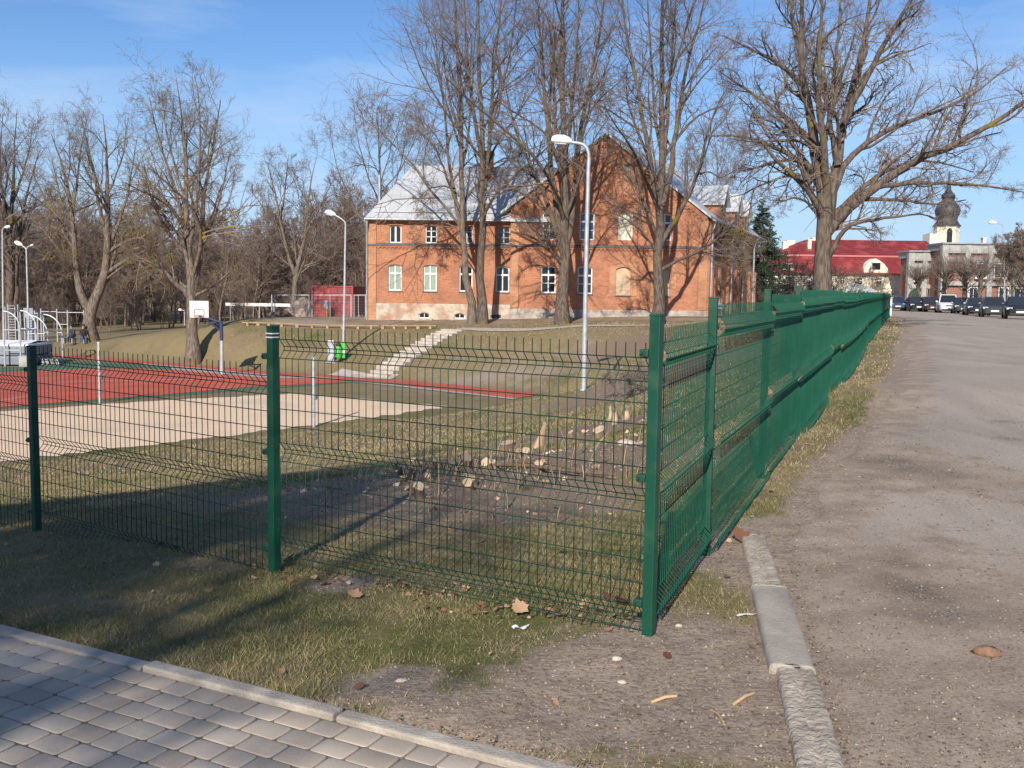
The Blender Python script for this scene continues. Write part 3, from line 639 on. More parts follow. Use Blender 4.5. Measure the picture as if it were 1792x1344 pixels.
def resample(pts, n):
    pts = np.asarray(pts, float); seg = np.linalg.norm(np.diff(pts, axis=0), axis=1); s = np.concatenate([[0], np.cumsum(seg)]); t = np.linspace(0, s[-1], n*4)
    q = np.stack([np.interp(t, s, pts[:,k]) for k in range(3)], -1)
    ker = np.ones(5)/5.0
    for _ in range(2):
        e = np.pad(q, ((2,2),(0,0)), mode='edge'); q2 = np.stack([np.convolve(e[:,k], ker, 'valid') for k in range(3)], -1); q2[0] = q[0]; q2[-1] = q[-1]; q = q2
    return q[np.linspace(0, len(q)-1, n).astype(int)]
def spawn(rs, P, R, nper, t0, t1, ang, length, npts, curl, up, rf, rtip, lentaper=.6, rmin=.004):
    """children along every parent branch. P (B,n,3), R (B,n)"""
    B, n, _ = P.shape; M_ = B*nper
    pi = np.repeat(np.arange(B), nper); t = t0+(t1-t0)*((np.tile(np.arange(nper), B)+rs.rand(M_))/nper)
    f = t*(n-1); i = np.minimum(f.astype(int), n-2); f = f-i
    a = P[pi,i]; b = P[pi,i+1]; p0 = a+(b-a)*f[:,None]; tan = b-a; tan /= np.linalg.norm(tan, axis=1, keepdims=True)+1e-9
    r0 = R[pi,i]*(1-f)+R[pi,i+1]*f
    rv = rs.randn(M_, 3); perp = rv - tan*(rv*tan).sum(1, keepdims=True); perp /= np.linalg.norm(perp, axis=1, keepdims=True)+1e-9
    an = np.radians(ang[0]+(ang[1]-ang[0])*rs.rand(M_)); d = tan*np.cos(an)[:,None]+perp*np.sin(an)[:,None]
    plen = np.linalg.norm(np.diff(P, axis=1), axis=2).sum(1)[pi]
    L = (length[0]+(length[1]-length[0])*rs.rand(M_)); L = L*plen if length[2] == 'rel' else L
    L = L*(1-lentaper*(t-t0)/(t1-t0+1e-6))
    out = np.zeros((M_, npts, 3)); out[:,0] = p0; st = (L/(npts-1))[:,None]
    w = rs.randn(M_, 3)*curl
    for k in range(1, npts):
        w = w*.6 + rs.randn(M_, 3)*curl
        d = d + w + np.array([0, 0, up]); d /= np.linalg.norm(d, axis=1, keepdims=True)+1e-9
        out[:,k] = out[:,k-1]+d*st
    r0 = np.maximum(np.minimum(r0*rf, .035*L+.004), rmin)
    Rr = r0[:,None]*(1-(1-rtip)*np.linspace(0, 1, npts)[None,:]); Rr = np.maximum(Rr, rmin*.55)
    return out, Rr
def limb_px(pts, Y, lean, base3=None):
    """a limb followed on the photo, given its own depth: it leans towards or away from the camera by `lean` metres by its end"""
    n = len(pts); o = []
    for i, (px, py) in enumerate(pts):
        u = i/(n-1); o.append(tuple(at_y(px, py, Y+lean*u**1.3)))
    return np.array(o)
def tree(name, label, loc, limbs, seed, lv, trunk_mat, twig_mat, group=None, sides=(9, 5, 3, 3), join_first=True):
    """limbs: list of (points(m,3) world, r0, r1); lv: list of dict(nper,t0,t1,ang,len,npts,curl,up,rf,rtip)"""
    rs = np.random.RandomState(seed); loc = np.array(loc); root = empty(name, loc, 0, label, 'tree', group)
    n0 = 16; P = np.stack([resample(l[0], n0) for l in limbs]); u = np.linspace(0, 1, n0)
    R = np.stack([l[1]+(l[2]-l[1])*u**.8 for l in limbs])
    for k, l in enumerate(limbs):
        if len(l) > 3 and l[3]: R[k] = R[k]*(1+.45*np.exp(-u*16))            # root flare
    P[:,1:] += rs.randn(len(limbs), n0-1, 3)*np.minimum(R[:,1:,None]*.22, .10)
    nb = NB(); V, Fq = tubes_np(P, R, sides[0]); nb.add(V, Fq)
    crown = NB(); cur = (P, R); first = True; allp = [(P, R)]
    for li, d in enumerate(lv):
        src = cur if not d.get('all') else (np.concatenate([cur[0]]), np.concatenate([cur[1]]))
        out = spawn(rs, src[0], src[1], d['n'], d.get('t0', .25), d.get('t1', 1.0), d['ang'], d['len'], d['pts'], d['curl'], d.get('up', .0), d.get('rf', .6), d.get('rtip', .3), d.get('lt', .5), d.get('rmin', .004))
        V, Fq = tubes_np(out[0], out[1], sides[min(li+1, len(sides)-1)])
        (nb if (li == 0 and d.get('trunk')) else crown).add(V, Fq)
        cur = out
    V, Fq = nb.arrays(); np_mesh('trunk', V-loc, Fq, trunk_mat, root, smooth=True)
    V, Fq = crown.arrays(); np_mesh('crown', V-loc, Fq, twig_mat, root)
    return root
def lv(n1=9, n2=7, n3=5, n4=3, l1=(.26,.55), up=.10, a1=(22,48), t0=.22, c=.16, rm=.008, l2=(.38,.68), l3=(.40,.75), l4=(.45,.8)):
    return [dict(n=n1, t0=t0, t1=1.0, ang=a1, len=(*l1,'rel'), pts=8, curl=c*.8, up=up, rf=.55, rtip=.25, lt=.55, trunk=True, rmin=rm*1.7),
            dict(n=n2, t0=.15, t1=1.0, ang=(25,60), len=(*l2,'rel'), pts=6, curl=c, up=up*.7, rf=.6, rtip=.4, lt=.45, rmin=rm*1.25),
            dict(n=n3, t0=.12, t1=1.0, ang=(25,65), len=(*l3,'rel'), pts=4, curl=c*1.2, up=up*.5, rf=.7, rtip=.5, lt=.3, rmin=rm),
            dict(n=n4, t0=.15, t1=1.0, ang=(25,60), len=(*l4,'rel'), pts=3, curl=c*1.2, up=up*.4, rf=.8, rtip=.6, lt=.2, rmin=rm*.8)]
def px_tree(name, label, bx, by, Y, limbs, seed, levels, tm, tw, group=None):
    b = at_y(bx, by, Y); b.z = h(b.x, b.y); L = []
    for k, (pts, r0, r1, lean) in enumerate(limbs):
        w3 = limb_px(pts, Y, lean)
        if k == 0: w3[0] = (b.x, b.y, b.z-.15)
        L.append((w3, r0, r1, k == 0))
    return tree(name, label, tuple(b), L, seed, levels, tm, tw, group)

GB = 'bare trees in front of the brick house'
px_tree('bare_tree', 'slender bare tree with a leaning pale trunk, leftmost of the trees before the brick house', 826, 572, 66,
  [([(828,572),(823,520),(816,470),(811,420),(809,380),(808,300),(807,200),(801,100),(796,0),(790,-110)], .26, .05, 0),
   ([(812,415),(803,378),(793,330),(785,275),(779,200),(768,120),(760,40)], .16, .03, 2.0),
   ([(804,365),(795,345),(778,300),(764,262),(745,238),(728,225)], .13, .02, -2.5),
   ([(797,330),(775,325),(750,330),(735,345),(728,365)], .07, .015, -2.0),
   ([(808,300),(820,240),(826,160),(830,80),(838,0)], .10, .02, 2.5),
   ([(806,240),(790,190),(778,120),(772,50),(765,-20)], .10, .02, -2.0),
   ([(812,420),(795,395),(770,388),(745,395),(728,410)], .06, .012, 3.0)], 11, lv(9,7,5,3, up=.09, c=.15), M_bark, M_twig, GB)
px_tree('bare_tree', 'tall upright bare tree with two close leaders, second from left before the brick house', 845, 568, 65.5,
  [([(847,568),(843,520),(842,470),(841,400),(843,330),(846,270),(843,200),(839,120),(836,0),(834,-120)], .29, .06, 0),
   ([(846,345),(853,300),(856,240),(862,150),(870,70),(884,-60)], .17, .04, 2.2),
   ([(842,270),(832,220),(822,150),(815,70),(811,-60)], .15, .03, -2.4),
   ([(858,230),(875,170),(890,110),(900,40),(905,-30)], .10, .02, -1.5),
   ([(841,300),(825,250),(812,210),(800,180),(790,150)], .08, .02, 2.5),
   ([(848,310),(866,285),(885,275),(905,280),(920,300)], .07, .015, -2.6)], 12, lv(9,7,5,3, up=.11, c=.13), M_bark_dark, M_twig, GB)
px_tree('bare_tree', 'stout bare tree with several steep limbs before the gable, beside the lamp post', 984, 572, 63,
  [([(985,572),(985,520),(986,470),(988,430),(990,390),(987,330),(985,260),(985,180),(983,100),(985,0),(985,-110)], .40, .06, 0),
   ([(988,440),(1000,395),(1004,340),(1010,270),(1021,200),(1035,130),(1050,60),(1062,-40)], .25, .04, 2.2),
   ([(986,445),(972,400),(957,350),(938,308),(915,262),(900,222),(888,165)], .22, .03, -1.5),
   ([(987,420),(973,370),(966,300),(960,230),(951,150),(945,60),(938,-40)], .24, .04, 2.5),
   ([(985,462),(965,440),(945,422),(925,412),(902,406)], .15, .03, -2.8),
   ([(960,372),(935,350),(908,335),(885,330),(862,335)], .11, .02, -1.5),
   ([(990,380),(1008,330),(1024,280),(1044,235),(1070,200)], .12, .02, -2.5),
   ([(986,300),(972,230),(968,150),(970,70),(968,-20)], .13, .03, 1.0),
   ([(990,280),(1000,200),(1006,120),(1012,40),(1014,-50)], .14, .03, -1.5),
   ([(940,315),(920,300),(900,290),(880,262),(868,240)], .08, .02, 2.0)], 13, lv(9,7,5,3, up=.10, c=.13), M_bark_dark, M_twig, GB)
px_tree('bare_tree', 'bare tree with dark forking trunk before the right end of the gable', 1150, 562, 62,
  [([(1149,562),(1151,500),(1153,440),(1154,390),(1157,330),(1159,270),(1157,190),(1158,100),(1160,0),(1161,-110)], .36, .06, 0),
   ([(1155,365),(1145,330),(1139,280),(1126,220),(1114,140),(1096,60),(1084,-40)], .22, .04, -2.0),
   ([(1158,360),(1171,310),(1181,250),(1192,170),(1205,100),(1224,40),(1240,-40)], .22, .04, 2.2),
   ([(1155,430),(1175,395),(1200,352),(1222,305),(1235,245),(1252,190),(1275,150)], .19, .03, -2.6),
   ([(1152,475),(1185,455),(1230,437),(1265,412),(1290,382),(1330,350)], .13, .025, -3.0),
   ([(1153,420),(1132,365),(1107,315),(1085,282),(1058,232)], .13, .02, 1.5),
   ([(1152,450),(1140,425),(1118,400),(1090,380),(1068,372)], .09, .02, -2.5),
   ([(1159,300),(1168,220),(1173,130),(1180,40),(1185,-40)], .14, .03, -1.5),
   ([(1158,280),(1146,200),(1140,110),(1135,30),(1130,-50)], .12, .03, 1.8),
   ([(1222,305),(1240,300),(1262,312),(1283,300),(1300,292)], .06, .015, -1)], 14, lv(9,7,5,3, up=.10, c=.13), M_bark_dark, M_twig, GB)
big = [([(1440,604),(1441,520),(1442,460),(1442,410),(1441,370),(1437,320),(1428,260),(1413,190),(1405,130),(1402,60),(1402,-40)], .46, .05, 0),
   ([(1444,400),(1450,345),(1444,290),(1440,240),(1433,180),(1432,110),(1438,30),(1440,-60)], .22, .03, -2.5),
   ([(1447,390),(1460,330),(1466,290),(1474,215),(1482,180),(1506,100),(1517,45),(1530,-60)], .26, .04, 1.5),
   ([(1475,215),(1492,178),(1530,112),(1548,74),(1590,10),(1618,-60)], .18, .03, -2.0),
   ([(1450,380),(1470,292),(1500,262),(1530,240),(1580,215),(1632,198),(1695,172),(1762,118)], .17, .03, 2.5),
   ([(1448,405),(1470,378),(1514,341),(1563,307),(1613,275),(1680,250),(1740,215),(1792,178),(1850,138)], .24, .05, -2.0),
   ([(1449,388),(1474,363),(1517,322),(1557,295),(1605,280),(1650,285),(1700,300)], .14, .02, 2.2),
   ([(1500,345),(1520,331),(1580,320),(1662,320),(1730,326),(1800,338)], .13, .02, -3.0),
   ([(1490,360),(1516,347),(1563,350),(1643,358),(1690,350)], .10, .02, -1.0),
   ([(1448,452),(1462,428),(1476,402),(1492,388),(1563,380),(1613,373),(1642,384)], .13, .02, -1.5),
   ([(1422,255),(1411,238),(1382,211),(1349,185),(1309,159),(1258,125)], .15, .02, 1.0),
   ([(1407,150),(1400,142),(1359,109),(1316,86),(1264,62)], .13, .02, -1.5),
   ([(1425,262),(1400,246),(1349,246),(1310,248),(1280,243)], .08, .015, -2.0),
   ([(1436,320),(1405,275),(1375,235),(1350,212),(1320,205)], .12, .02, 2.6),
   ([(1404,120),(1392,60),(1380,0),(1370,-50)], .11, .03, 1.0),
   ([(1466,290),(1452,215),(1458,140),(1466,70),(1472,-20)], .14, .03, 2.0),
   ([(1437,385),(1412,352),(1390,345),(1370,352),(1345,350)], .07, .012, -2.0)]
px_tree('spreading_tree', 'massive wide spreading bare tree rising behind the green fence beside the road', 1440, 604, 40, big, 15, lv(10,7,5,3, l1=(.22,.48), up=.06, c=.16, rm=.006), M_bark_dark, M_twig)
GL = 'bare trees on the grass beyond the sports court'
px_tree('bare_tree', 'broad bare tree with a pointed crown standing behind the basketball board', 338, 613, 62,
  [([(338,613),(338,570),(335,530),(333,480),(330,430),(326,350),(325,270),(318,200),(308,135)], .42, .016, 0),
   ([(337,520),(347,470),(353,420),(357,340),(372,260),(386,175)], .23, .03, 2.0),
   ([(334,522),(318,505),(292,481),(274,446),(246,428),(222,420)], .20, .02, -2.0),
   ([(333,510),(304,484),(270,462),(243,450),(212,430)], .12, .02, 2.5),
   ([(333,495),(321,418),(295,392),(270,350),(245,325)], .17, .02, -2.5),
   ([(336,500),(354,421),(375,378),(392,320),(402,265)], .17, .02, -1.8),
   ([(338,520),(374,499),(398,480),(412,455)], .11, .02, 1.5),
   ([(330,430),(312,350),(290,280),(270,215),(262,170)], .15, .02, 2.0),
   ([(331,440),(345,360),(350,270),(350,200),(345,150)], .15, .02, -1.5),
   ([(327,360),(305,290),(290,225),(282,160)], .10, .02, -1.0)], 21, lv(9,7,5,3, up=.07, c=.14, rm=.008), M_bark, M_twig_olive, GL)
px_tree('bare_tree', 'bare tree forking low into two big limbs, behind the seated people', 159, 600, 73,
  [([(158,600),(157,570),(157,540),(168,520),(180,500),(185,450),(189,400),(187,330),(187,260),(180,200)], .50, .016, 0),
   ([(157,545),(143,515),(134,485),(131,430),(126,380),(120,330),(106,280),(90,235)], .33, .03, -1.5),
   ([(147,500),(130,472),(113,455),(85,440)], .12, .02, -2.5),
   ([(186,440),(205,400),(220,350),(232,290),(240,240)], .18, .02, 2.0),
   ([(187,420),(172,360),(165,300),(150,240),(142,205)], .17, .02, -1.8),
   ([(130,420),(110,390),(85,360),(65,320),(52,290)], .14, .02, 2.2),
   ([(126,380),(135,320),(140,270),(150,215)], .13, .02, 1.5),
   ([(183,490),(210,470),(235,455),(262,440)], .10, .02, 1.0)], 22, lv(9,7,5,3, up=.05, c=.15, rm=.007), M_bark, M_twig_olive, GL)
px_tree('bare_tree', 'tall thin bare tree of two straight stems at the left edge, behind the street lamps', 19, 588, 80,
  [([(19,588),(18,540),(17,490),(18,400),(22,330),(25,260),(30,190)], .42, .016, 0),
   ([(19,570),(29,530),(30,470),(29,430),(40,370),(55,310),(70,262)], .26, .03, 1.5),
   ([(18,420),(5,370),(-8,320),(-20,270),(-28,230)], .18, .02, -2.0),
   ([(20,360),(38,310),(52,260),(58,215)], .13, .02, 2.0), ([(18,390),(2,330),(0,270),(5,200)], .13, .02, 1.0)], 23, lv(9,7,5,3, up=.05, c=.15, rm=.009), M_bark_dark, M_twig, GL)
px_tree('bare_tree', 'bare tree with an open forked crown rising behind the temporary fence by the red container', 514, 548, 92,
  [([(513,548),(515,510),(517,480),(524,450),(533,420),(539,360),(545,310),(555,272)], .34, .016, 0),
   ([(516,480),(502,440),(491,385),(480,330),(468,285)], .22, .02, -1.5),
   ([(514,470),(486,448),(466,425),(452,400)], .10, .02, -2.0), ([(498,420),(470,380),(452,350),(436,330)], .12, .02, 2.0),
   ([(535,410),(556,370),(572,335),(588,310)], .12, .02, -1.5), ([(491,385),(498,340),(502,300),(505,270)], .11, .02, 1.5)], 24, lv(8,7,5,3, up=.07, c=.13, rm=.009), M_bark, M_twig, GL)
def grown(name, label, px, Y, Ht, r0, seed, spread=.45, nl=8, py=560, tm=None, tw=None, group=None, levels=None, t0=.3):
    b = base(px, Y, py); rs = np.random.RandomState(seed); n = 6
    t = np.zeros((n, 3)); t[:] = np.array(b); t[:,2] += np.linspace(-.15, Ht*.97, n); t[1:,:2] += rs.randn(n-1, 2)*Ht*.012*np.arange(1, n)[:,None]**.5
    limbs = [(t, r0, r0*.1, True)]
    for k in range(nl):
        u = t0+(.85-t0)*(k+rs.rand())/nl; p = np.array([np.interp(u, np.linspace(0,1,n), t[:,i]) for i in range(3)]); a = k*2.4+rs.rand(); L = Ht*spread*(1.15-u)
        d = np.array([math.cos(a), math.sin(a), 0]); q = [p, p+d*L*.35+[0,0,L*.35], p+d*L*.62+[0,0,L*.85], p+d*L*.75+[0,0,L*1.4]]
        limbs.append((np.array(q), r0*.45*(1.1-u), r0*.06, False))
    return tree(name, label, tuple(b), limbs, seed, levels or lv(8,6,5,3, up=.06, c=.15, rm=.010), tm or M_bark, tw or M_twig, group)
grown('bare_tree', 'bare tree behind the left hip of the grey roof, beside the thin steel flue', 668, 92, 19, .32, 31, .55, 9, tw=M_twig)
grown('bare_tree', 'twiggy bare tree peeping over the roof to the right of the gable', 1240, 112, 20, .30, 32, .42, 9, tw=M_twig_far)
grown('small_tree', 'small dense lichen grey tree close to the drainpipe at the house corner', 1262, 74, 7.5, .12, 33, .5, 9, tw=M_twig_olive, levels=lv(8,7,5,3, up=.02, c=.22, rm=.009))
grown('small_tree', 'small bushy bare tree before the shaded street side of the brick house', 1286, 82, 6.2, .10, 34, .36, 8, tw=M_twig_olive, levels=lv(8,7,5,3, up=.02, c=.22, rm=.009))

# ================================================================ BRICK HOUSE
def brick_mat(name, ex, c1, c2, mortar, bump=.4, stain=(.20,.10,.07), w_=.26, h_=.083):
    m_, n, l, p = newmat(name); p.inputs['Roughness'].default_value = .92; p.inputs['Specular IOR Level'].default_value = .15
    tcn = n.new('ShaderNodeTexCoord'); sep = n.new('ShaderNodeSeparateXYZ'); l.new(tcn.outputs['Object'], sep.inputs[0])
    a = n.new('ShaderNodeMath'); a.operation = 'MULTIPLY'; l.new(sep.outputs[0], a.inputs[0]); a.inputs[1].default_value = ex[0]
    b = n.new('ShaderNodeMath'); b.operation = 'MULTIPLY_ADD'; l.new(sep.outputs[1], b.inputs[0]); b.inputs[1].default_value = ex[1]; l.new(a.outputs[0], b.inputs[2])
    cmb = n.new('ShaderNodeCombineXYZ'); l.new(b.outputs[0], cmb.inputs[0]); l.new(sep.outputs[2], cmb.inputs[1])
    bk = n.new('ShaderNodeTexBrick'); l.new(cmb.outputs[0], bk.inputs['Vector']); bk.inputs['Scale'].default_value = 1.0
    bk.inputs['Brick Width'].default_value = w_; bk.inputs['Row Height'].default_value = h_; bk.inputs['Mortar Size'].default_value = .009; bk.inputs['Bias'].default_value = 0
    bk.inputs['Color1'].default_value = (*c1, 1); bk.inputs['Color2'].default_value = (*c2, 1); bk.inputs['Mortar'].default_value = (*mortar, 1)
    z = n.new('ShaderNodeTexNoise'); z.inputs['Scale'].default_value = .7; z.inputs['Detail'].default_value = 8; l.new(tcn.outputs['Object'], z.inputs['Vector'])
    z2 = n.new('ShaderNodeTexNoise'); z2.inputs['Scale'].default_value = 9; z2.inputs['Detail'].default_value = 4; l.new(tcn.outputs['Object'], z2.inputs['Vector'])
    r1 = n.new('ShaderNodeMapRange'); r1.inputs[1].default_value = .45; r1.inputs[2].default_value = .72; r1.inputs[4].default_value = .72; l.new(z.outputs['Fac'], r1.inputs[0])
    mx1 = n.new('ShaderNodeMix'); mx1.data_type = 'RGBA'; l.new(r1.outputs[0], mx1.inputs[0]); l.new(bk.outputs['Color'], mx1.inputs[6]); mx1.inputs[7].default_value = (*stain, 1)
    r2 = n.new('ShaderNodeMapRange'); r2.inputs[1].default_value = .55; r2.inputs[2].default_value = .75; r2.inputs[4].default_value = .45; l.new(z2.outputs['Fac'], r2.inputs[0])
    mx2 = n.new('ShaderNodeMix'); mx2.data_type = 'RGBA'; l.new(r2.outputs[0], mx2.inputs[0]); l.new(mx1.outputs[2], mx2.inputs[6]); mx2.inputs[7].default_value = (.50,.27,.15, 1)
    l.new(mx2.outputs[2], p.inputs['Base Color'])
    bp = n.new('ShaderNodeBump'); bp.inputs['Strength'].default_value = bump; bp.inputs['Distance'].default_value = .015; l.new(bk.outputs['Fac'], bp.inputs['Height']); bp.invert = True; l.new(bp.outputs[0], p.inputs['Normal'])
    return m_
BC = ((.44,.178,.094), (.31,.112,.060), (.39,.25,.17))
M_brick = brick_mat('orange red brick', (1, 0), *BC)
M_brick_side = brick_mat('orange red brick of the street side', (SIDE_D.x, SIDE_D.y), *BC)
M_brick_pale = brick_mat('paler brick quoin', (1, 0), (.48,.23,.125), (.40,.17,.09), (.42,.30,.2))
M_plinth = mat('limewashed rubble plinth', (.50,.42,.34), (.34,.27,.215), rough=.95, scale=2.2, c3=(.36,.19,.12), scale3=1.6, bump=.6, bscale=6)
M_plinth2 = mat('grey rubble plinth', (.34,.295,.26), (.22,.19,.17), rough=.95, scale=3, c3=(.42,.38,.33), scale3=2.5, bump=.6, bscale=6)
M_roof = mat('galvanised sheet roof', (.47,.49,.51), (.42,.44,.465), rough=.55, scale=.8, metal=.1, c3=(.40,.42,.44), scale3=.5, bump=.15, bscale=3)
M_zinc = mat('grey zinc flashing', (.40,.42,.45), (.30,.32,.35), rough=.45, metal=.5, scale=2)
M_ledge = mat('dark sheet metal ledge', (.13,.125,.13), (.09,.09,.095), rough=.5, metal=.2, scale=3)
M_white = mat('white window paint', (.72,.72,.70), (.62,.61,.58), rough=.5, scale=4)
M_oldframe = mat('worn grey window paint', (.42,.41,.40), (.30,.29,.28), rough=.7, scale=4)
def glass(name, c, rough=.08): return mat(name, c, tuple(v*.7 for v in c), rough=rough, scale=1.2, spec=.6)
M_glass = glass('dark window glass', (.018,.022,.028)); M_glass_b = glass('bluish window glass', (.055,.085,.14))
M_curt = mat('pale green curtain behind glass', (.30,.37,.31), (.21,.27,.225), rough=.25, scale=9, stretch=(6,1,.3), spec=.5)
M_blind = mat('cream roller blind behind glass', (.66,.64,.47), (.60,.57,.42), rough=.3, scale=3, spec=.5)
M_plaster = mat('patchy plaster of blind window', (.52,.385,.245), (.42,.30,.19), rough=.95, scale=1.6, c3=(.36,.31,.27), scale3=2.1)

class Frame:
    """a vertical wall plane: o + ex*u + z, outward normal n"""
    def __init__(s, o, ex): s.o = Vector(o); s.ex = Vector(ex).normalized(); s.n = Vector((s.ex.y, -s.ex.x, 0)); s.ez = Vector((0,0,1)); s.ax = (s.ex, -s.n, s.ez)
    def P(s, u, z, d=0.0): return s.o + s.ex*u + Vector((0,0,z-s.o.z)) + s.n*d
def arch_poly(u0, u1, z0, z1, rise, n=7):
    if rise <= 0: return [(u0,z0),(u1,z0),(u1,z1),(u0,z1)]
    pts = [(u0,z0),(u1,z0)]
    for i in range(n+1):
        t = i/n; u = u1+(u0-u1)*t; pts.append((u, z1-rise+rise*(1-(2*t-1)**2)))
    return pts
def loc_build(mb, name, m_, parent, root): 
    o = mb.build(name, m_); L = root.matrix_world.translation if False else Vector(root.location)
    for v in o.data.vertices: v.co -= L
    o.parent = parent; return o
def wall_holes(mb, fr, outline, holes, depth=.22):
    loops = [[Vector((u, z, 0)) for u, z in outline]] + [[Vector((u, z, 0)) for u, z in hl] for hl in holes]
    flat = [p for lp in loops for p in lp]; tris = tessellate_polygon(loops)
    mb.add([fr.P(p.x, p.y) for p in flat], tris)
    for hl in holes:
        n = len(hl); vs = [fr.P(u, z) for u, z in hl]+[fr.P(u, z, -depth) for u, z in hl]
        mb.add(vs, [(i, (i+1) % n, n+(i+1) % n, n+i) for i in range(n)])
def window(root, fr, u0, u1, z0, z1, rise, style, fm, gm, depth=.13, sill=True, bw=.075):
    parent = root; mb = MB(); out = arch_poly(u0, u1, z0, z1, rise); inn = arch_poly(u0+bw, u1-bw, z0+bw*1.1, z1-bw, rise*.85); n = len(out)
    vs = [fr.P(u, z, -depth) for u, z in out]+[fr.P(u, z, -depth) for u, z in inn]+[fr.P(u, z, -depth-.05) for u, z in inn]
    mb.add(vs, [(i, (i+1) % n, n+(i+1) % n, n+i) for i in range(n)]+[(n+i, n+(i+1) % n, 2*n+(i+1) % n, 2*n+i) for i in range(n)])
    def bar(ua, ub, za, zb, d=0.004): 
        c = fr.P((ua+ub)/2, (za+zb)/2, -depth-.026+d); mb.box(c, (ub-ua, .052, zb-za), fr.ax)
    um = (u0+u1)/2; zt = z0+(z1-z0)*.66; g = .06
    if style in ('T', 'T4'):
        bar(um-g*.6, um+g*.6, z0+bw*1.1, z1-bw*.9); bar(u0+bw*.9, um-g*.6, zt-g, zt+g); bar(um+g*.6, u1-bw*.9, zt-g, zt+g)
        if style == 'T4':
            zl = z0+(z1-z0)*.36; bar(u0+bw*.9, um-g*.6, zl-.02, zl+.02); bar(um+g*.6, u1-bw*.9, zl-.02, zl+.02)
    elif style == 'two': bar(um-g, um+g, z0+bw*1.1, z1-bw*.9)
    elif style == 'six':
        bar(um-g*.7, um+g*.7, z0+bw*1.1, z1-bw*.9)
        for q in (.36, .67):
            zz = z0+(z1-z0)*q; bar(u0+bw*.9, um-g*.7, zz-.028, zz+.028); bar(um+g*.7, u1-bw*.9, zz-.028, zz+.028)
    elif style == 'one': bar(um-.02, um+.02, z0+bw, z1-bw)
    w_ = loc_build(mb, 'window', fm, parent, root)
    pm = MB(); pm.add([fr.P(u, z, -depth-.045) for u, z in inn], [tuple(range(len(inn)))]); loc_build(pm, 'pane', gm, w_, root)
    if sill:
        sm = MB(); sm.box(fr.P(um, z0-.045, .02-.06), (u1-u0+.12, .20, .075), fr.ax, bev=.012); loc_build(sm, 'sill', M_ledge, w_, root)
    return w_
YB = 70.0
hb = at_y(643, 560, YB); ZB = -.75
house = empty('brick_house', (hb.x, YB, ZB), 0, 'two storey red brick house with a tall street gable and a long grey roofed wing', 'house')
HW = Frame((0, YB+.25, 0), (1,0,0)); HG = Frame((0, YB, 0), (1,0,0))
def W(px, py): v = at_y(px, py, YB+.25); return (v.x, v.z)
def G(px, py): v = at_y(px, py, YB); return (v.x, v.z)
zE = W(770, 384)[1]; xL = W(645, 470)[0]; xC = G(1237, 470)[0]; xGL = G(893, 470)[0]; apx, apz = G(1063, 236); zGE = G(1240, 380)[1]
zPl = W(700, 532)[1]; zPg = G(1000, 541)[1]
wing_win = []
def rect(fn, x0, y0, x1, y1):
    a = fn(x0, y1); b = fn(x1, y0); return (a[0], b[0], a[1], b[1])
WU = [rect(W,681.5,394,702.5,425)+('two',M_white,M_glass), rect(W,744,394,765,425.5)+('six',M_white,M_glass), rect(W,806.5,395,827.5,426)+('six',M_oldframe,M_glass_b), rect(W,870,396,893,427)+('six',M_oldframe,M_glass)]
WL = [rect(W,679.5,463,703,508.5)+('T',M_white,M_curt), rect(W,741,463.5,764.5,509.5)+('T',M_white,M_curt), rect(W,803.5,464.5,827,510)+('T',M_white,M_glass), rect(W,867.5,466,891.5,511)+('T',M_white,M_glass)]
WB = [rect(W,733,547,752,557)+('one',M_white,M_glass), rect(W,795,548,814,557.5)+('one',M_white,M_glass), rect(W,858,549.5,878,558)+('one',M_oldframe,M_glass)]
GU = [rect(G,949,371,974.5,419.5)+('T4',M_white,M_glass), rect(G,1014,371.5,1041,420)+('T4',M_white,M_glass_b), rect(G,1081.5,372,1108,420)+('T4',M_white,M_blind), rect(G,1151,374,1176,421)+('T4',M_white,M_glass_b)]
GL_ = [rect(G,946.5,465,973,512.5)+('T4',M_white,M_glass), rect(G,1010.5,466,1037,514)+('T4',M_white,M_glass)]
GN = [rect(G,1077,467.5,1104,516.5), rect(G,1148,469,1173,517.5)]
mb = MB(); holes = [arch_poly(*w_[:4], .10) for w_ in WU+WL] 
wall_holes(mb, HW, [(xL, zPl-.05), (xGL+.3, zPl-.05), (xGL+.3, zE), (xL, zE)], holes)
mb.add([HW.P(xL, zPl-.05), HW.P(xL, zE), HW.P(xL, zE, -11), HW.P(xL, zPl-.05, -11)], [(0,1,2,3)])
holes = [arch_poly(*w_[:4], .10 if i >= 4 else .08) for i, w_ in enumerate(GU+GL_)]+[arch_poly(*w_, .16) for w_ in GN]
slope = (apz-zGE)/(xC+.1-apx)
zGL = apz-slope*(apx-xGL)
wall_holes(mb, HG, [(xGL, zPg-.05), (xC, zPg-.05), (xC, zGE+.02), (apx, apz-.12), (xGL, zGL-.10)], holes)
mb.add([HG.P(xGL, zPg-.05), HG.P(xGL, zGL-.1), HG.P(xGL, zGL-.1, -.4), HG.P(xGL, zPg-.05, -.4)], [(0,1,2,3)])
loc_build(mb, 'wall', M_brick, house, house)
mb = MB(); z0 = ZB-.6
wall_holes(mb, Frame((0, YB+.19, 0), (1,0,0)), [(xL+.0, z0), (xGL+.3, z0), (xGL+.3, zPl), (xL+.0, zPl)], [arch_poly(*w_[:4], .12) for w_ in WB], .3)
mb.add([HW.P(xL, z0, .06), HW.P(xL, zPl, .06), HW.P(xL, zPl, -11), HW.P(xL, z0, -11)], [(0,1,2,3)])
mb.add([HW.P(xL, zPl, .06), HW.P(xGL, zPl, .06), HW.P(xGL, zPl+.05, 0), HW.P(xL, zPl+.05, 0)], [(0,1,2,3)])
loc_build(mb, 'plinth', M_plinth, house, house)
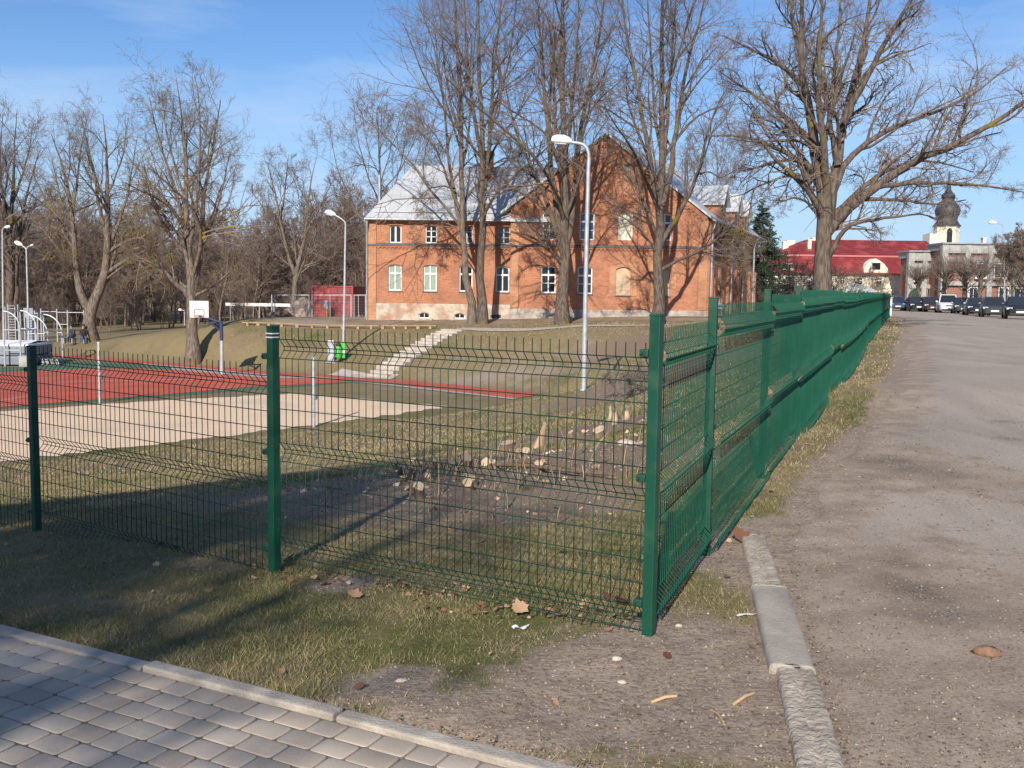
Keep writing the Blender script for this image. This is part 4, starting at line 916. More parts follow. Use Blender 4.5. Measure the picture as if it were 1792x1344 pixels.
mb = MB(); mb.box(HG.P((xGL+xC)/2, (z0+zPg)/2, -.15), (xC-xGL+.12, .42, zPg-z0), HG.ax, bev=.02); loc_build(mb, 'plinth', M_plinth2, house, house)
for w_ in WU: window(house, HW, *w_[:4], .10, *w_[4:], sill=False)
for w_ in WL: window(house, HW, *w_[:4], .10, *w_[4:])
for w_ in WB: window(house, Frame((0, YB+.19, 0), (1,0,0)), *w_[:4], .12, *w_[4:], sill=False, bw=.06)
for i, w_ in enumerate(GU): window(house, HG, *w_[:4], .08, *w_[4:], sill=False, bw=.085)
for w_ in GL_: window(house, HG, *w_[:4], .10, *w_[4:])
for w_ in GN:
    mb = MB(); pl = arch_poly(*w_, .16); mb.add([HG.P(u, z, -.10) for u, z in pl], [tuple(range(len(pl)))]); bw_ = loc_build(mb, 'blind_window', M_plaster, house, house)
    bw_['label'] = 'bricked up window filled with patchy tan plaster'
    mb = MB(); mb.box(HG.P((w_[0]+w_[1])/2, w_[2]-.05, .0), (w_[1]-w_[0]+.14, .16, .08), HG.ax, bev=.01); loc_build(mb, 'sill', M_ledge, bw_, house)
    mb = MB(); o_ = arch_poly(w_[0]-.42, w_[1]+.42, w_[2]-.05, w_[3]+.42, .20); i_ = arch_poly(w_[0], w_[1], w_[2]-.05, w_[3], .16); n = len(o_)
    vs = [HG.P(u, z, .035) for u, z in o_]+[HG.P(u, z, .035) for u, z in i_]+[HG.P(u, z, 0) for u, z in o_]+[HG.P(u, z, -.01) for u, z in i_]
    mb.add(vs, [(k, k+1, n+k+1, n+k) for k in range(1, n-1)]+[(n-1, 0, n, 2*n-1)]+[(k, (k+1) % n, 2*n+(k+1) % n, 2*n+k) for k in range(n)]+[(n+k, n+(k+1) % n, 3*n+(k+1) % n, 3*n+k) for k in range(n)])
    loc_build(mb, 'window_surround', M_brick_pale, bw_, house)
for (x0, x1, y0, y1) in [(727,757,557.5,560.8), (789,818,558.2,561.5)]:
    a = W(x0, y1); b = W(x1, y0); mb = MB(); mb.box((a[0]/2+b[0]/2, YB-.12, a[1]/2+b[1]/2), (b[0]-a[0], .5, b[1]-a[1]), bev=.02); loc_build(mb, 'light_well', M_plinth, house, house)
# string course: sloping metal ledge over brick teeth
def course(fr, u0, u1, z, name='string_course'):
    mb = MB(); mb.prism([fr.P(u0, z+.12, 0), fr.P(u0, z-.02, .17), fr.P(u0, z-.06, .17), fr.P(u0, z-.06, 0)], fr.ex*(u1-u0)); o = loc_build(mb, name, M_ledge, house, house)
    mb = MB(); mb.box(fr.P((u0+u1)/2, z-.12, .05), (u1-u0, .10, .12), fr.ax); n = int((u1-u0)/.28)
    for i in range(n): mb.box(fr.P(u0+(i+.5)*(u1-u0)/n, z-.225, .04), (.13, .08, .09), fr.ax)
    loc_build(mb, 'brick_teeth', M_brick, o, house)
course(HW, xL-.02, xGL, W(700, 428.5)[1]); course(HG, xGL-.03, xC+.03, G(1060, 432)[1])
# quoin strips, eaves band
q = W(659, 470)[0]; zq = zE-.02
mb = MB(); mb.box(HW.P((xL+q)/2-.02, (zq+z0)/2, .03), (q-xL, .12, zq-z0), HW.ax)
loc_build(mb, 'corner_strip', M_brick_pale, house, house)
mb = MB(); mb.box(HG.P(xC-.28, (zGE+zPg)/2-.1, .03), (.6, .12, zGE-zPg-.25), HG.ax); loc_build(mb, 'corner_strip', M_brick_pale, house, house)
mb = MB(); mb.box(HG.P(xGL+.3, (zE+zPg)/2-.1, .03), (.55, .12, zE-zPg-.3), HG.ax)
loc_build(mb, 'corner_strip', M_brick_pale, house, house)
mb = MB(); mb.box(HW.P((q+xGL)/2, zE-.16, .035), (xGL-q, .12, .30), HW.ax)
for w_ in WU: mb.box(HW.P((w_[0]+w_[1])/2, zE-.37, .035), (w_[1]-w_[0]+.3, .10, .10), HW.ax)
loc_build(mb, 'eaves_band', M_brick, house, house)
# roof of the wing (hipped at its left end)
rl = at_y(722, 290, YB+5.6); er = .42; ze = zE+.02
EL = Vector((xL-.22, YB+.25-er, ze)); ER = Vector((xGL+3.5, YB+.25-er, ze)); R1 = Vector((rl.x, YB+5.6, rl.z)); R2 = Vector((apx-.5, YB+5.6, rl.z)); BL = Vector((xL-.22, YB+11.2, ze)); BR = Vector((xGL+3.5, YB+11.2, ze))
mb = MB(); mb.add([EL, ER, R2, R1, BL, BR], [(0,1,2,3), (4,0,3), (5,4,3,2), (0,4,5,1)])
dz = Vector((0,0,-.13)); mb.add([EL, ER, ER+dz, EL+dz, BL, BL+dz], [(0,1,2,3), (4,0,3,5)])
roof = loc_build(mb, 'roof', M_roof, house, house)
# standing seams
mb = MB(); nf = (ER-EL).cross(R1-EL).normalized()
k = 0; x = EL.x+.35
while x < xGL+1.0:
    t = 1.0
    if x < R1.x: t = (x-EL.x)/(R1.x-EL.x)
    y0_, y1_ = EL.y, EL.y+(R1.y-EL.y)*t; a = Vector((x, y0_, EL.z)); b = Vector((x, y1_, EL.z+(R1.z-EL.z)*t)); c = (a+b)/2
    ey_ = (b-a).normalized(); ez_ = Vector((1,0,0)).cross(ey_); mb.box(c+ez_*.012, (.03, (b-a).length, .03), (Vector((1,0,0)), ey_, ez_)); x += .62
loc_build(mb, 'roof_seam', M_roof, roof, house)
mb = MB(); sl = (R1-EL); a = EL.lerp(R1, .085)+Vector((0,0,.06)); mb.tube([(a.x+.4, a.y, a.z+.05), (xGL+.2, a.y, a.z+.05)], .035, 6); loc_build(mb, 'snow_guard', M_zinc, roof, house)
mb = MB(); mb.tube([EL+Vector((0,-.06,-.08)), Vector((xGL-.1, EL.y-.06, EL.z-.08))], .085, 8); loc_build(mb, 'gutter', M_zinc, house, house)
# chimneys
def chimney(px0, px1, py0, py1, Y, wd=.9):
    a = at_y(px0, py1, Y); b = at_y(px1, py0, Y); mb = MB(); mb.box(((a.x+b.x)/2, Y, (a.z-1.2+b.z)/2), (b.x-a.x, wd, b.z-a.z+1.2)); mb.box(((a.x+b.x)/2, Y, b.z-.12), (b.x-a.x+.14, wd+.14, .16)); mb.box(((a.x+b.x)/2, Y, b.z+.03), (b.x-a.x+.02, wd, .1))
    loc_build(mb, 'chimney', M_brick, roof, house)
chimney(846, 864, 267, 308, YB+4.6); chimney(830, 842, 291, 300, YB+6.2)
fl = at_y(655, 308, YB+9); mb = MB(); mb.tube([(fl.x, YB+12, zE-3), (fl.x, YB+12, at_y(655, 306, YB+12).z)], .13, 10); mb.tube([(fl.x, YB+12, zE-3), (fl.x, YB+12, zE-3.1)], .16, 10); loc_build(mb, 'steel_flue', M_zinc, house, house)
# main gable roof running back along the street
DEP = 24.0; sd3 = SIDE_D
def RS(x, z, s, up=0.0): return Vector((x, YB, z+up)) + sd3*s
xeR = xC+.45; zeR = apz-slope*(xeR-apx)+.15; xeL = xGL-.9; zeL = apz-slope*(apx-xeL)+.15
mb = MB()
for s0, s1 in ((-.28, DEP),):
    A, B_, Cc = RS(apx, apz+.15, s0), RS(xeR, zeR, s0), RS(xeL, zeL, s0); A2, B2, C2 = RS(apx, apz+.15, s1), RS(xeR, zeR, s1), RS(xeL, zeL, s1); d = Vector((0,0,-.16))
    mb.add([A, B_, B2, A2, Cc, C2, A+d, B_+d, B2+d, A2+d, Cc+d, C2+d], [(0,1,2,3), (4,0,3,5), (7,6,9,8), (6,10,11,9), (0,6,7,1), (4,10,6,0), (1,7,8,2), (5,11,10,4), (3,2,8,9), (5,3,9,11)])
mroof = loc_build(mb, 'roof', M_roof, house, house)
mb = MB()                                                     # brick corbel band under the two rakes
for sgn, x1 in ((1, xC-.05), (-1, xGL+.1)):
    a = HG.P(apx, apz-.14, .045); b = HG.P(x1, apz-slope*abs(x1-apx)-.14, .045); ex_ = (b-a).normalized(); ez_ = Vector((0,-1,0)).cross(ex_)*sgn
    if ez_.z < 0: ez_ = -ez_
    mb.box((a+b)/2-ez_*.16, ((b-a).length, .10, .32), (ex_, Vector((0,1,0)), ez_)); n = int((b-a).length/.34)
    for i in range(n): mb.box(a.lerp(b, (i+.5)/n)-ez_*.40, (.16, .09, .16), (ex_, Vector((0,1,0)), ez_))
loc_build(mb, 'gable_corbel', M_brick, house, house)
for px, py in ((1097, 294), (1029, 294)):
    c = at_y(px, py, YB); mb = MB(); mb.lathe((c.x, YB-.03, c.z), [(.30,-.02),(.30,.03),(.24,.05),(.22,.02),(.02,.02)], 18, True, (Vector((1,0,0)), Vector((0,0,1)), Vector((0,-1,0)))); loc_build(mb, 'round_vent', M_ledge, house, house)
# street side wall with pilasters, windows and wall dormers
HS = Frame((xC, YB, 0), sd3); SW = []
for s in (3.0, 6.6, 10.2, 14.0, 17.8, 21.4): SW += [(s-.5, s+.5, 1.0, 3.0), (s-.5, s+.5, 4.3, 5.9)]
mb = MB(); wall_holes(mb, HS, [(0, z0), (DEP-.5, z0), (DEP-.5, zGE+.05), (0, zGE+.05)], [arch_poly(*w_, .1) for w_ in SW], .2)
mb.add([HS.P(DEP-.5, z0), HS.P(DEP-.5, zGE), HS.P(DEP-.5, zGE, -14), HS.P(DEP-.5, z0, -14)], [(0,1,2,3)])
loc_build(mb, 'side_wall', M_brick_side, house, house)
for w_ in SW: window(house, HS, *w_, .1, 'T', M_oldframe, M_glass)
for i, s in enumerate((.3, 1.6, 4.8, 8.4, 9.1, 12.1, 13.0, 15.9, 16.7, 19.6, 20.4, 23)):
    mb = MB(); tall = i in (0, 4, 8); mb.box(HS.P(s, (z0+(zGE-.3 if tall else 3.6))/2, .10), (.42 if not tall else .7, .24, (zGE-.3 if tall else 3.6)-z0), HS.ax); loc_build(mb, 'pilaster', M_brick_side, house, house)
course(HS, 0, DEP-.6, G(1060, 432)[1])
def dormer(s, wd=2.3, zt=8.35, zr=9.55):
    mb = MB(); f = .06; pl = [HS.P(s-wd/2, zGE-.25, f), HS.P(s+wd/2, zGE-.25, f), HS.P(s+wd/2, zt, f), HS.P(s, zr, f), HS.P(s-wd/2, zt, f)]
    mb.prism(pl, -HS.n*3.2); d_ = loc_build(mb, 'dormer', M_brick_side, house, house)
    mb = MB()
    for sg in (-1, 1):
        a = HS.P(s, zr+.12, .38); b = HS.P(s+sg*(wd/2+.28), zt-.12, .38); mb.prism([a, b, b-Vector((0,0,.1)), a-Vector((0,0,.1))], -HS.n*4.2)
    loc_build(mb, 'dormer_roof', M_roof, d_, house)
    mb = MB(); mb.box(HS.P(s, zt-.55, f+.01), (1.0, .06, 1.3), HS.ax); loc_build(mb, 'dormer_window', M_glass, d_, house)
for s in (5.5, 12.0, 17.2): dormer(s)
mb = MB(); mb.tube([HS.P(-.3, zeR-.1, .52), HS.P(DEP, zeR-.1, .52)], .085, 8); loc_build(mb, 'gutter', M_zinc, house, house)
for s in (.15, 8.7, 14.6, 20.6):
    mb = MB(); mb.tube([HS.P(s, zeR-.12, .5), HS.P(s, zeR-.5, .42), HS.P(s, zeR-1.0, .30), HS.P(s, 3.9, .30), HS.P(s, z0+.5, .30)], .085, 8); loc_build(mb, 'downpipe', M_zinc, house, house)
mb = MB(); mb.tube([HW.P(xL-.06, ze-.15, .36), HW.P(xL-.06, ze-.5, .30), HW.P(xL-.1, ze-1.0, .14), HW.P(xL-.1, z0+.6, .14)], .075, 8); loc_build(mb, 'downpipe', M_zinc, house, house)
c = at_y(1258, 536, YB-3.5); gz = h(c.x, YB-3.5)
fl_ = empty('flood_light', (c.x, YB-3.5, gz), 0, 'small grey floodlight on a short stake by the corner of the brick house', 'floodlight')
mb = MB(); mb.tube([(0,0,-.1),(0,0,c.z-gz)], .03, 6); mb.build('stake', M_ledge, fl_)
mb = MB(); mb.box((0,-.05,c.z-gz+.02), (.62,.14,.40), (Vector((.93,0,-.36)), Vector((0,1,0)), Vector((.36,0,.93))), bev=.02); mb.build('lamp_housing', M_zinc, fl_)

# ================================================================ FAR BUILDINGS
M_cream = mat('cream render', (.74,.68,.53), (.67,.61,.47), rough=.9, scale=2)
M_redroof = mat('red sheet roof', (.19,.020,.020), (.15,.016,.016), rough=.65, scale=1.5, bump=.2, bscale=5, c3=(.29,.05,.045), scale3=.6)
M_concrete = mat('grey concrete frame', (.36,.36,.34), (.28,.28,.265), rough=.9, scale=2.5, c3=(.24,.24,.23), scale3=.8)
M_brick2 = brick_mat('brown red brick infill', (1, 0), (.27,.115,.085), (.22,.09,.065), (.26,.20,.17), stain=(.2,.12,.1))
M_dome = mat('dark slate dome', (.050,.048,.050), (.035,.034,.036), rough=.6, scale=3)
Ysch = 135.0
def S(px, py, Y=Ysch): v = at_y(px, py, Y); return v
sb = S(1340, 540); school = empty('school', (sb.x, Ysch, .0), 0, 'long cream school building with a bright red mansard roof behind the green fence', 'school')
x0, x1 = S(1338, 500).x, S(1660, 500).x; zw = S(1420, 478).z
FS = Frame((0, Ysch, 0), (1,0,0))
def SR(px0, py0, px1, py1): a = S(px0, py1); b = S(px1, py0); return (a.x, b.x, a.z, b.z)
swin = [SR(1381,484,1391,498), SR(1533,486,1545,500), SR(1558,520,1567,527), SR(1410,484,1420,498), SR(1440,484,1450,498), SR(1470,484,1480,498), SR(1500,486,1511,500)]
mb = MB(); wall_holes(mb, FS, [(x0,-2),(x1,-2),(x1,zw),(x0,zw)], [arch_poly(*w_, 0) for w_ in swin], .3); mb.add([FS.P(x0,-2), FS.P(x0,zw), FS.P(x0,zw,-16), FS.P(x0,-2,-16)], [(0,1,2,3)]); loc_build(mb, 'wall', M_cream, school, school)
for w_ in swin: window(school, FS, *w_, 0, 'T', M_white, M_glass, sill=False, bw=.10)
a0 = Vector((x0-.6, Ysch-.7, zw)); b0 = Vector((x1, Ysch-.7, zw)); zb1 = S(1450, 447).z; a1 = Vector((S(1358,447).x, Ysch+2.2, zb1)); b1 = Vector((x1, Ysch+2.2, zb1))
zr = S(1500, 420, Ysch+8).z; a2 = Vector((S(1412, 420, Ysch+8).x, Ysch+8, zr)); b2 = Vector((x1, Ysch+8, zr)); a3 = Vector((x0-.6, Ysch+17, zw)); b3 = Vector((x1, Ysch+17, zw)); a1b = Vector((a1.x, Ysch+14, zb1)); b1b = Vector((x1, Ysch+14, zb1))
mb = MB(); mb.add([a0,b0,b1,a1,b2,a2,a3,b3,a1b,b1b], [(0,1,2,3), (3,2,4,5), (0,3,8,6), (3,5,8), (5,4,9,8), (8,9,7,6), (0,6,7,1)]); sroof = loc_build(mb, 'roof', M_redroof, school, school)
mb = MB(); mb.box(((a1.x+b1.x)/2, Ysch+2.15, zb1+.05), (b1.x-a1.x, .25, .22)); loc_build(mb, 'roof_trim', mat('pale red trim', (.45,.16,.14), rough=.6), sroof, school)
mb = MB(); g = [S(1509,478), S(1552,478), S(1551,470), S(1545,462), S(1537,456), S(1530,452.5), S(1523,456), S(1516,461), S(1511,469)]; g = [Vector((p.x, Ysch-.5, p.z)) for p in g]
mb.prism(g, (0, 3.2, 0)); gb = loc_build(mb, 'gable_dormer', M_cream, school, school)
mb = MB(); c = S(1531, 466); mb.box((c.x, Ysch-.52, c.z), (1.1, .08, .9)); loc_build(mb, 'dormer_window', M_glass, gb, school)
mb = MB(); c = S(1378, 467); mb.box((c.x, Ysch+.2, c.z), (1.3, 1.6, .95), bev=.03); d_ = loc_build(mb, 'dormer', M_cream, school, school)
mb = MB(); mb.box((c.x-.17, Ysch-.62, c.z), (.2, .06, .75)); mb.box((c.x+.17, Ysch-.62, c.z), (.2, .06, .75)); loc_build(mb, 'dormer_window', M_glass, d_, school)
for (p0, p1, q0, q1, Y) in [(1369,1379,424,438,Ysch+6), (1376,1390,422,436,Ysch+9), (1413,1419,420,431,Ysch+5), (1420,1426,417,426,Ysch+8), (1718,1724,417,428,Ysch+8)]:
    a = at_y(p0, q1, Y); b = at_y(p1, q0, Y); mb = MB(); mb.box(((a.x+b.x)/2, Y, (a.z+b.z)/2-.6), (b.x-a.x, .8, b.z-a.z+1.2), bev=.03); mb.box(((a.x+b.x)/2, Y, b.z+.03), (b.x-a.x+.12, .92, .12)); loc_build(mb, 'chimney', M_cream, sroof, school)
Yt = 172.0; tb = at_y(1655, 430, Yt); tower = empty('church_tower', (tb.x, Yt, 0), 0, 'cream church tower topped by a dark onion dome and thin spire above the red roof', 'church tower')
def zt(py): return at_y(1655, py, Yt).z
def rt(w_): return w_*Yt/F/2
mb = MB(); mb.lathe((tb.x, Yt, 0), [(rt(40)*1.04, -1), (rt(40)*1.04, zt(398)), (rt(43)*1.04, zt(397)), (rt(43)*1.04, zt(395))], 8, False, (Vector((.924,.383,0)), Vector((-.383,.924,0)), Vector((0,0,1)))); loc_build(mb, 'tower_shaft', M_cream, tower, tower)
mb = MB(); mb.box((tb.x-rt(56), Yt, zt(412)/2+.2), (rt(26), 3, zt(412))); loc_build(mb, 'stair_turret', M_cream, tower, tower)
mb = MB(); mb.lathe((tb.x, Yt, 0), [(rt(47),zt(396)),(rt(40),zt(392)),(rt(33),zt(386)),(rt(34),zt(381)),(rt(40),zt(375)),(rt(42),zt(369)),(rt(39),zt(363)),(rt(31),zt(357)),(rt(23),zt(353)),(rt(20),zt(349)),(rt(23),zt(346)),(rt(22),zt(341)),(rt(14),zt(337)),(rt(8),zt(332)),(rt(6),zt(325)),(rt(3.6),zt(312)),(rt(2.4),zt(300))], 24); loc_build(mb, 'onion_dome', M_dome, tower, tower)
mb = MB(); c = Vector((tb.x-.3, Yt-rt(40), zt(412))); pl = [(-.45,-1.6),(.45,-1.6),(.45,.6),(.3,1.0),(0,1.15),(-.3,1.0),(-.45,.6)]; mb.prism([c+Vector((u,0,v)) for u, v in pl], (0,-.08,0)); loc_build(mb, 'belfry_window', M_glass, tower, tower)
# modern block of concrete frame and brick
Ym = 122.0; mb_ = at_y(1580, 530, Ym); modern = empty('office_block', (mb_.x, Ym, .0), 0, 'two storey block of grey concrete frames filled with brick, at the end of the road', 'office block')
def modern_block(px0, px1, pyt, Y, bays, depth, rows, win):
    xa, xb = at_y(px0, 500, Y).x, at_y(px1, 500, Y).x; zt_ = at_y((px0+px1)/2, pyt, Y).z
    mb = MB(); mb.box(((xa+xb)/2, Y+depth/2+.25, zt_/2-.6), (xb-xa-.1, depth, zt_+.9)); body = loc_build(mb, 'wall', M_brick2, modern, modern)
    mb = MB(); n = bays; bw_ = (xb-xa)/n
    for i in range(n+1): mb.box((xa+i*bw_, Y+.1, zt_/2-.6), (.75 if i in (0, n) else .6, .7, zt_+1.2))
    for f, t in ((1.0, 1.1), (.80, .55), (.44, .5)):
        for i in range(n): mb.box((xa+(i+.5)*bw_, Y+.12, zt_*f-t/2), (bw_-.62, .62, t))
    mb.box((xa-.1, Y+depth/2+.2, zt_-.3), (.35, depth, .9)); loc_build(mb, 'concrete_frame', M_concrete, modern, modern)
    mb = MB(); mb.box(((xa+xb)/2, Y+depth/2, zt_+.08), (xb-xa+.9, depth+.9, .18)); loc_build(mb, 'roof', M_zinc, modern, modern)
    for (i, za, zb, u, v) in win:
        w0 = xa+(i+u)*bw_; w1 = xa+(i+v)*bw_; fr = Frame((0, Y+.02, 0), (1,0,0)); window(modern, fr, w0, w1, zt_*za, zt_*zb, 0, 'one', M_white, M_glass, depth=-.02, sill=False, bw=.10)
        mbs = MB(); mbs.box(((w0+w1)/2, Y-.02, zt_*za-.08), (w1-w0+.1, .3, .16)); loc_build(mbs, 'window_ledge', M_white, modern, modern)
modern_block(1592, 1640, 441, Ym+4, 2, 3.2, 2, [(0,.12,.37,.25,.80), (1,.12,.37,.1,.5), (0,.50,.72,.2,.85)])
modern_block(1650, 1850, 428, Ym, 5, 4.2, 2, [(1,.10,.36,.15,.55), (2,.10,.36,.45,.9), (3,.10,.36,.05,.75), (1,.50,.72,.4,.9), (2,.50,.72,.2,.8), (3,.5,.72,.2,.8)])
# small canopy behind the fence
Yk = 80; ca = at_y(1478, 512, Yk); cb = at_y(1536, 498, Yk); shed = empty('garden_shed', ((ca.x+cb.x)/2, Yk, h((ca.x+cb.x)/2, Yk)), 0, 'low shed with a pale corrugated roof peeping over the green fence', 'shed')
gz = shed.location.z; mb = MB(); mb.box((0, 1.5, (ca.z-gz)/2), (cb.x-ca.x-.5, 3, ca.z-gz)); mb.build('wall', mat('grey board wall', (.26,.24,.19), (.18,.165,.13), rough=.9, scale=4), shed)
mb = MB(); hw = (cb.x-ca.x)/2; zz0 = at_y(1500, 510, Yk).z-gz; zz1 = at_y(1500, 497.5, Yk).z-gz
n = 26
for i in range(n):
    xa_ = -hw+2*hw*i/n; xb_ = -hw+2*hw*(i+1)/n; cz = (.03 if i % 2 else 0); ins = .9
    mb.prism([(xa_, -.3, zz0+cz), (xb_, -.3, zz0+cz), (max(-hw+ins*.9, min(hw-ins*.9, xb_)), 1.6, zz1+cz), (max(-hw+ins*.9, min(hw-ins*.9, xa_)), 1.6, zz1+cz)], (0, .02, -.05)) if abs(xa_-xb_) > .01 else None
mb.build('roof', mat('pale corrugated sheet', (.52,.52,.52), (.40,.40,.41), rough=.6, scale=5), shed)
gp = at_y(1556, 530, 72); mb = MB(); gz = h(gp.x, 72); mb.box((0,0,.55), (.34,.3,1.55), bev=.03); mb.box((0,0,1.37), (.4,.36,.08), bev=.02); o = mb.build('utility_box', M_white); o.location = (gp.x, 72, gz); tag(o, 'white utility box standing at the far end of the green fence', 'utility box')

# ================================================================ CARS
def carpaint(name, c, r=.22): return mat(name, c, tuple(v*.9 for v in c), rough=r, scale=2, spec=.6)
M_tyre = mat('tyre rubber', (.02,.02,.02), rough=.85); M_rim = mat('alloy wheel', (.30,.31,.33), rough=.4, metal=.7); M_head = mat('headlight glass', (.62,.64,.66), (.45,.47,.5), rough=.12, spec=.8)
M_plate = mat('white number plate', (.70,.70,.68), rough=.5); M_carglass = mat('car window glass', (.022,.026,.032), rough=.06, spec=.8); M_dark = mat('black plastic trim', (.02,.02,.022), rough=.6)
def car_parts(kind):
    """front faces -y; origin on the ground at the centre"""
    if kind == 'suv': L, Wd, Ht, zb = 4.6, 1.86, 1.74, .95
    elif kind == 'hatch': L, Wd, Ht, zb = 4.15, 1.74, 1.48, .86
    else: L, Wd, Ht, zb = 4.6, 1.80, 1.43, .84
    hl = L/2
    st = [(-hl, .40, .66, .70), (-hl+.10, .26, .73, .82), (-hl+.5, .22, zb-.07, .93), (-hl+1.15, .20, zb+.0, .985), (-.3, .19, zb+.03, 1.0), (.7, .19, zb+.04, 1.0), (hl-.75, .22, zb+.06, .98), (hl-.15, .28, zb+.02, .90), (hl, .42, zb-.14, .78)]
    def section(y, z0_, z1_, wf, n=10):
        hw = Wd/2*wf; r = []
        for t in ((-1,0.0),(-1,.35),(-1,.62),(-.965,.86),(-.88,1.0),(.88,1.0),(.965,.86),(1,.62),(1,.35),(1,0.0)): r.append((hw*t[0]*(1 if t[1] > .2 else .95), y, z0_+(z1_-z0_)*t[1]))
        return r
    body = MB(); secs = [section(*q) for q in st]; vs = [p for s_ in secs for p in s_]; n = 10
    fs = [(i*n+j, i*n+(j+1) % n, (i+1)*n+(j+1) % n, (i+1)*n+j) for i in range(len(secs)-1) for j in range(n)]
    body.add(vs, fs, True); body.add(secs[0], [tuple(range(n))]); body.add(secs[-1], [tuple(range(n))])
    # cabin
    yf, yr = (-hl+1.15, hl-.15) if kind != 'saloon' else (-hl+1.25, hl-.65)
    yft, yrt = (yf+.75, yr-.40) if kind != 'saloon' else (yf+.85, yr-.75)
    if kind == 'suv': yrt = yr-.22
    w0, w1 = Wd/2*.93, Wd/2*.72
    low = [(-w0, yf, zb-.02), (w0, yf, zb-.02), (w0, yr, zb+.02), (-w0, yr, zb+.02)]; top = [(-w1, yft, Ht-.05), (w1, yft, Ht-.05), (w1, yrt, Ht-.06), (-w1, yrt, Ht-.06)]
    tp2 = [(-w1*.82, yft+.18, Ht), (w1*.82, yft+.18, Ht), (w1*.82, yrt-.15, Ht-.01), (-w1*.82, yrt-.15, Ht-.01)]
    body.add(low+top, [(0,1,5,4),(1,2,6,5),(2,3,7,6),(3,0,4,7)]); body.add(top+tp2, [(0,1,5,4),(1,2,6,5),(2,3,7,6),(3,0,4,7),(4,5,6,7)], True)
    def quad_on(a, b, c, d, ins, off):
        a, b, c, d = map(Vector, (a, b, c, d)); cen = (a+b+c+d)/4; nrm = (b-a).cross(d-a).normalized()
        if nrm.dot(cen-Vector((0, 0, .8))) < 0: nrm = -nrm
        return [p.lerp(cen, ins)+nrm*off for p in (a, b, c, d)]
    wsn = MB(); wsn.add(quad_on(low[0], low[1], top[1], top[0], .10, .008), [(0,1,2,3)]); rear = MB(); rear.add(quad_on(low[2], low[3], top[3], top[2], .14, .008), [(0,1,2,3)])
    sides_ = []
    for (a, b) in ((1, 2), (3, 0)):
        sm = MB(); A, B_, C_, D_ = Vector(low[a]), Vector(low[b]), Vector(top[b]), Vector(top[a])
        for t0, t1 in ((.04, .47), (.53, .95)):
            q = [A.lerp(B_, t0), A.lerp(B_, t1), D_.lerp(C_, t1), D_.lerp(C_, t0)]; sm.add(quad_on(*q, .10, .008), [(0,1,2,3)])
        sides_.append(sm)
    return dict(body=body, ws=wsn, rear=rear, sides=sides_, L=L, W=Wd, zb=zb, hl=hl, Ht=Ht)
def make_car(kind, paint, label, loc, rz, plate=True, group='cars parked along the far end of the road'):
    d = car_parts(kind); root = empty('parked_car', loc, rz, label, 'car', group); hl, Wd, zb = d['hl'], d['W'], d['zb']
    bo = d['body'].build('body', paint, root); d['ws'].build('windscreen', M_carglass, root); d['rear'].build('rear_window', M_carglass, root)
    for s_ in d['sides']: s_.build('side_window', M_carglass, root)
    for sx_ in (-1, 1):
        m2 = MB(); m2.box((sx_*Wd*.345, -hl+.135, .665 if kind != 'suv' else .76), (.36, .16, .14), (Vector((1, sx_*.32, 0)).normalized(), Vector((-sx_*.32, 1, 0)).normalized(), Vector((0,0,1))), bev=.03); m2.build('headlight', M_head, root)
        m2 = MB(); m2.box((sx_*(Wd/2+.07), -hl+1.55, zb+.10), (.19, .12, .13), bev=.03); m2.build('mirror', paint, root)
        for yy in (-hl+.85, hl-.80):
            m2 = MB(); m2.lathe((0,0,0), [(.20,-.10),(.30,-.105),(.325,-.07),(.325,.07),(.30,.105),(.20,.10)], 20, True, (Vector((0,1,0)), Vector((0,0,1)), Vector((1,0,0)))); wl = m2.build('wheel', M_tyre, root); wl.location = (sx_*(Wd/2-.105), yy, .325)
            m2 = MB(); m2.lathe((0,0,0), [(.205,-.108),(.20,.112),(.08,.10),(.06,.118)] if sx_ > 0 else [(.205,.108),(.20,-.112),(.08,-.10),(.06,-.118)], 14, False, (Vector((0,1,0)), Vector((0,0,1)), Vector((1,0,0)))); m2.build('rim', M_rim, wl)
            m2 = MB(); m2.lathe((0,0,0), [(.385,-.02),(.385,.012)], 20, False, (Vector((0,1,0)), Vector((0,0,1)), Vector((1,0,0)))); a_ = m2.build('wheel_arch', M_dark, root); a_.location = (sx_*(Wd/2-.006), yy, .36)
    m2 = MB(); m2.box((0, -hl+.045, .60 if kind != 'suv' else .68), (.62, .10, .12), bev=.02); m2.build('grille', M_dark, root)
    m2 = MB(); m2.box((0, -hl+.06, .33), (Wd*.70, .10, .10), bev=.02); m2.build('air_intake', M_dark, root)
    if plate: m2 = MB(); m2.box((0, -hl-.012, .455), (.52, .02, .115)); m2.build('number_plate', M_plate, root)
    return root
def carpos(px, py, Y): v = at_y(px, py, Y); return (v.x, Y, h(v.x, Y)+.02+.0006*Y)
P_black = carpaint('black car paint', (.012,.013,.017)); P_navy = carpaint('navy car paint', (.014,.018,.035)); P_dgrey = carpaint('dark grey car paint', (.045,.05,.058)); P_white = carpaint('white car paint', (.68,.68,.70), .35); P_blue = carpaint('blue car paint', (.03,.06,.17)); P_maroon = carpaint('dark maroon car paint', (.05,.022,.028))
make_car('saloon', P_black, 'large black car with a white number plate, nearest and rightmost in the parked row', carpos(1782, 563, 64), rad(-24))
make_car('hatch', P_dgrey, 'dark grey car parked second in the row, just behind the nearest black one', carpos(1737, 556, 73.5), rad(-22))
make_car('saloon', P_navy, 'navy car with bright headlights, third from the right in the parked row', carpos(1708, 550, 82), rad(-20))
make_car('hatch', P_dgrey, 'small grey car tucked between the white car and the navy one', carpos(1684, 547, 92), rad(-20))
make_car('suv', P_white, 'tall white car standing out among the dark cars in the parked row', carpos(1657, 546, 95), rad(-18))
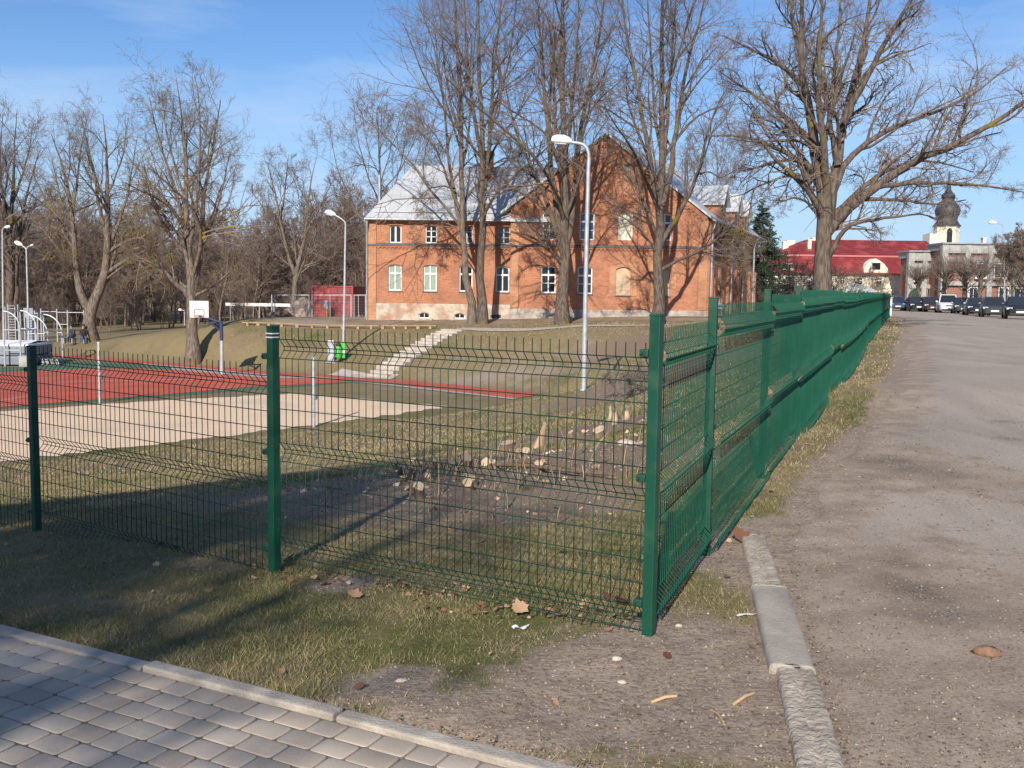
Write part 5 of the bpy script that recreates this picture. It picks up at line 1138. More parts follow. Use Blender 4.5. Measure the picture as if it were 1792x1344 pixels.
make_car('hatch', P_maroon, 'dark maroon car parked to the left of the tall white car', carpos(1627, 546, 99), rad(-14))
make_car('saloon', P_black, 'black car with white plate before the brick block, third from the left', carpos(1601, 546, 101), rad(-12))
make_car('hatch', P_blue, 'blue car parked beside the far end of the green fence, leftmost of the cars', carpos(1568, 545, 104), rad(-16))

# ================================================================ SPORTS GROUND AND YARD FURNITURE
M_galv = mat('galvanised steel', (.46,.48,.50), (.36,.38,.41), rough=.45, metal=.35, scale=6)
M_lampw = mat('white lamp housing', (.74,.74,.72), (.66,.66,.64), rough=.45, scale=4)
M_lens = mat('frosted lamp lens', (.55,.56,.55), rough=.3)
def street_lamp(label, bx, by, Y, pole_px, heads, r0=.085, r1=.05, group='street lamps with white heads', base_z=None):
    """pole_px: photo points up the pole; heads: list of (arm photo points, head length, dy)"""
    b = at_y(bx, by, Y); b.z = h(b.x, Y) if base_z is None else base_z; root = empty('street_lamp', b, 0, label, 'street lamp', group)
    pts = [Vector((b.x, b.y, b.z-.3))]+[at_y(px, py, Y) for px, py in pole_px]; pts = [p-b for p in pts]; n = len(pts)
    # vertical pole: take the heights from the photo, lean only as the photo shows
    mb = MB(); hh = pts[-1].z; mb.tube(pts, [r0+(r1-r0)*max(0, p.z)/hh for p in pts], 12); mb.build('pole', M_galv, root)
    mb = MB(); mb.lathe((0,0,0), [(r0*1.05,-.1),(r0*1.5,-.1),(r0*1.5,.02),(r0*1.05,.04)], 12); mb.build('base_collar', M_galv, root)
    for arm, hl in heads:
        ap = [at_y(px, py, Y)-b for px, py in arm]; mb = MB(); mb.tube([pts[-1]]+ap, r1*.85, 8); ar = mb.build('arm', M_galv, root)
        e = ap[-1]; d = (ap[-1]-ap[-2]).normalized(); d = Vector((d.x, 0, d.z*.6)).normalized(); ez = Vector((0,1,0)).cross(d); ez = ez if ez.z > 0 else -ez; ey = Vector((0,1,0))
        hw, hh2 = hl*.24, hl*.34; mb = MB(); prof = []
        secs = [(-.02,.35,.35),(.12,.75,.75),(.4,1.0,1.0),(.75,1.0,.95),(.95,.85,.7),(1.0,.6,.4)]; n = 12; vs = []
        for t, wq, hq in secs:
            for k in range(n):
                a_ = 2*math.pi*k/n; c_, s_ = math.cos(a_), math.sin(a_); vs.append(e+d*(hl*t)+ey*(hw*wq*c_)+ez*(hh2*hq*(s_ if s_ > 0 else s_*.35)))
        mb.add(vs, [(i*n+k, i*n+(k+1) % n, (i+1)*n+(k+1) % n, (i+1)*n+k) for i in range(len(secs)-1) for k in range(n)], True); mb.add(vs[:n], [tuple(range(n))]); mb.add(vs[-n:], [tuple(range(n))])
        hd = mb.build('lamp_head', M_lampw, root)
        mb = MB(); mb.box(e+d*hl*.55-ez*hh2*.36, (hl*.6, hw*1.3, .03), (d, ey, ez), bev=.01); mb.build('lens', M_lens, hd)
    return root
street_lamp('tall grey street lamp with curved arm before the brick gable, nearest of the lamps', 1021.5, 682, 36, [(1023,600),(1026,450),(1029.5,300),(1030.5,278)], [([(1030,268),(1027,259),(1021,253),(1013,250.5),(1000,249)], .72)], .095, .068)
lp2 = street_lamp('slim grey street lamp rising from the green bin at the foot of the bank', 600, 649, 58, [(601,600),(603,500),(604.5,395)], [([(604,389),(600,385),(593,380),(587,377)], .62)], .085, .05)
street_lamp('street lamp with two white heads on one pole behind the goal frames', 51, 606, 76, [(49.5,560),(48,500),(46,436)], [([(43,433),(39,430)], .62), ([(49,432),(53,430)], .25)], .085, .055)
street_lamp('street lamp at the left edge of the photo, its head among the branches', 6, 600, 72, [(6,560),(5,500),(4,404)], [([(6,399),(8,398.5)], .42)], .08, .05)
street_lamp('short distant street lamp standing left of the basketball board', 322.5, 577, 112, [(323,570),(323,545)], [([(322,543.5),(319,543)], .5)], .08, .06, base_z=at_y(322,577,112).z)
street_lamp('street lamp by the office block behind the parked cars', 1759, 540, 96, [(1758,500),(1757,440),(1756,396)], [([(1752,392),(1744,391)], .75)], .08, .05)

def on_field(px, py): v = at_z(px, py, ZS); return Vector((v.x, v.y, ZS))
def volley(label, px, py, pyt):
    b = on_field(px, py); t = at_y(px, pyt, b.y).z-ZS; root = empty('net_post', b, 0, label, 'net post', 'volleyball net posts in the sand')
    mb = MB(); mb.tube([(0,0,-.2),(0,0,t)], .055, 12); mb.build('post', M_galv, root)
    mb = MB(); mb.lathe((0,0,t), [(.06,-.06),(.06,.01),(.03,.02)], 12); mb.build('cap', M_galv, root)
    mb = MB(); mb.box((.08,0,t*.42), (.09,.12,.16), bev=.015); mb.tube([(.13,0,t*.42),(.22,0,t*.42+.1)], .012, 6); mb.build('winch', M_ledge, root)
    for zz in (t*.35, t*.6, t-.12): mb = MB(); mb.lathe((0,0,zz), [(.057,-.012),(.064,-.01),(.064,.01),(.057,.012)], 12); mb.build('ring', M_galv, root)
volley('steel net post standing at the near edge of the sand court', 549, 746, 625)
volley('steel net post at the far side of the sand beside the red court', 175, 705, 599)
def cord(name, label, pts, m_): 
    mb = MB(); b = on_field(*pts[0]); mb.tube([at_y(px, py, b.y-.02)-b for px, py in pts], .018, 5); o = mb.build(name, m_); o.location = b; tag(o, label, 'cord', 'dark cords hanging by the sand court')
M_cord = mat('dark cord', (.05,.05,.06), rough=.8)
# basketball stand
b = on_field(388, 656); Yb_ = b.y; root = empty('basketball_stand', b, 0, 'basketball stand with a white board facing left and a dark blue padded post', 'basketball hoop')
def bp(px, py): return at_y(px, py, Yb_)-b
M_navy = mat('dark blue paint', (.025,.04,.11), rough=.5); M_board = mat('white board', (.75,.73,.72), (.70,.67,.66), rough=.5)
mb = MB(); mb.tube([(0,0,-.2), bp(388,596)], .10, 12); mb.build('post', M_galv, root)
mb = MB(); mb.tube([bp(388,597), bp(387,562)], .095, 12); mb.build('post_pad', M_navy, root)
mb = MB(); p0 = bp(387,564); p1 = bp(362,556); mb.tube([p0, p1+Vector((0,-.15,0))], .07, 8); mb.tube([p0+Vector((0,0,-.5)), p1+Vector((0,-.15,-.1))], .04, 8); mb.build('arm', M_navy, root)
c = bp(352,541); bw_ = bp(367,541).x-bp(337,541).x; bh_ = bp(352,527).z-bp(352,556).z
ex_ = Vector((.93,.36,0)); ey_ = Vector((-.36,.93,0)); ez_ = Vector((0,0,1)); c = c+Vector((0,-.35,0))
mb = MB(); mb.box(c, (bw_/.95, .04, bh_), (ex_, ey_, ez_), bev=.008); bd = mb.build('backboard', M_board, root)
mb = MB()
for (u, v, a_, b_) in ((0,-.02,.5,.05),(0,-.40,.5,.05),(-.25,-.21,.05,.42),(.25,-.21,.05,.42)): mb.box(c+ex_*u-ey_*.025+ez_*v, (a_, .01, b_), (ex_, ey_, ez_))
mb.build('target_square', mat('faded pink line', (.42,.24,.24), rough=.6), bd)
mb = MB(); rc = c-ey_*.38+ez_*(-bh_*.5+.12); mb.tube([rc+ex_*(.225*math.cos(t*math.pi/8))+ey_*(.225*math.sin(t*math.pi/8)) for t in range(17)], .012, 6, caps=False); mb.box(c-ey_*.09+ez_*(-bh_*.5+.12), (.12,.16,.03), (ex_,ey_,ez_)); mb.build('hoop', mat('dark steel hoop', (.05,.05,.055), rough=.5), root)
# high jump mat
Ym_ = on_field(40, 640).y; a = at_y(50, 640, Ym_); root = empty('landing_mat', (a.x-2.5, Ym_+1.6, ZS), 0, 'thick blue grey landing mat under a white cover at the left edge', 'landing mat')
M_mat = mat('blue grey mat vinyl', (.20,.225,.27), (.15,.17,.21), rough=.6, scale=2); M_cover = mat('white mat cover', (.74,.76,.80), (.66,.68,.73), rough=.6, scale=2)
for k, z in ((0,.30),(1,.86)): mb = MB(); mb.box((0,0,z), (5.0,3.2,.52), bev=.06); mb.build('foam_block', M_mat, root)
mb = MB(); mb.box((0,0,1.20), (5.08,3.3,.14), bev=.05); mb.prism([(-2.5,-1.6,1.26),(2.5,-1.6,1.26),(2.3,0,1.42),(-2.3,0,1.42)], (0,0,.02)); mb.prism([(-2.3,0,1.42),(2.3,0,1.42),(2.5,1.6,1.26),(-2.5,1.6,1.26)], (0,0,.02)); mb.build('cover', M_cover, root)
def goal(label, px0, px1, pyb, pyt, Y, mids, z=ZS):
    b = at_y(px0, pyb, Y); b.z = z; root = empty('goal_frame', b, 0, label, 'goal frame', 'white tubular goal frames'); sc_ = Y/F
    w_ = (px1-px0)*sc_; H_ = (pyb-pyt)*sc_; cv = [(0,0,H_)]+[(w_*math.sin(t*math.pi/16), 0, H_-w_*1.05*(1-math.cos(t*math.pi/16))) for t in range(1, 9)]+[(w_,0,0)]
    for yy in (0, 2.0):
        mb = MB(); mb.tube([(0,yy,-.05),(0,yy,H_)], .05, 8); mb.build('upright', M_galv, root)
        mb = MB(); mb.tube([(x_, yy, z_) for x_, _, z_ in cv], .05, 8); mb.build('curved_tube', M_galv, root)
        for q in mids: mb = MB(); mb.tube([(0,yy,H_*q),(w_*.98,yy,H_*q)], .035, 8); mb.build('side_rail', M_galv, root)
    for (x_, z_) in ((0,H_),(w_,.03),(w_,H_*.65)): mb = MB(); mb.tube([(x_,0,z_),(x_,2.0,z_)], .04, 8); mb.build('crossbar', M_galv, root)
goal('white goal frame with curved side tubes standing by the landing mat, leftmost of the two', 9, 37, 641, 545, Ym_-.4, (.66,.29))
goal('white goal frame with curved side tubes behind the green fence post', 52, 85, 624, 543, 63, (.60,), h(at_y(60,620,63).x, 63))
b = on_field(92, 637); mb = MB(); root = empty('ballast_block', b, 0, 'pale striped concrete ballast at the foot of the goal frame', 'ballast')
for k in range(4): mb = MB(); mb.box((-.45+.3*k,0,.16), (.20,.8,.36), (Vector((.94,0,.34)), Vector((0,1,0)), Vector((-.34,0,.94))), bev=.03); mb.build('block', M_concrete, root)
b = on_field(44, 641); mb = MB(); mb.box((0,0,.28), (.5,.5,.6), bev=.03); mb.box((0,0,.60), (.54,.54,.06), bev=.02); o = mb.build('plinth_block', M_concrete); o.location = b; tag(o, 'pale concrete block beside the landing mat at the green fence post', 'block')
# outdoor gym
def fbase(px, Y): b_ = base(px, Y, 597); return b_
Yg = 78; zb_ = at_y(80, 598, Yg).z; sc_ = Yg/F
b = Vector((at_y(14, 598, Yg).x, Yg, zb_)); root = empty('wall_bars', b, 0, 'tall grey climbing ladder with many rungs in the outdoor gym', 'wall bars')
for px in (11, 16, 28, 33): mb = MB(); mb.tube([((px-14)*sc_,0,-.4),((px-14)*sc_,0,(598-(533 if px in (16,33) else 538))*sc_)], .05, 8); mb.build('post', M_galv, root)
for k in range(13): mb = MB(); zz = .25+k*.21; mb.tube([((16-14)*sc_,0,zz),((28-14)*sc_,0,zz)], .022, 6); mb.build('rung', M_galv, root)
b = Vector((at_y(44, 598, Yg+2).x, Yg+2, zb_)); root = empty('climbing_panel', b, 0, 'pale grey slatted climbing panel beside the ladder in the outdoor gym', 'climbing panel')
for k in range(8): mb = MB(); mb.box((k*2.1*sc_,0,1.2), (1.4*sc_,.05,2.75)); mb.build('slat', mat('pale grey slat', (.42,.45,.50), rough=.5) if k == 0 else bpy.data.materials['pale grey slat'], root)
for zz in (.4, 2.3): mb = MB(); mb.box((7.3*sc_,.06,zz), (16.5*sc_,.05,.08)); mb.build('rail', M_galv, root)
def pullup(label, pxs, pyt, rails, Y):
    b = Vector((at_y(pxs[0], 598, Y).x, Y, zb_)); root = empty('pull_up_frame', b, 0, label, 'pull up bars', 'pull up frames of the outdoor gym'); s_ = Y/F
    for k, px in enumerate(pxs): mb = MB(); mb.tube([((px-pxs[0])*s_,0,-.4),((px-pxs[0])*s_,0,(598-pyt[k])*s_)], .055, 8); mb.build('post', M_galv, root)
    for (i, j, py) in rails: mb = MB(); mb.tube([((pxs[i]-pxs[0])*s_,0,(598-py)*s_),((pxs[j]-pxs[0])*s_,0,(598-py)*s_)], .035, 8); mb.build('bar', M_galv, root)
pullup('grey pull up frame of four posts in front of the far wood', (73,101,119.5,148), (539,539,541,540), ((0,1,544),(1,2,545),(2,3,545),(1,2,566)), 77)
pullup('short grey double bar between the climbing panel and the pull up frame', (62,67), (541,545), ((0,1,546),), 76)
# bench with two people
Yp = 72.2; zb2 = h(at_y(140, 592, Yp).x, Yp); bl = at_y(108, 592, Yp); br_ = at_y(150, 592, Yp); root = empty('park_bench', ((bl.x+br_.x)/2, Yp, zb2), 0, 'low dark bench with two seated people under the forked tree', 'bench')
Lb = br_.x-bl.x; mb = MB(); mb.box((0,0,.43), (Lb,.42,.06), bev=.015); mb.build('seat', mat('dark bench wood', (.10,.09,.085), rough=.8), root)
for u in (-.42, 0, .42): mb = MB(); mb.box((Lb*u,0,.20), (.22,.34,.41), bev=.02); mb.build('leg', M_concrete, root)
M_skin = mat('skin', (.50,.30,.22), rough=.6); M_hair = mat('dark hair', (.03,.022,.018), rough=.7)
def person_mat(name, top, legs, shoe, ztop, zleg):
    m_, n, l, p = newmat(name); p.inputs['Roughness'].default_value = .85
    tcn = n.new('ShaderNodeTexCoord'); sep = n.new('ShaderNodeSeparateXYZ'); l.new(tcn.outputs['Object'], sep.inputs[0])
    cr_ = n.new('ShaderNodeValToRGB'); cr_.color_ramp.interpolation = 'CONSTANT'; e = cr_.color_ramp.elements; e[0].position = 0; e[0].color = (*shoe,1); e[1].position = .10/1.6; e[1].color = (*legs,1)
    for z_, c_ in ((zleg, top), (ztop, (.50,.30,.22))): q = e.new(z_/1.6); q.color = (*c_,1)
    dv = n.new('ShaderNodeMath'); dv.operation = 'DIVIDE'; l.new(sep.outputs[2], dv.inputs[0]); dv.inputs[1].default_value = 1.6; l.new(dv.outputs[0], cr_.inputs[0]); l.new(cr_.outputs[0], p.inputs['Base Color']); return m_
def seated(label, loc, rz, m_, lean=0.0):
    root = empty('person', loc, rz, label, 'person', None)
    J = [((0,0,.50),.15),((0,-.02-lean*.3,.72),.14),((0,-.03-lean*.7,.95),.15),((0,-.04-lean,1.08),.07),((0,-.06-lean*1.1,1.16),.06),((0,-.08-lean*1.2,1.24),.095),((0,-.08-lean*1.2,1.36),.09)]
    E = [(i, i+1) for i in range(6)]
    for s_ in (-1, 1):
        o_ = len(J); J += [((s_*.10,-.05,.50),.10),((s_*.12,-.42,.50),.075),((s_*.12,-.44,.12),.05),((s_*.12,-.58,.05),.04)]; E += [(0,o_),(o_,o_+1),(o_+1,o_+2),(o_+2,o_+3)]
        o_ = len(J); J += [((s_*.20,-.03-lean*.8,1.00),.065),((s_*.24,-.10-lean*.8,.74),.045),((s_*.12,-.34-lean*.5,.66),.035),((s_*.08,-.40-lean*.5,.64),.03)]; E += [(2,o_),(o_,o_+1),(o_+1,o_+2),(o_+2,o_+3)]
    me = bpy.data.meshes.new('body'); me.from_pydata([j[0] for j in J], E, []); me.update(); o = bpy.data.objects.new('body', me); col.objects.link(o); o.parent = root; me.materials.append(m_)
    sk = o.modifiers.new('skin', 'SKIN'); sk.use_smooth_shade = True
    for i, j in enumerate(J): me.skin_vertices[0].data[i].radius = (j[1], j[1])
    me.skin_vertices[0].data[0].use_root = True
    sb_ = o.modifiers.new('sub', 'SUBSURF'); sb_.levels = 1; sb_.render_levels = 2
    mb = MB(); hc = Vector((0,-.06-lean*1.2,1.335)); mb.lathe(hc, [(.115,-.06),(.125,0),(.115,.06),(.08,.10),(.02,.125)], 14); mb.build('hair', M_hair, root)
    return root
seated('person in dark blue clothes leaning forward on the bench, left of the two', (at_y(130,590,Yp).x, Yp-.02, zb2-.02), rad(-25), person_mat('dark blue clothing', (.025,.035,.07), (.02,.025,.05), (.3,.3,.3), 1.10, .60), .16)
seated('person in dark jacket and jeans sitting on the bench nearest the tree trunk', (at_y(146,590,Yp).x, Yp-.02, zb2-.02), rad(30), person_mat('black jacket and jeans', (.02,.02,.025), (.05,.08,.15), (.03,.03,.03), 1.10, .60), .05)
# steel cabinet and green bin by the lamp
b = on_field(580, 651); b.z = h(b.x, b.y); mb = MB(); mb.box((0,0,.60), (.38,.38,1.22), bev=.03); root = empty('steel_cabinet', b, 0, 'narrow galvanised steel column standing beside the green bin', 'cabinet'); mb.build('body', M_zinc, root); mb = MB(); mb.box((0,0,-.02),(.55,.55,.12), bev=.02); mb.build('foot', M_concrete, root)
b = base(597.5, 57.4, 649); root = empty('green_bin', b, 0, 'bright green bin with black lid and white label on the lamp pole', 'bin')
M_gbin = mat('bright green plastic', (.045,.42,.05), (.04,.36,.045), rough=.5)
mb = MB(); mb.lathe((-.12,-.28,.22), [(.17,0),(.20,.05),(.215,.45),(.19,.55),(.10,.64),(.10,.70)], 16); mb.build('body', M_gbin, root)
mb = MB(); mb.lathe((-.12,-.28,.90), [(.15,0),(.16,.04),(.13,.12),(.04,.15)], 16); mb.build('lid', M_dark, root)
mb = MB(); mb.box((.12,-.22,.66), (.26,.05,.95), bev=.015); bk_ = mb.build('back_plate', M_gbin, root); mb = MB(); mb.box((.14,-.25,.58), (.16,.01,.22)); mb.build('notice', M_board, bk_)
# staircase up the bank
s0 = Vector((-7.45,54.2,0)); s1 = Vector((-3.55,62.2,0)); d = (s1-s0).normalized(); nrm = Vector((d.y,-d.x,0)); za, zb3 = ZS+.03, h(s1.x, s1.y)+.05
root = empty('staircase', (s0.x, s0.y, za), 0, 'pale concrete steps climbing the grassy bank towards the brick house', 'steps'); ns = 15; Ls = (s1-s0).length
for i in range(ns):
    mb = MB(); c = s0+d*(Ls*(i+.5)/ns); zt_ = max(za+(zb3-za)*(i+1)/ns, h(c.x, c.y)+.10, h(c.x-nrm.x*.8, c.y-nrm.y*.8)+.06); mb.box(Vector((c.x-s0.x, c.y-s0.y, zt_-za-.20)), (Ls/ns+.06, 1.5, .40), (d, nrm, Vector((0,0,1))), bev=.015); mb.build('step', mat('pale step concrete', (.44,.385,.33), (.34,.295,.25), rough=.9, scale=3) if i == 0 else bpy.data.materials['pale step concrete'], root)
strip('paved_landing', [zs(585,655.5), zs(640,660.5), zs(690,663)], 1.2, bpy.data.materials['pale step concrete'], .05, 20, .02)
# low timber barrier along the crest of the bank
M_timber = mat('weathered timber', (.40,.28,.15), (.27,.18,.10), rough=.9, scale=5, stretch=(.3,3,3))
tp = [base(px, Y, 573) for px, Y in ((424,65.2),(480,65),(560,64.8),(640,64.4),(700,64),(764,63.4))]; root = empty('timber_barrier', tp[0], 0, 'low timber barrier of planks on stub posts along the top of the bank', 'barrier')
for a, b_ in zip(tp, tp[1:]):
    L_ = (b_-a).length; e_ = (b_-a).normalized(); up_ = Vector((0,0,1)); n_ = e_.cross(up_).normalized(); u_ = n_.cross(e_)
    mb = MB(); mb.box((a+b_)/2-tp[0]+Vector((0,0,.20)), (L_-.03, .20, .06), (e_, n_, u_), bev=.01); mb.build('plank', M_timber, root)
    k = max(3, int(L_/.85))
    for i in range(k): p_ = a.lerp(b_, (i+.5)/k)-tp[0]; mb = MB(); mb.box(p_+Vector((0,0,.03)), (.22 if i % 2 else .16, .14, .28), (e_, n_, Vector((0,0,1))), bev=.01); mb.build('stub_post', M_timber, root)
# red container, temporary fence, meter box, heap, white rail
M_redc = mat('dull red container paint', (.30,.045,.045), (.24,.036,.038), rough=.6, scale=2, c3=(.20,.05,.045), scale3=1.3)
Yc = 76.5; ca, cb = at_y(547, 558, Yc), at_y(617, 501, Yc); gz = h((ca.x+cb.x)/2, Yc); root = empty('red_container', ((ca.x+cb.x)/2, Yc, gz), 0, 'dull red site container beside the left corner of the brick house', 'container')
cw = cb.x-ca.x; chh = cb.z-gz; cdp = 6.2; mb = MB(); n = int(cw/.12); pr = []
for i in range(n+1): x_ = -cw/2+cw*i/n; pr.append((x_, -.035 if (i//2) % 2 else 0.0))
for (u0, y0_), (u1, y1_) in zip(pr, pr[1:]): mb.add([(u0,y0_,.12),(u1,y1_,.12),(u1,y1_,chh-.1),(u0,y0_,chh-.1)], [(0,1,2,3)])
m = int(cdp/.12); pr = [(cw/2+(.035 if (i//2) % 2 else 0), cdp*i/m) for i in range(m+1)]
for (x_, y0_), (x2, y1_) in zip(pr, pr[1:]): mb.add([(x_,y0_,.12),(x2,y1_,.12),(x2,y1_,chh-.1),(x_,y0_,chh-.1)], [(0,1,2,3)])
mb.add([(-cw/2,0,.12),(-cw/2,cdp,.12),(-cw/2,cdp,chh),(-cw/2,0,chh),(cw/2,cdp,.12),(cw/2,cdp,chh)], [(0,1,2,3),(1,4,5,2)]); mb.build('wall', M_redc, root)
mb = MB(); mb.box((0,cdp/2,chh-.03), (cw+.1,cdp+.1,.10), bev=.02); mb.build('roof', M_redc, root)
for sx_ in (-1, 1): mb = MB(); mb.box((sx_*cw/2,-.02,chh/2), (.12,.12,chh-.1), bev=.015); mb.build('corner_post', M_redc, root)
mb = MB(); mb.box((0,-.03,.08), (cw,.1,.16), bev=.01); mb.build('bottom_rail', M_redc, root); mb = MB(); mb.box((.3,-.05,1.05), (cw-.3,.04,.06)); mb.build('dark_rail', M_ledge, root)
Yf = 73.2; root = empty('temporary_fence', base(476, Yf), 0, 'galvanised temporary mesh fence in front of the red container', 'fence'); o0 = root.location.copy(); fp = [(476,2),(541,2),(614.5,2),(640,1)]
wires = NB()
for i, (px, k) in enumerate(fp):
    b_ = base(px, Yf); ht = at_y(px, 515.5, Yf).z-b_.z
    for j in range(k): mb = MB(); mb.tube([b_-o0+Vector((j*.22,0,-.2)), b_-o0+Vector((j*.22,0,ht))], .055 if j == 0 else .03, 8); mb.build('post', M_galv, root)
    if i < 3:
        b2 = base(fp[i+1][0], Yf); ht2 = at_y(fp[i+1][0], 515.5, Yf).z-b2.z; mb = MB(); mb.tube([b_-o0+Vector((.2,0,ht-.04)), b2-o0+Vector((0,0,ht2-.04))], .03, 8); mb.build('top_rail', M_galv, root)
        mid = (b_+b2)/2-o0; mb = MB(); mb.tube([mid+Vector((0,0,-.1)), mid+Vector((0,0,(ht+ht2)/2-.04))], .025, 6); mb.build('upright', M_galv, root)
        nw = int((b2-b_).length/.09); u = np.linspace(0, 1, nw)[:,None]; A_ = np.array(b_-o0)[None]*(1-u)+np.array(b2-o0)[None]*u; P = np.stack([A_+[0,0,.1], A_+[0,0,ht*.5], A_+[0,0,ht-.05]], 1); V, Fq = tubes_np(P, np.full(P.shape[:2], .0022), 3); wires.add(V, Fq)
        zz = np.linspace(.15, ht-.1, 8); P = np.stack([np.stack([np.array(b_-o0)+[0,0,z_], np.array((b_+b2)/2-o0)+[0,0,z_], np.array(b2-o0)+[0,0,z_]]) for z_ in zz]); V, Fq = tubes_np(P, np.full(P.shape[:2], .0022), 3); wires.add(V, Fq)
V, Fq = wires.arrays(); np_mesh('wire_mesh', V, Fq, M_galv, root)
b = base(571, 75.3); root = empty('meter_box', b, 0, 'grey meter box on a yellow stake before the red container', 'meter box'); mb = MB(); mb.box((0,0,.9), (.36,.26,.62), bev=.03); mb.build('box', M_zinc, root); mb = MB(); mb.tube([(.06,-.1,-.1),(.06,-.1,.62)], .05, 8); mb.build('stake', mat('yellow paint', (.55,.40,.06), rough=.6), root)
rs_ = np.random.RandomState(4)
def heap(name, label, c, rx, ry, hz, m_, seed, cat):
    n, k = 28, 12; V = [(0,0,hz)]; 
    for i in range(1, k+1):
        for j in range(n):
            a_ = 2*math.pi*j/n; rr_ = i/k; nv = fbm(np.array([math.cos(a_)*rr_*3+seed]), np.array([math.sin(a_)*rr_*3]), 1.3, seed, 4)[0]
            V.append((math.cos(a_)*rx*rr_*(.8+.4*nv), math.sin(a_)*ry*rr_*(.8+.4*nv), max(-.3, hz*(1-rr_**1.3)*(.7+.6*nv)-.12*rr_)))
    Fq = [(0, 1+j, 1+(j+1) % n) for j in range(n)]+[(1+(i-1)*n+j, 1+i*n+j, 1+i*n+(j+1) % n, 1+(i-1)*n+(j+1) % n) for i in range(1, k) for j in range(n)]
    mb = MB(); mb.add(V, Fq, True); o = mb.build(name, m_); o.location = c; tag(o, label, cat); return o
heap('soil_heap', 'heap of pale earth and rubble behind the temporary fence', base(536, 84)-Vector((0,0,.1)), 2.6, 2.0, 2.0, mat('pale rubble', (.40,.29,.22), (.26,.18,.135), rough=.95, scale=3, bump=1, bscale=8), 5, 'heap')
heap('brush_pile', 'low dark pile of cut branches at the end of the temporary fence', base(492, 72.5)-Vector((0,0,.1)), 1.1, .9, .8, mat('cut branches', (.13,.095,.075), (.06,.045,.036), rough=.95, scale=6, bump=1, bscale=16, stretch=(1,1,4)), 6, 'brush pile')
Yr = 98; a, b_ = at_y(395, 533, Yr), at_y(548, 534, Yr); root = empty('white_barrier', (a.x, Yr, h(a.x, Yr)), 0, 'long low white rail on posts far behind the temporary fence', 'barrier'); mb = MB(); o0 = Vector(root.location)
mb.box((a+b_)/2-o0, (b_.x-a.x, .12, .30)); mb.build('rail', M_white, root)
for k in range(6): p_ = a.lerp(b_, (k+.3)/6)-o0; mb = MB(); mb.tube([(p_.x,.1,-.6),(p_.x,.1,p_.z)], .07, 6); mb.build('post', M_galv, root)

# ================================================================ HEDGES, FAR WOOD, MORE TREES
def shrub(name, label, c, nst, ht, sp, seed, tw, cat='shrub', levels=None, group=None, r0=.03):
    rs = np.random.RandomState(seed); limbs = []
    for k in range(nst):
        a_ = rs.rand()*6.28; q = np.sqrt(rs.rand()); p0 = np.array(c)+[math.cos(a_)*sp*.55*q, math.sin(a_)*sp*.4*q, -.1]; H_ = ht*(.65+.35*rs.rand()); d = np.array([math.cos(a_), math.sin(a_), 0])*sp*.5*q
        limbs.append((np.array([p0, p0+d*.25+[0,0,H_*.35], p0+d*.65+[0,0,H_*.7], p0+d+[0,0,H_]])+rs.randn(4,3)*.05*ht*np.array([[0],[.4],[.7],[1]]), r0*(.6+.6*rs.rand()), .008, False))
    o = tree(name, label, tuple(c), limbs, seed, levels or lv(7,6,5,2, up=.03, c=.2, rm=.007, l1=(.3,.6)), M_bark_dark, tw, group, sides=(5,4,3,3)); o['category'] = cat
    for ch in o.children:
        if ch.name.startswith('trunk'): ch.name = 'stems'
    return o
shrub('bush', 'large bare brown bush around the foot of the spreading tree behind the fence', base(1446, 52), 22, 3.2, 4.2, 51, M_twig, 'bush')
shrub('bush', 'reddish bare bush left of the spreading tree trunk, above the green fence', base(1412, 50), 6, 2.0, .9, 52, M_twig, 'bush')
shrub('bush', 'bare twiggy bush behind the low shed, right of the spreading tree', base(1507, 88), 12, 4.2, 2.4, 53, M_twig_far, 'bush')
shrub('bush', 'thin bare sapling bush by the near lamp post on the bank', on_ground(1110, 690), 9, 1.0, 1.6, 54, M_twig, 'bush', r0=.012)
# spruce behind the house
M_needle = mat('dark spruce needles', (.030,.055,.028), (.018,.036,.020), rough=.9, scale=3, c3=(.05,.075,.035), scale3=1.2)
b = base(1328, 96); ht = at_y(1318, 345, 96).z-b.z
tree('spruce_tree', 'dark green spruce beyond the street end of the brick house', tuple(b), [(np.array([b+Vector((0,0,ht*t)) for t in (0,.3,.6,1)]), .28, .02, True)], 61,
     [dict(n=150, t0=.04, t1=.995, ang=(75,105), len=(.34,.44,'rel'), pts=5, curl=.05, up=-.03, rf=.25, rtip=.4, lt=.93, trunk=True, rmin=.02),
      dict(n=16, t0=.1, t1=1.0, ang=(30,60), len=(.28,.42,'rel'), pts=3, curl=.08, up=-.10, rf=.9, rtip=.7, lt=.4, rmin=.035),
      dict(n=5, t0=.1, t1=1.0, ang=(30,60), len=(.4,.6,'rel'), pts=3, curl=.05, up=-.08, rf=.9, rtip=.6, lt=.3, rmin=.028)], M_bark_dark, M_needle)
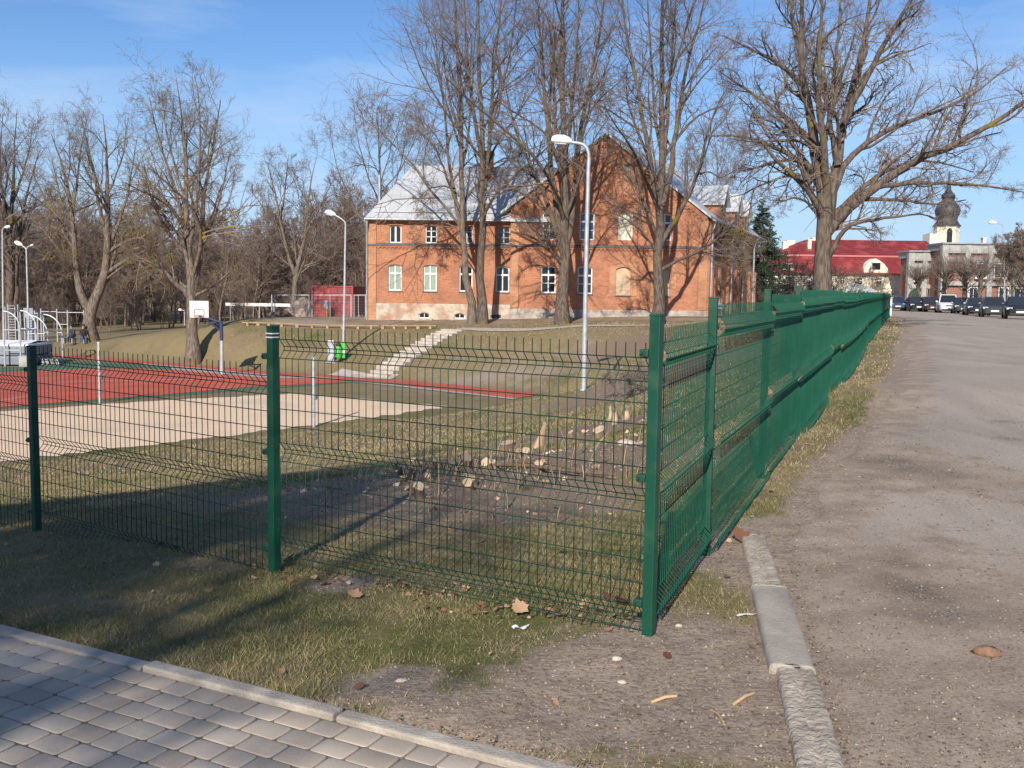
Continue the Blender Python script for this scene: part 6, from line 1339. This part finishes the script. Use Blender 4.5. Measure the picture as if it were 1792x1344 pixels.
def pollard(label, px, Y, ht, seed, px_r=.28, crown=1.9):
    b = base(px, Y, 545); rs = np.random.RandomState(seed); limbs = [(np.array([b+Vector((0,0,-.2)), b+Vector((.03,0,ht*.3)), b+Vector((0,0,ht*.55))]), px_r, px_r*.75, True)]; top = np.array(b)+[0,0,ht*.52]
    for k in range(9):
        a_ = k*.7+rs.rand(); limbs.append((np.array([top+[0,0,-.15], top+[math.cos(a_)*.3, math.sin(a_)*.3, .3], top+[math.cos(a_)*.62, math.sin(a_)*.62, .75]]), .11, .06, False))
    o = tree('pollard_tree', label, tuple(b), limbs, seed, [dict(n=15, t0=.5, t1=1.0, ang=(15,60), len=(ht*.20,ht*.38,'abs'), pts=5, curl=.06, up=.10, rf=.3, rtip=.3, lt=.0, rmin=.014), dict(n=4, t0=.3, t1=1., ang=(20,40), len=(.3,.5,'rel'), pts=3, curl=.06, up=.1, rf=.7, rtip=.5, lt=.3, rmin=.011)], M_bark_dark, M_twig, 'pollarded trees before the office block', sides=(8,4,3,3)); return o
pollard('pollarded tree with a red brown brush of shoots, leftmost before the office block', 1605, 108, 5.6, 71)
pollard('pollarded tree before the corner of the taller concrete block', 1650, 104, 6.6, 72)
pollard('pollarded tree in front of the first brick bay of the taller block', 1686, 100, 6.4, 73)
pollard('pollarded tree beside the middle windows of the taller block', 1713, 97, 6.4, 74)
grown('small_tree', 'round dark twiggy tree at the right edge, behind the nearest parked car', 1792, 82, 7.6, .22, 75, .42, 16, tm=M_bark_dark, tw=M_twig, levels=lv(9,8,6,4, up=.06, c=.2, rm=.012), t0=.18)
grown('small_tree', 'slim dark twiggy tree standing to the right of the street lamp by the office block', 1768, 99, 7.2, .18, 76, .30, 9, tm=M_bark_dark, tw=M_twig, levels=lv(8,8,6,3, up=.08, c=.18, rm=.012), t0=.2)
b = base(1598, 106, 545); heap('evergreen_bush', 'round dark evergreen bush between two windows of the office block', b, 1.4, 1.2, 2.4, M_needle, 7, 'bush')

# the far wood: reads as one mass of bare trees
def wood_template(seed, Ht):
    rs = np.random.RandomState(seed); n = 8; nst = rs.randint(1, 3); P = []; R = []
    for k in range(nst):
        q = np.zeros((n, 3)); q[:,2] = np.linspace(-.3, Ht*(1-.15*k), n); q[1:,:2] = np.cumsum(rs.randn(n-1, 2)*Ht*.012, 0)+rs.randn(2)*.02*Ht*np.arange(1, n)[:,None]; q[:,0] += k*.5; P.append(q); R.append(np.linspace(.13, .02, n)*Ht/12)
    P = np.array(P); R = np.array(R); nb = NB(); nb.add(*tubes_np(P, R, 4))
    a = spawn(rs, P, R, 22, .18, 1.0, (25,60), (.18,.38,'rel'), 5, .14, .10, .5, .3, .5, .02); nb.add(*tubes_np(*a, 3))
    c = spawn(rs, a[0], a[1], 7, .1, 1.0, (20,55), (.35,.65,'rel'), 3, .15, .08, .7, .5, .4, .018); nb.add(*tubes_np(*c, 3))
    d = spawn(rs, c[0], c[1], 5, .1, 1.0, (20,60), (.4,.8,'rel'), 2, .1, .05, .8, .6, .3, .016); nb.add(*tubes_np(*d, 3)); return nb.arrays()
tpl = [wood_template(300+k, 10.0) for k in range(6)]
rw = np.random.RandomState(77); wood = NB(); brush = NB()
def plant(x, y, Ht, arr):
    V, Fq = tpl[rw.randint(6)]; a_ = rw.rand()*6.28; s_ = Ht/10.0; c_, sn_ = math.cos(a_), math.sin(a_)
    Q = np.stack([(V[:,0]*c_-V[:,1]*sn_)*s_*1.05+x, (V[:,0]*sn_+V[:,1]*c_)*s_*1.05+y, V[:,2]*s_], -1); Q[:,2] += h(x, y); arr.append((Q, Fq))
pts = []
for k in range(150):
    Y = 100+75*rw.rand()**.8; px = -60+730*rw.rand(); x = at_y(px, 540, Y).x
    Ht = (8.5+4.5*rw.rand())*(1.12 if px < 260 else .95)*(1+.25*max(0, (Y-110)/60)); pts.append((x, Y, Ht))
for k in range(70):                                            # low undergrowth between the trunks
    Y = 96+40*rw.rand(); px = -60+640*rw.rand(); pts.append((at_y(px, 540, Y).x, Y, 3.0+2.5*rw.rand()))
for k in range(12): Y = 125+30*rw.rand(); px = 560+90*rw.rand(); pts.append((at_y(px, 540, Y).x, Y, 13+4*rw.rand()))
for k in range(26): Y = 190+60*rw.rand(); px = 1800+120*rw.rand(); pts.append((at_y(px, 540, Y).x, Y, 9+5*rw.rand()))
lst = []
for p in pts: plant(*p, lst)
for q in lst: wood.add(*q)
V, Fq = wood.arrays(); o = np_mesh('far_wood', V, Fq, M_twig_far); tag(o, 'far mass of bare brown trees and undergrowth behind the sports ground', 'wood', kind='stuff')

# ================================================================ GROUND COVER, LITTER, STUMPS
def color_attr_mat(name, stops, rough=.85, trans=0.0):
    m_, n, l, p = newmat(name); p.inputs['Roughness'].default_value = rough; p.inputs['Specular IOR Level'].default_value = .2
    a = n.new('ShaderNodeAttribute'); a.attribute_name = 'tint'; r_ = n.new('ShaderNodeValToRGB'); e = r_.color_ramp.elements
    e[0].position = stops[0][0]; e[0].color = (*stops[0][1], 1); e[1].position = stops[-1][0]; e[1].color = (*stops[-1][1], 1)
    for q, c_ in stops[1:-1]: x = e.new(q); x.color = (*c_, 1)
    l.new(a.outputs['Fac'], r_.inputs[0]); l.new(r_.outputs[0], p.inputs['Base Color']); return m_
rg = np.random.RandomState(99)
def ground_z(x, y):
    """height of the ground mesh itself (with its small bumps)"""
    z = H(x, y); nr_ = np.clip(1-(np.abs(y-7)-8)/10, 0, 1)*np.clip(1-(np.abs(x)-8)/10, 0, 1); of_ = np.clip((road_edge(y)-x)/.3, 0, 1)
    return z + nr_*of_*((fbm(x, y, 3.0, 5, 3)-.5)*.05+(fbm(x, y, .8, 9, 2)-.5)*.07)*np.clip(-path_n(x, y)/.3, 0, 1)
def scatter(n, y0, y1, xl, xr, pw=1.0):
    Y = y0+(y1-y0)*rg.rand(n)**pw; lo_ = xl*Y-.4; hi_ = np.minimum(xr*Y+.4, 60); return lo_+(hi_-lo_)*rg.rand(n), Y
def build_grass():
    VV = []; FF = []; TT = []; off = 0
    for (n, y0, y1, hmin, hmax, bw, pw) in [(420000, 3.2, 9.0, .008, .036, .0017, .85), (170000, 9.0, 20.0, .015, .05, .0045, .8), (90000, 20, 44, .03, .07, .012, .9), (70000, 44, 64, .03, .09, .02, .9)]:
        x, y = scatter(n, y0, y1, -.58, .50, pw); soil, d, g = masks(x, y)
        fine = fbm(x, y, 5.0, 31, 3); keep = (rg.rand(n) > np.clip(d*1.9-.45, 0, .985)) & (rg.rand(n) > np.clip(soil*1.7-.35, 0, .96)) & (path_n(x, y) < -.01) & (x < road_edge(y)-.05) & (flat_dist(x, y) > .4) & (fine+.35*rg.rand(n) > .50)
        kx = ~((x > 1.0) & (x < 2.0) & (y < 6.8) & (np.abs(x-np.interp(y, [3.2,6.7],[1.15,1.72])) < .13)); keep &= kx
        x, y, g, fine, d = x[keep], y[keep], g[keep], fine[keep], d[keep]; m_ = len(x); z = ground_z(x, y)-.004
        ht = (hmin+(hmax-hmin)*rg.rand(m_)**1.6)*(.6+.8*fine); a_ = rg.rand(m_)*6.28; w_ = bw*(.6+.8*rg.rand(m_)); ln = ht*(.25+1.1*rg.rand(m_)); la = rg.rand(m_)*6.28
        ex = np.stack([np.cos(a_)*w_, np.sin(a_)*w_, np.zeros(m_)], -1); b_ = np.stack([x, y, z], -1); tip = b_+np.stack([np.cos(la)*ln, np.sin(la)*ln, ht], -1)
        V = np.stack([b_-ex, b_+ex, tip], 1).reshape(-1, 3); t = np.clip(.05+.5*(1-g)+.75*(rg.rand(m_)-.25)+.15*d, 0, 1)
        VV.append(V); FF.append(np.arange(3*m_).reshape(-1, 3)+off); TT.append(np.repeat(t, 3)); off += 3*m_
    return np.concatenate(VV), np.concatenate(FF), np.concatenate(TT)
V, Fq, t = build_grass()
M_grass = color_attr_mat('short spring grass', [(0, (.075,.115,.028)), (.2, (.115,.130,.042)), (.36, (.19,.165,.080)), (.62, (.28,.22,.125)), (1, (.38,.30,.185))])
tag(np_mesh('grass', V, Fq, M_grass, attrs={'tint': ('FLOAT', t)}), kind='stuff')
# gravel and crumbs of soil
def build_grit(n, y0, y1, smin, smax, where):
    x, y = scatter(n, y0, y1, -.45, .56, 1.2); keep = where(x, y); x, y = x[keep], y[keep]; m_ = len(x)
    onroad = x > road_edge(y)+.03; z = np.where(onroad, H(x, y)+.008+.0006*y, ground_z(x, y)); s_ = smin+(smax-smin)*rg.rand(m_)**4; s_ = s_*(1+.05*np.maximum(0, y-5))
    base_ = np.array([(1,0,0),(-1,0,0),(0,1,0),(0,-1,0),(0,0,.75),(0,0,-.5)]); V = base_[None]*s_[:,None,None]*(.55+.6*rg.rand(m_, 6, 1)); a_ = rg.rand(m_)*6.28; c_, q_ = np.cos(a_)[:,None], np.sin(a_)[:,None]
    X = V[:,:,0]*c_-V[:,:,1]*q_; Yv = V[:,:,0]*q_+V[:,:,1]*c_; V = np.stack([X+x[:,None], Yv+y[:,None], V[:,:,2]*.8+z[:,None]+s_[:,None]*.1], -1).reshape(-1, 3)
    f = np.array([(0,2,4),(2,1,4),(1,3,4),(3,0,4),(2,0,5),(1,2,5),(3,1,5),(0,3,5)]); Fq = (np.arange(m_)[:,None,None]*6+f[None]).reshape(-1, 3); return V, Fq, np.repeat(np.clip(.46+.17*rg.randn(m_)+.25*(rg.rand(m_) > .985), 0, 1), 6)
def dirt_where(x, y):
    s_, d, g = masks(x, y); on = x > road_edge(y); sn = gauss(x, y, _soot)+gauss(x, y, _dustc)*.8; return (path_n(x, y) < -.02) & np.where(on, rg.rand(len(x)) < .10+sn*.9+.25*np.clip(1-(x-road_edge(y))/1.2, 0, 1), rg.rand(len(x)) < np.clip(np.maximum(d, s_)*1.6-.3, 0, 1))
V, Fq, t = build_grit(110000, 3.2, 15, .0018, .012, dirt_where)
M_grit = color_attr_mat('mixed grit', [(0, (.035,.028,.024)), (.35, (.15,.115,.09)), (.6, (.27,.22,.175)), (.85, (.38,.32,.26)), (1, (.56,.50,.44))], rough=.95)
tag(np_mesh('gravel', V, Fq, M_grit, attrs={'tint': ('FLOAT', t)}), kind='stuff')
# fallen leaves: one leaf shape, curled differently
def leaf_shape(rs, size):
    lob = [(0,-.05),(.16,.0),(.40,-.06),(.40,.16),(.54,.30),(.40,.40),(.30,.60),(.18,.58),(0,.85),(-.18,.58),(-.32,.58),(-.40,.38),(-.54,.26),(-.41,.13),(-.38,-.04),(-.14,.0)]
    cur = rs.uniform(.1, .9); tw = rs.uniform(-.4, .4); V = [(0,.25,0)]+[(x, y, cur*(x*x+.6*(y-.25)**2)+tw*x*(y-.25)) for x, y in lob]; V = np.array(V)*size; Fq = [(0, 1+i, 1+(i+1) % 16) for i in range(16)]; return V, np.array(Fq)
def place(V, rs, x, y, z, tilt=.35):
    a_ = rs.rand()*6.28; R_ = Matrix.Rotation(a_, 3, 'Z') @ Matrix.Rotation(rs.randn()*tilt, 3, 'X') @ Matrix.Rotation(rs.randn()*tilt, 3, 'Y'); return V @ np.array(R_).T + np.array([x, y, z])
rl_ = np.random.RandomState(12); nb = NB(); tt = []
spots = []
for k in range(420):
    q = rl_.rand()
    if q < .42: u = rl_.rand(); a_ = P1.lerp(P2, u); p = (a_.x+rl_.randn()*.16, a_.y+abs(rl_.randn())*.20-.05)
    elif q < .52: a_ = P2.lerp(Vector((P3.x,P3.y,0)), rl_.rand()); p = (a_.x+rl_.randn()*.25, a_.y+rl_.randn()*.3)
    elif q < .62: s_ = rl_.rand()*7; p = (P1.x+.1+s_*.37+rl_.randn()*.1, P1.y+.1+s_*.93+rl_.randn()*.1)
    else: Y_ = 3.6+10*rl_.rand(); p = (Y_*(-.5+.85*rl_.rand()), Y_)
    if path_n(*p) < -.1 and p[0] < road_edge(p[1]): spots.append(p)
for (x, y) in spots:
    V, Fq = leaf_shape(rl_, .018+.032*rl_.rand()**1.5); z = float(ground_z(np.array([x]), np.array([y]))[0])+.012; nb.add(place(V, rl_, x, y, z), Fq); tt += [min(1, max(0, .5+.28*rl_.randn()))]*len(V)
V, Fq = nb.arrays(); M_leaf = color_attr_mat('dry fallen leaf', [(0, (.085,.035,.022)), (.35, (.20,.105,.06)), (.7, (.36,.235,.14)), (1, (.50,.37,.25))])
tag(np_mesh('leaf_litter', V, Fq, M_leaf, attrs={'tint': ('FLOAT', tt)}), kind='stuff')
def leaf_thing(px, py, size, tint, label, seed, tilt=.25, rot=None):
    rs = np.random.RandomState(seed); p = at_z(px, py, 0); p.z = float(ground_z(np.array([p.x]), np.array([p.y]))[0]); V, Fq = leaf_shape(rs, size); V = place(V, rs, 0, 0, .02, tilt) if rot is None else V @ np.array(Matrix.Rotation(rot[0], 3, 'Z') @ Matrix.Rotation(rot[1], 3, 'X')).T + np.array([0,0,.03])
    o = np_mesh('fallen_leaf', V, Fq, M_leaf, attrs={'tint': ('FLOAT', [tint]*len(V))}); o.location = p; tag(o, label, 'leaf', 'large fallen leaves by the fence')
leaf_thing(912, 1076, .095, .70, 'big pale brown maple leaf standing up in the grass below the front fence', 1, rot=(.5, .75))
leaf_thing(1062, 1040, .10, .12, 'dark red brown leaf lying among litter near the corner post', 2)
leaf_thing(1098, 1058, .11, .08, 'rust red leaf caught against the mesh beside the corner post', 3)
leaf_thing(618, 1030, .09, .62, 'orange tan crumpled leaf right of the second fence post', 4)
leaf_thing(990, 1080, .07, .85, 'small pale dry leaf to the right of the big maple leaf', 5)
leaf_thing(1288, 950, .13, .15, 'reddish brown leaf lying beside the top of the first kerb stone', 6)
# twigs, scraps, stones
M_stick = mat('bare wood stick', (.50,.34,.19), (.38,.25,.14), rough=.8, scale=8)
def gp_(px, py):
    p = at_z(px, py, .01); p.z = float(ground_z(np.array([p.x]), np.array([p.y]))[0]); return p
def stick(label, a, b_, r):
    A, B_ = gp_(*a), gp_(*b_); mb = MB(); md = (A+B_)/2+Vector((.004,.006,.006)); mb.tube([Vector((0,0,r)), md-A+Vector((0,0,r)), B_-A+Vector((0,0,r))], [r, r*1.05, r*.8], 7); o = mb.build('stick', M_stick); o.location = A; tag(o, label, 'stick', 'peeled sticks on the bare soil')
stick('short peeled stick lying on bare soil left of the other two', (1140,1221), (1184,1213), .007)
stick('peeled stick lying nearest the rough kerb stone', (1284,1231), (1319,1214), .007)
stick('thin grey brown stick lying between the other two sticks', (1245,1238), (1266,1262), .005)
M_paper = mat('white paper', (.74,.74,.74), rough=.7)
def scrap(label, px, py, w_, l_, rz, seed):
    rs = np.random.RandomState(seed); p = gp_(px, py); n = 7; V = []; Fq = []
    for i in range(n):
        for j in (0, 1): V.append(((i/(n-1)-.5)*l_+rs.randn()*.004, (j-.5)*w_+math.sin(i*1.3)*w_*.7, .008+.010*rs.rand()))
    for i in range(n-1): Fq.append((2*i, 2*i+2, 2*i+3, 2*i+1))
    o = np_mesh('paper_scrap', V, Fq, M_paper); o.location = p; o.rotation_euler = (0,0,rz); tag(o, label, 'paper scrap')
scrap('small white paper scrap in the grass just below the big maple leaf', 912, 1090, .028, .085, .15, 1)
scrap('curled white paper strip lying on the soil against the kerb stones', 1312, 1076, .018, .16, .5, 2)
M_rock = mat('brown stone', (.26,.15,.085), (.18,.11,.07), rough=.9, scale=30, bump=.5); M_pebble = mat('pale pebble', (.55,.47,.38), (.42,.35,.28), rough=.9, scale=30)
def stone(label, px, py, r, m_, seed, group=None):
    rs = np.random.RandomState(seed); bm = bmesh.new(); bmesh.ops.create_icosphere(bm, subdivisions=2, radius=1); mb = MB(); f_ = [rs.uniform(.75, 1.15) for _ in bm.verts]; bm.verts.index_update()
    mb.add([(v.co.x*r*f_[v.index]*1.2, v.co.y*r*f_[v.index]*.9, v.co.z*r*f_[v.index]*.5+r*.2) for v in bm.verts], [tuple(v.index for v in f.verts) for f in bm.faces], True); bm.free(); o = mb.build('stone', m_); p = at_z(px, py, .03); p.z = h(p.x, p.y)+.008+.0006*p.y if p.x > road_edge(p.y) else gp_(px, py).z; o.location = p; tag(o, label, 'stone', group)
stone('flat brown stone half sunk in the dirt road at the right edge', 1728, 1140, .055, M_rock, 1)
stone('pale rounded pebble on the soil left of the corner post', 1080, 1148, .022, M_pebble, 2, 'pale pebbles on the bare soil'); stone('white chip of stone just below the pale rounded pebble', 1089, 1180, .018, M_pebble, 3, 'pale pebbles on the bare soil'); stone('pale stone chip in the grass near the paved path', 702, 1174, .022, M_pebble, 4, 'pale pebbles on the bare soil'); stone('whitish pebble on the soil right of the corner post', 1188, 1092, .018, M_pebble, 5, 'pale pebbles on the bare soil')
# stumps and cut branches in the cleared soil
M_stump = mat('stump bark', (.20,.135,.09), (.11,.075,.052), rough=.95, scale=9, bump=.6, stretch=(3,3,.4)); M_cut = mat('fresh cut wood', (.45,.34,.22), (.32,.235,.15), rough=.85, scale=10, c3=(.25,.18,.12), scale3=6)
def stump(px, py, r, ht, tx, ty, label, seed, group='cut shrub stumps in the cleared soil', name='stump', taper=1.0):
    r *= .72; ht *= .85
    p = on_ground(px, py); rs = np.random.RandomState(seed); root = empty(name, p, rs.rand()*6, label, 'stump', group); ax_ = Vector((tx, ty, 1)).normalized(); n = 11; mb = MB(); vs = []; prof = [(-.08,1.35),(.0,1.2),(ht*.4,.5+.53*taper),(ht,taper)]
    rr_ = [rs.uniform(.85, 1.15) for _ in range(n)]; cutn = Vector((rs.uniform(-.5,.5), rs.uniform(-.7,-.1), 1)); e1 = ax_.orthogonal().normalized(); e2 = ax_.cross(e1)
    for i, (z_, f_) in enumerate(prof):
        for k in range(n):
            a_ = 6.283*k/n; q = ax_*z_+(e1*math.cos(a_)+e2*math.sin(a_))*r*f_*rr_[k]
            if i == 3: q += ax_*(-(q.x*cutn.x+q.y*cutn.y)*.8)
            vs.append(q)
    mb.add(vs, [(i*n+k, i*n+(k+1) % n, (i+1)*n+(k+1) % n, (i+1)*n+k) for i in range(3) for k in range(n)], True); mb.build('bark', M_stump, root)
    mb = MB(); tp_ = [v+ax_*.003 for v in vs[-n:]]; c_ = sum(tp_, Vector())/n; mb.add(tp_+[c_], [(k, (k+1) % n, n) for k in range(n)]); mb.build('cut_face', M_cut, root).rotation_euler = (0,0,0); root.rotation_euler = (0,0,0); return root
L0 = 'freshly cut shrub stump with a pale top in the cleared soil behind the fence'
rst = random.Random(31)
for i, (px, py, r, ht) in enumerate([(754,842,.055,.14),(722,840,.045,.12),(694,822,.05,.14),(725,824,.06,.16),(761,820,.06,.10),(779,820,.075,.11),(802,818,.05,.10),(833,817,.06,.09),(855,824,.07,.15),(816,845,.055,.11),(822,862,.055,.13),(829,854,.05,.10),(946,826,.06,.12),(700,835,.04,.16),(712,845,.03,.2),(746,828,.05,.1),(790,822,.05,.09),(868,822,.05,.10),(905,800,.06,.10),(1000,764,.06,.10),(1020,760,.05,.08),(1110,772,.05,.12),(925,800,.07,.12),(1098,682,.05,.16),(1116,676,.045,.15),(1130,690,.05,.12)]):
    stump(px, py, r, ht, rst.uniform(-.35,.35), rst.uniform(-.5,.1), L0, 400+i)
stump(735, 876, .065, .17, -.05, -.25, 'single small stump with a round pale top standing apart, nearest the fence', 451)
stump(815, 818, .095, .16, .05, -.3, 'broad pale topped stump in the middle of the row of cut stumps', 452)
stump(887, 796, .14, .20, .05, 0, 'thick dark squat stump just left of the tall splintered stump', 453)
sp_ = stump(942, 784, .11, .48, .25, -.1, 'tall splintered pale stump leaning over the cleared soil', 454, taper=.34)
for ch in sp_.children:
    if ch.name.startswith('bark'): ch.data.materials.clear(); ch.data.materials.append(mat('stripped pale wood', (.42,.30,.20), (.30,.20,.13), rough=.85, scale=7, stretch=(3,3,.3)))
stump(1048, 764, .12, .13, 0, 0, 'reddish brown stump on the upper clearing near the corner post', 455)
def branch(label, pts, r, grp=None):
    W_ = [on_ground(px, py)+Vector((0,0,.06)) for px, py in pts]; o0 = W_[0]; mb = MB(); mb.tube([w_-o0 for w_ in W_], [r*(1-.6*i/(len(W_)-1)) for i in range(len(W_))], 7); o = mb.build('cut_branch', M_stump); o.location = o0; tag(o, label, 'branch', grp)
branch('long thin cut branch lying across the cleared soil to the right of the stumps', [(858,822),(930,826),(1000,836),(1076,843)], .026)
branch('second cut branch lying just above the long one', [(900,818),(960,822),(1030,838),(1060,838)], .016)
def stake(label, px, py, pyt, r):
    p = on_ground(px, py); t_ = at_y(px+2, pyt, p.y)-p; mb = MB(); mb.tube([(0,0,-.1), t_*.5+Vector((.02,0,0)), t_], [r, r*.9, r*.6], 7); o = mb.build('broken_sapling', M_cut); o.location = p; tag(o, label, 'stem', 'upright cut stems in the upper clearing')
stake('tallest thin pale cut stem sticking up in the upper clearing', 1066, 736, 710, .045); stake('grey leaning cut stem just right of the tallest one', 1074, 744, 722, .06); stake('short brown cut stem left of the pale stone', 1094, 736, 719, .08)
stone('pale flat chunk of wood or stone below the short brown stem', 1097, 742, .11, M_pebble, 6)
# dry upright stalks and chips
nb = NB(); rs_ = np.random.RandomState(8)
cen = [(on_ground(px, py), r) for px, py, r in [(705,835,1.0),(760,828,1.0),(880,810,1.6),(960,790,1.6),(1050,750,1.8),(1110,690,2.0),(830,850,1.0),(690,800,1.2),(930,850,1.5)]]
B = 300; P = np.zeros((B, 4, 3)); k_ = rs_.randint(len(cen), size=B); X = np.array([cen[k][0].x+rs_.randn()*cen[k][1]*.5 for k in k_]); Yv = np.array([cen[k][0].y+rs_.randn()*cen[k][1]*.7 for k in k_]); Hh = .06+.34*rs_.rand(B)**2.6; dx = rs_.randn(B)*.25*Hh; dy = rs_.randn(B)*.25*Hh
for i in range(4): u = i/3; P[:,i,0] = X+dx*u*u; P[:,i,1] = Yv+dy*u*u; P[:,i,2] = H(X, Yv)-.03+Hh*u
nb.add(*tubes_np(P, np.linspace(.010, .005, 4)[None]*np.ones((B,1)), 3)); V, Fq = nb.arrays()
tag(np_mesh('dry_stalks', V, Fq, mat('dry stalk', (.36,.26,.16), (.24,.165,.10), rough=.9, scale=3)), kind='stuff')
n = 900; k_ = rs_.randint(len(cen), size=n); X = np.array([cen[k][0].x+rs_.randn()*cen[k][1]*.8 for k in k_]); Yv = np.array([cen[k][0].y+rs_.randn()*cen[k][1]*1.1 for k in k_]); Z = ground_z(X, Yv)+.012
sn_k = side_n(X, Yv) < -.3; X, Yv, Z = X[sn_k], Yv[sn_k], Z[sn_k]; n = len(X); s_ = .010+.028*rs_.rand(n)**2.5; a_ = rs_.rand(n)*6.28; ex = np.stack([np.cos(a_)*s_, np.sin(a_)*s_, rs_.randn(n)*s_*.35], -1); ey = np.stack([-np.sin(a_)*s_*.4, np.cos(a_)*s_*.4, rs_.randn(n)*s_*.3], -1); C_ = np.stack([X, Yv, Z], -1)
V = np.stack([C_-ex-ey, C_+ex-ey, C_+ex+ey, C_-ex+ey], 1).reshape(-1, 3); tag(np_mesh('wood_chips', V, np.arange(4*n).reshape(-1, 4), color_attr_mat('wood chips', [(0, (.16,.10,.065)), (.6, (.40,.29,.18)), (1, (.66,.54,.38))]), attrs={'tint': ('FLOAT', np.repeat(rs_.rand(n), 4))}), kind='stuff')
# cords hanging near the sand
cord('hanging_cord', 'dark looped cord hanging left of the second fence post, before the sand', [(412,711),(409,722),(410,738),(405,752)], M_cord)
cord('hanging_cord', 'thin dark cord nearest the second fence post, before the sand', [(460,713),(454,722),(457,735),(450,754)], M_cord)
# ---------------- trees beside the path behind the viewpoint; their shadows reach the lawn
for k, (x, y, Ht, r0, sd_) in enumerate([(-6.4,-9.0,13,.50,81),(-8.7,-13,15,.60,82),(-9.4,-20,17,.62,83),(-5.9,-5.0,11,.45,84)]):
    bpos = Vector((x, y, h(x, y))); rs = np.random.RandomState(sd_); n = 6; t = np.zeros((n,3)); t[:] = np.array(bpos); t[:,2] += np.linspace(-.1, Ht, n); t[1:,:2] += rs.randn(n-1,2)*.18
    limbs = [(t, r0, .04, True)]
    for q in range(8):
        u = .28+.6*q/8; p = np.array([np.interp(u, np.linspace(0,1,n), t[:,i]) for i in range(3)]); a_ = q*2.4+rs.rand(); L_ = Ht*.34*(1.15-u); d_ = np.array([math.cos(a_), math.sin(a_), 0]); limbs.append((np.array([p, p+d_*L_*.35+[0,0,L_*.35], p+d_*L_*.62+[0,0,L_*.85], p+d_*L_*.75+[0,0,L_*1.4]]), r0*.45*(1.1-u), .03, False))
    tree('bare_tree', ['bare tree beside the paved path nearest behind the viewpoint, shading the lawn', 'bare tree farther left behind the viewpoint, shading the lawn', 'bare tree farthest behind the viewpoint beside the paved path', 'bare tree just left of the viewpoint beside the paved path'][k], tuple(bpos), limbs, sd_, lv(9,6,4,2, up=.06, c=.15, rm=.012), M_bark, M_twig)
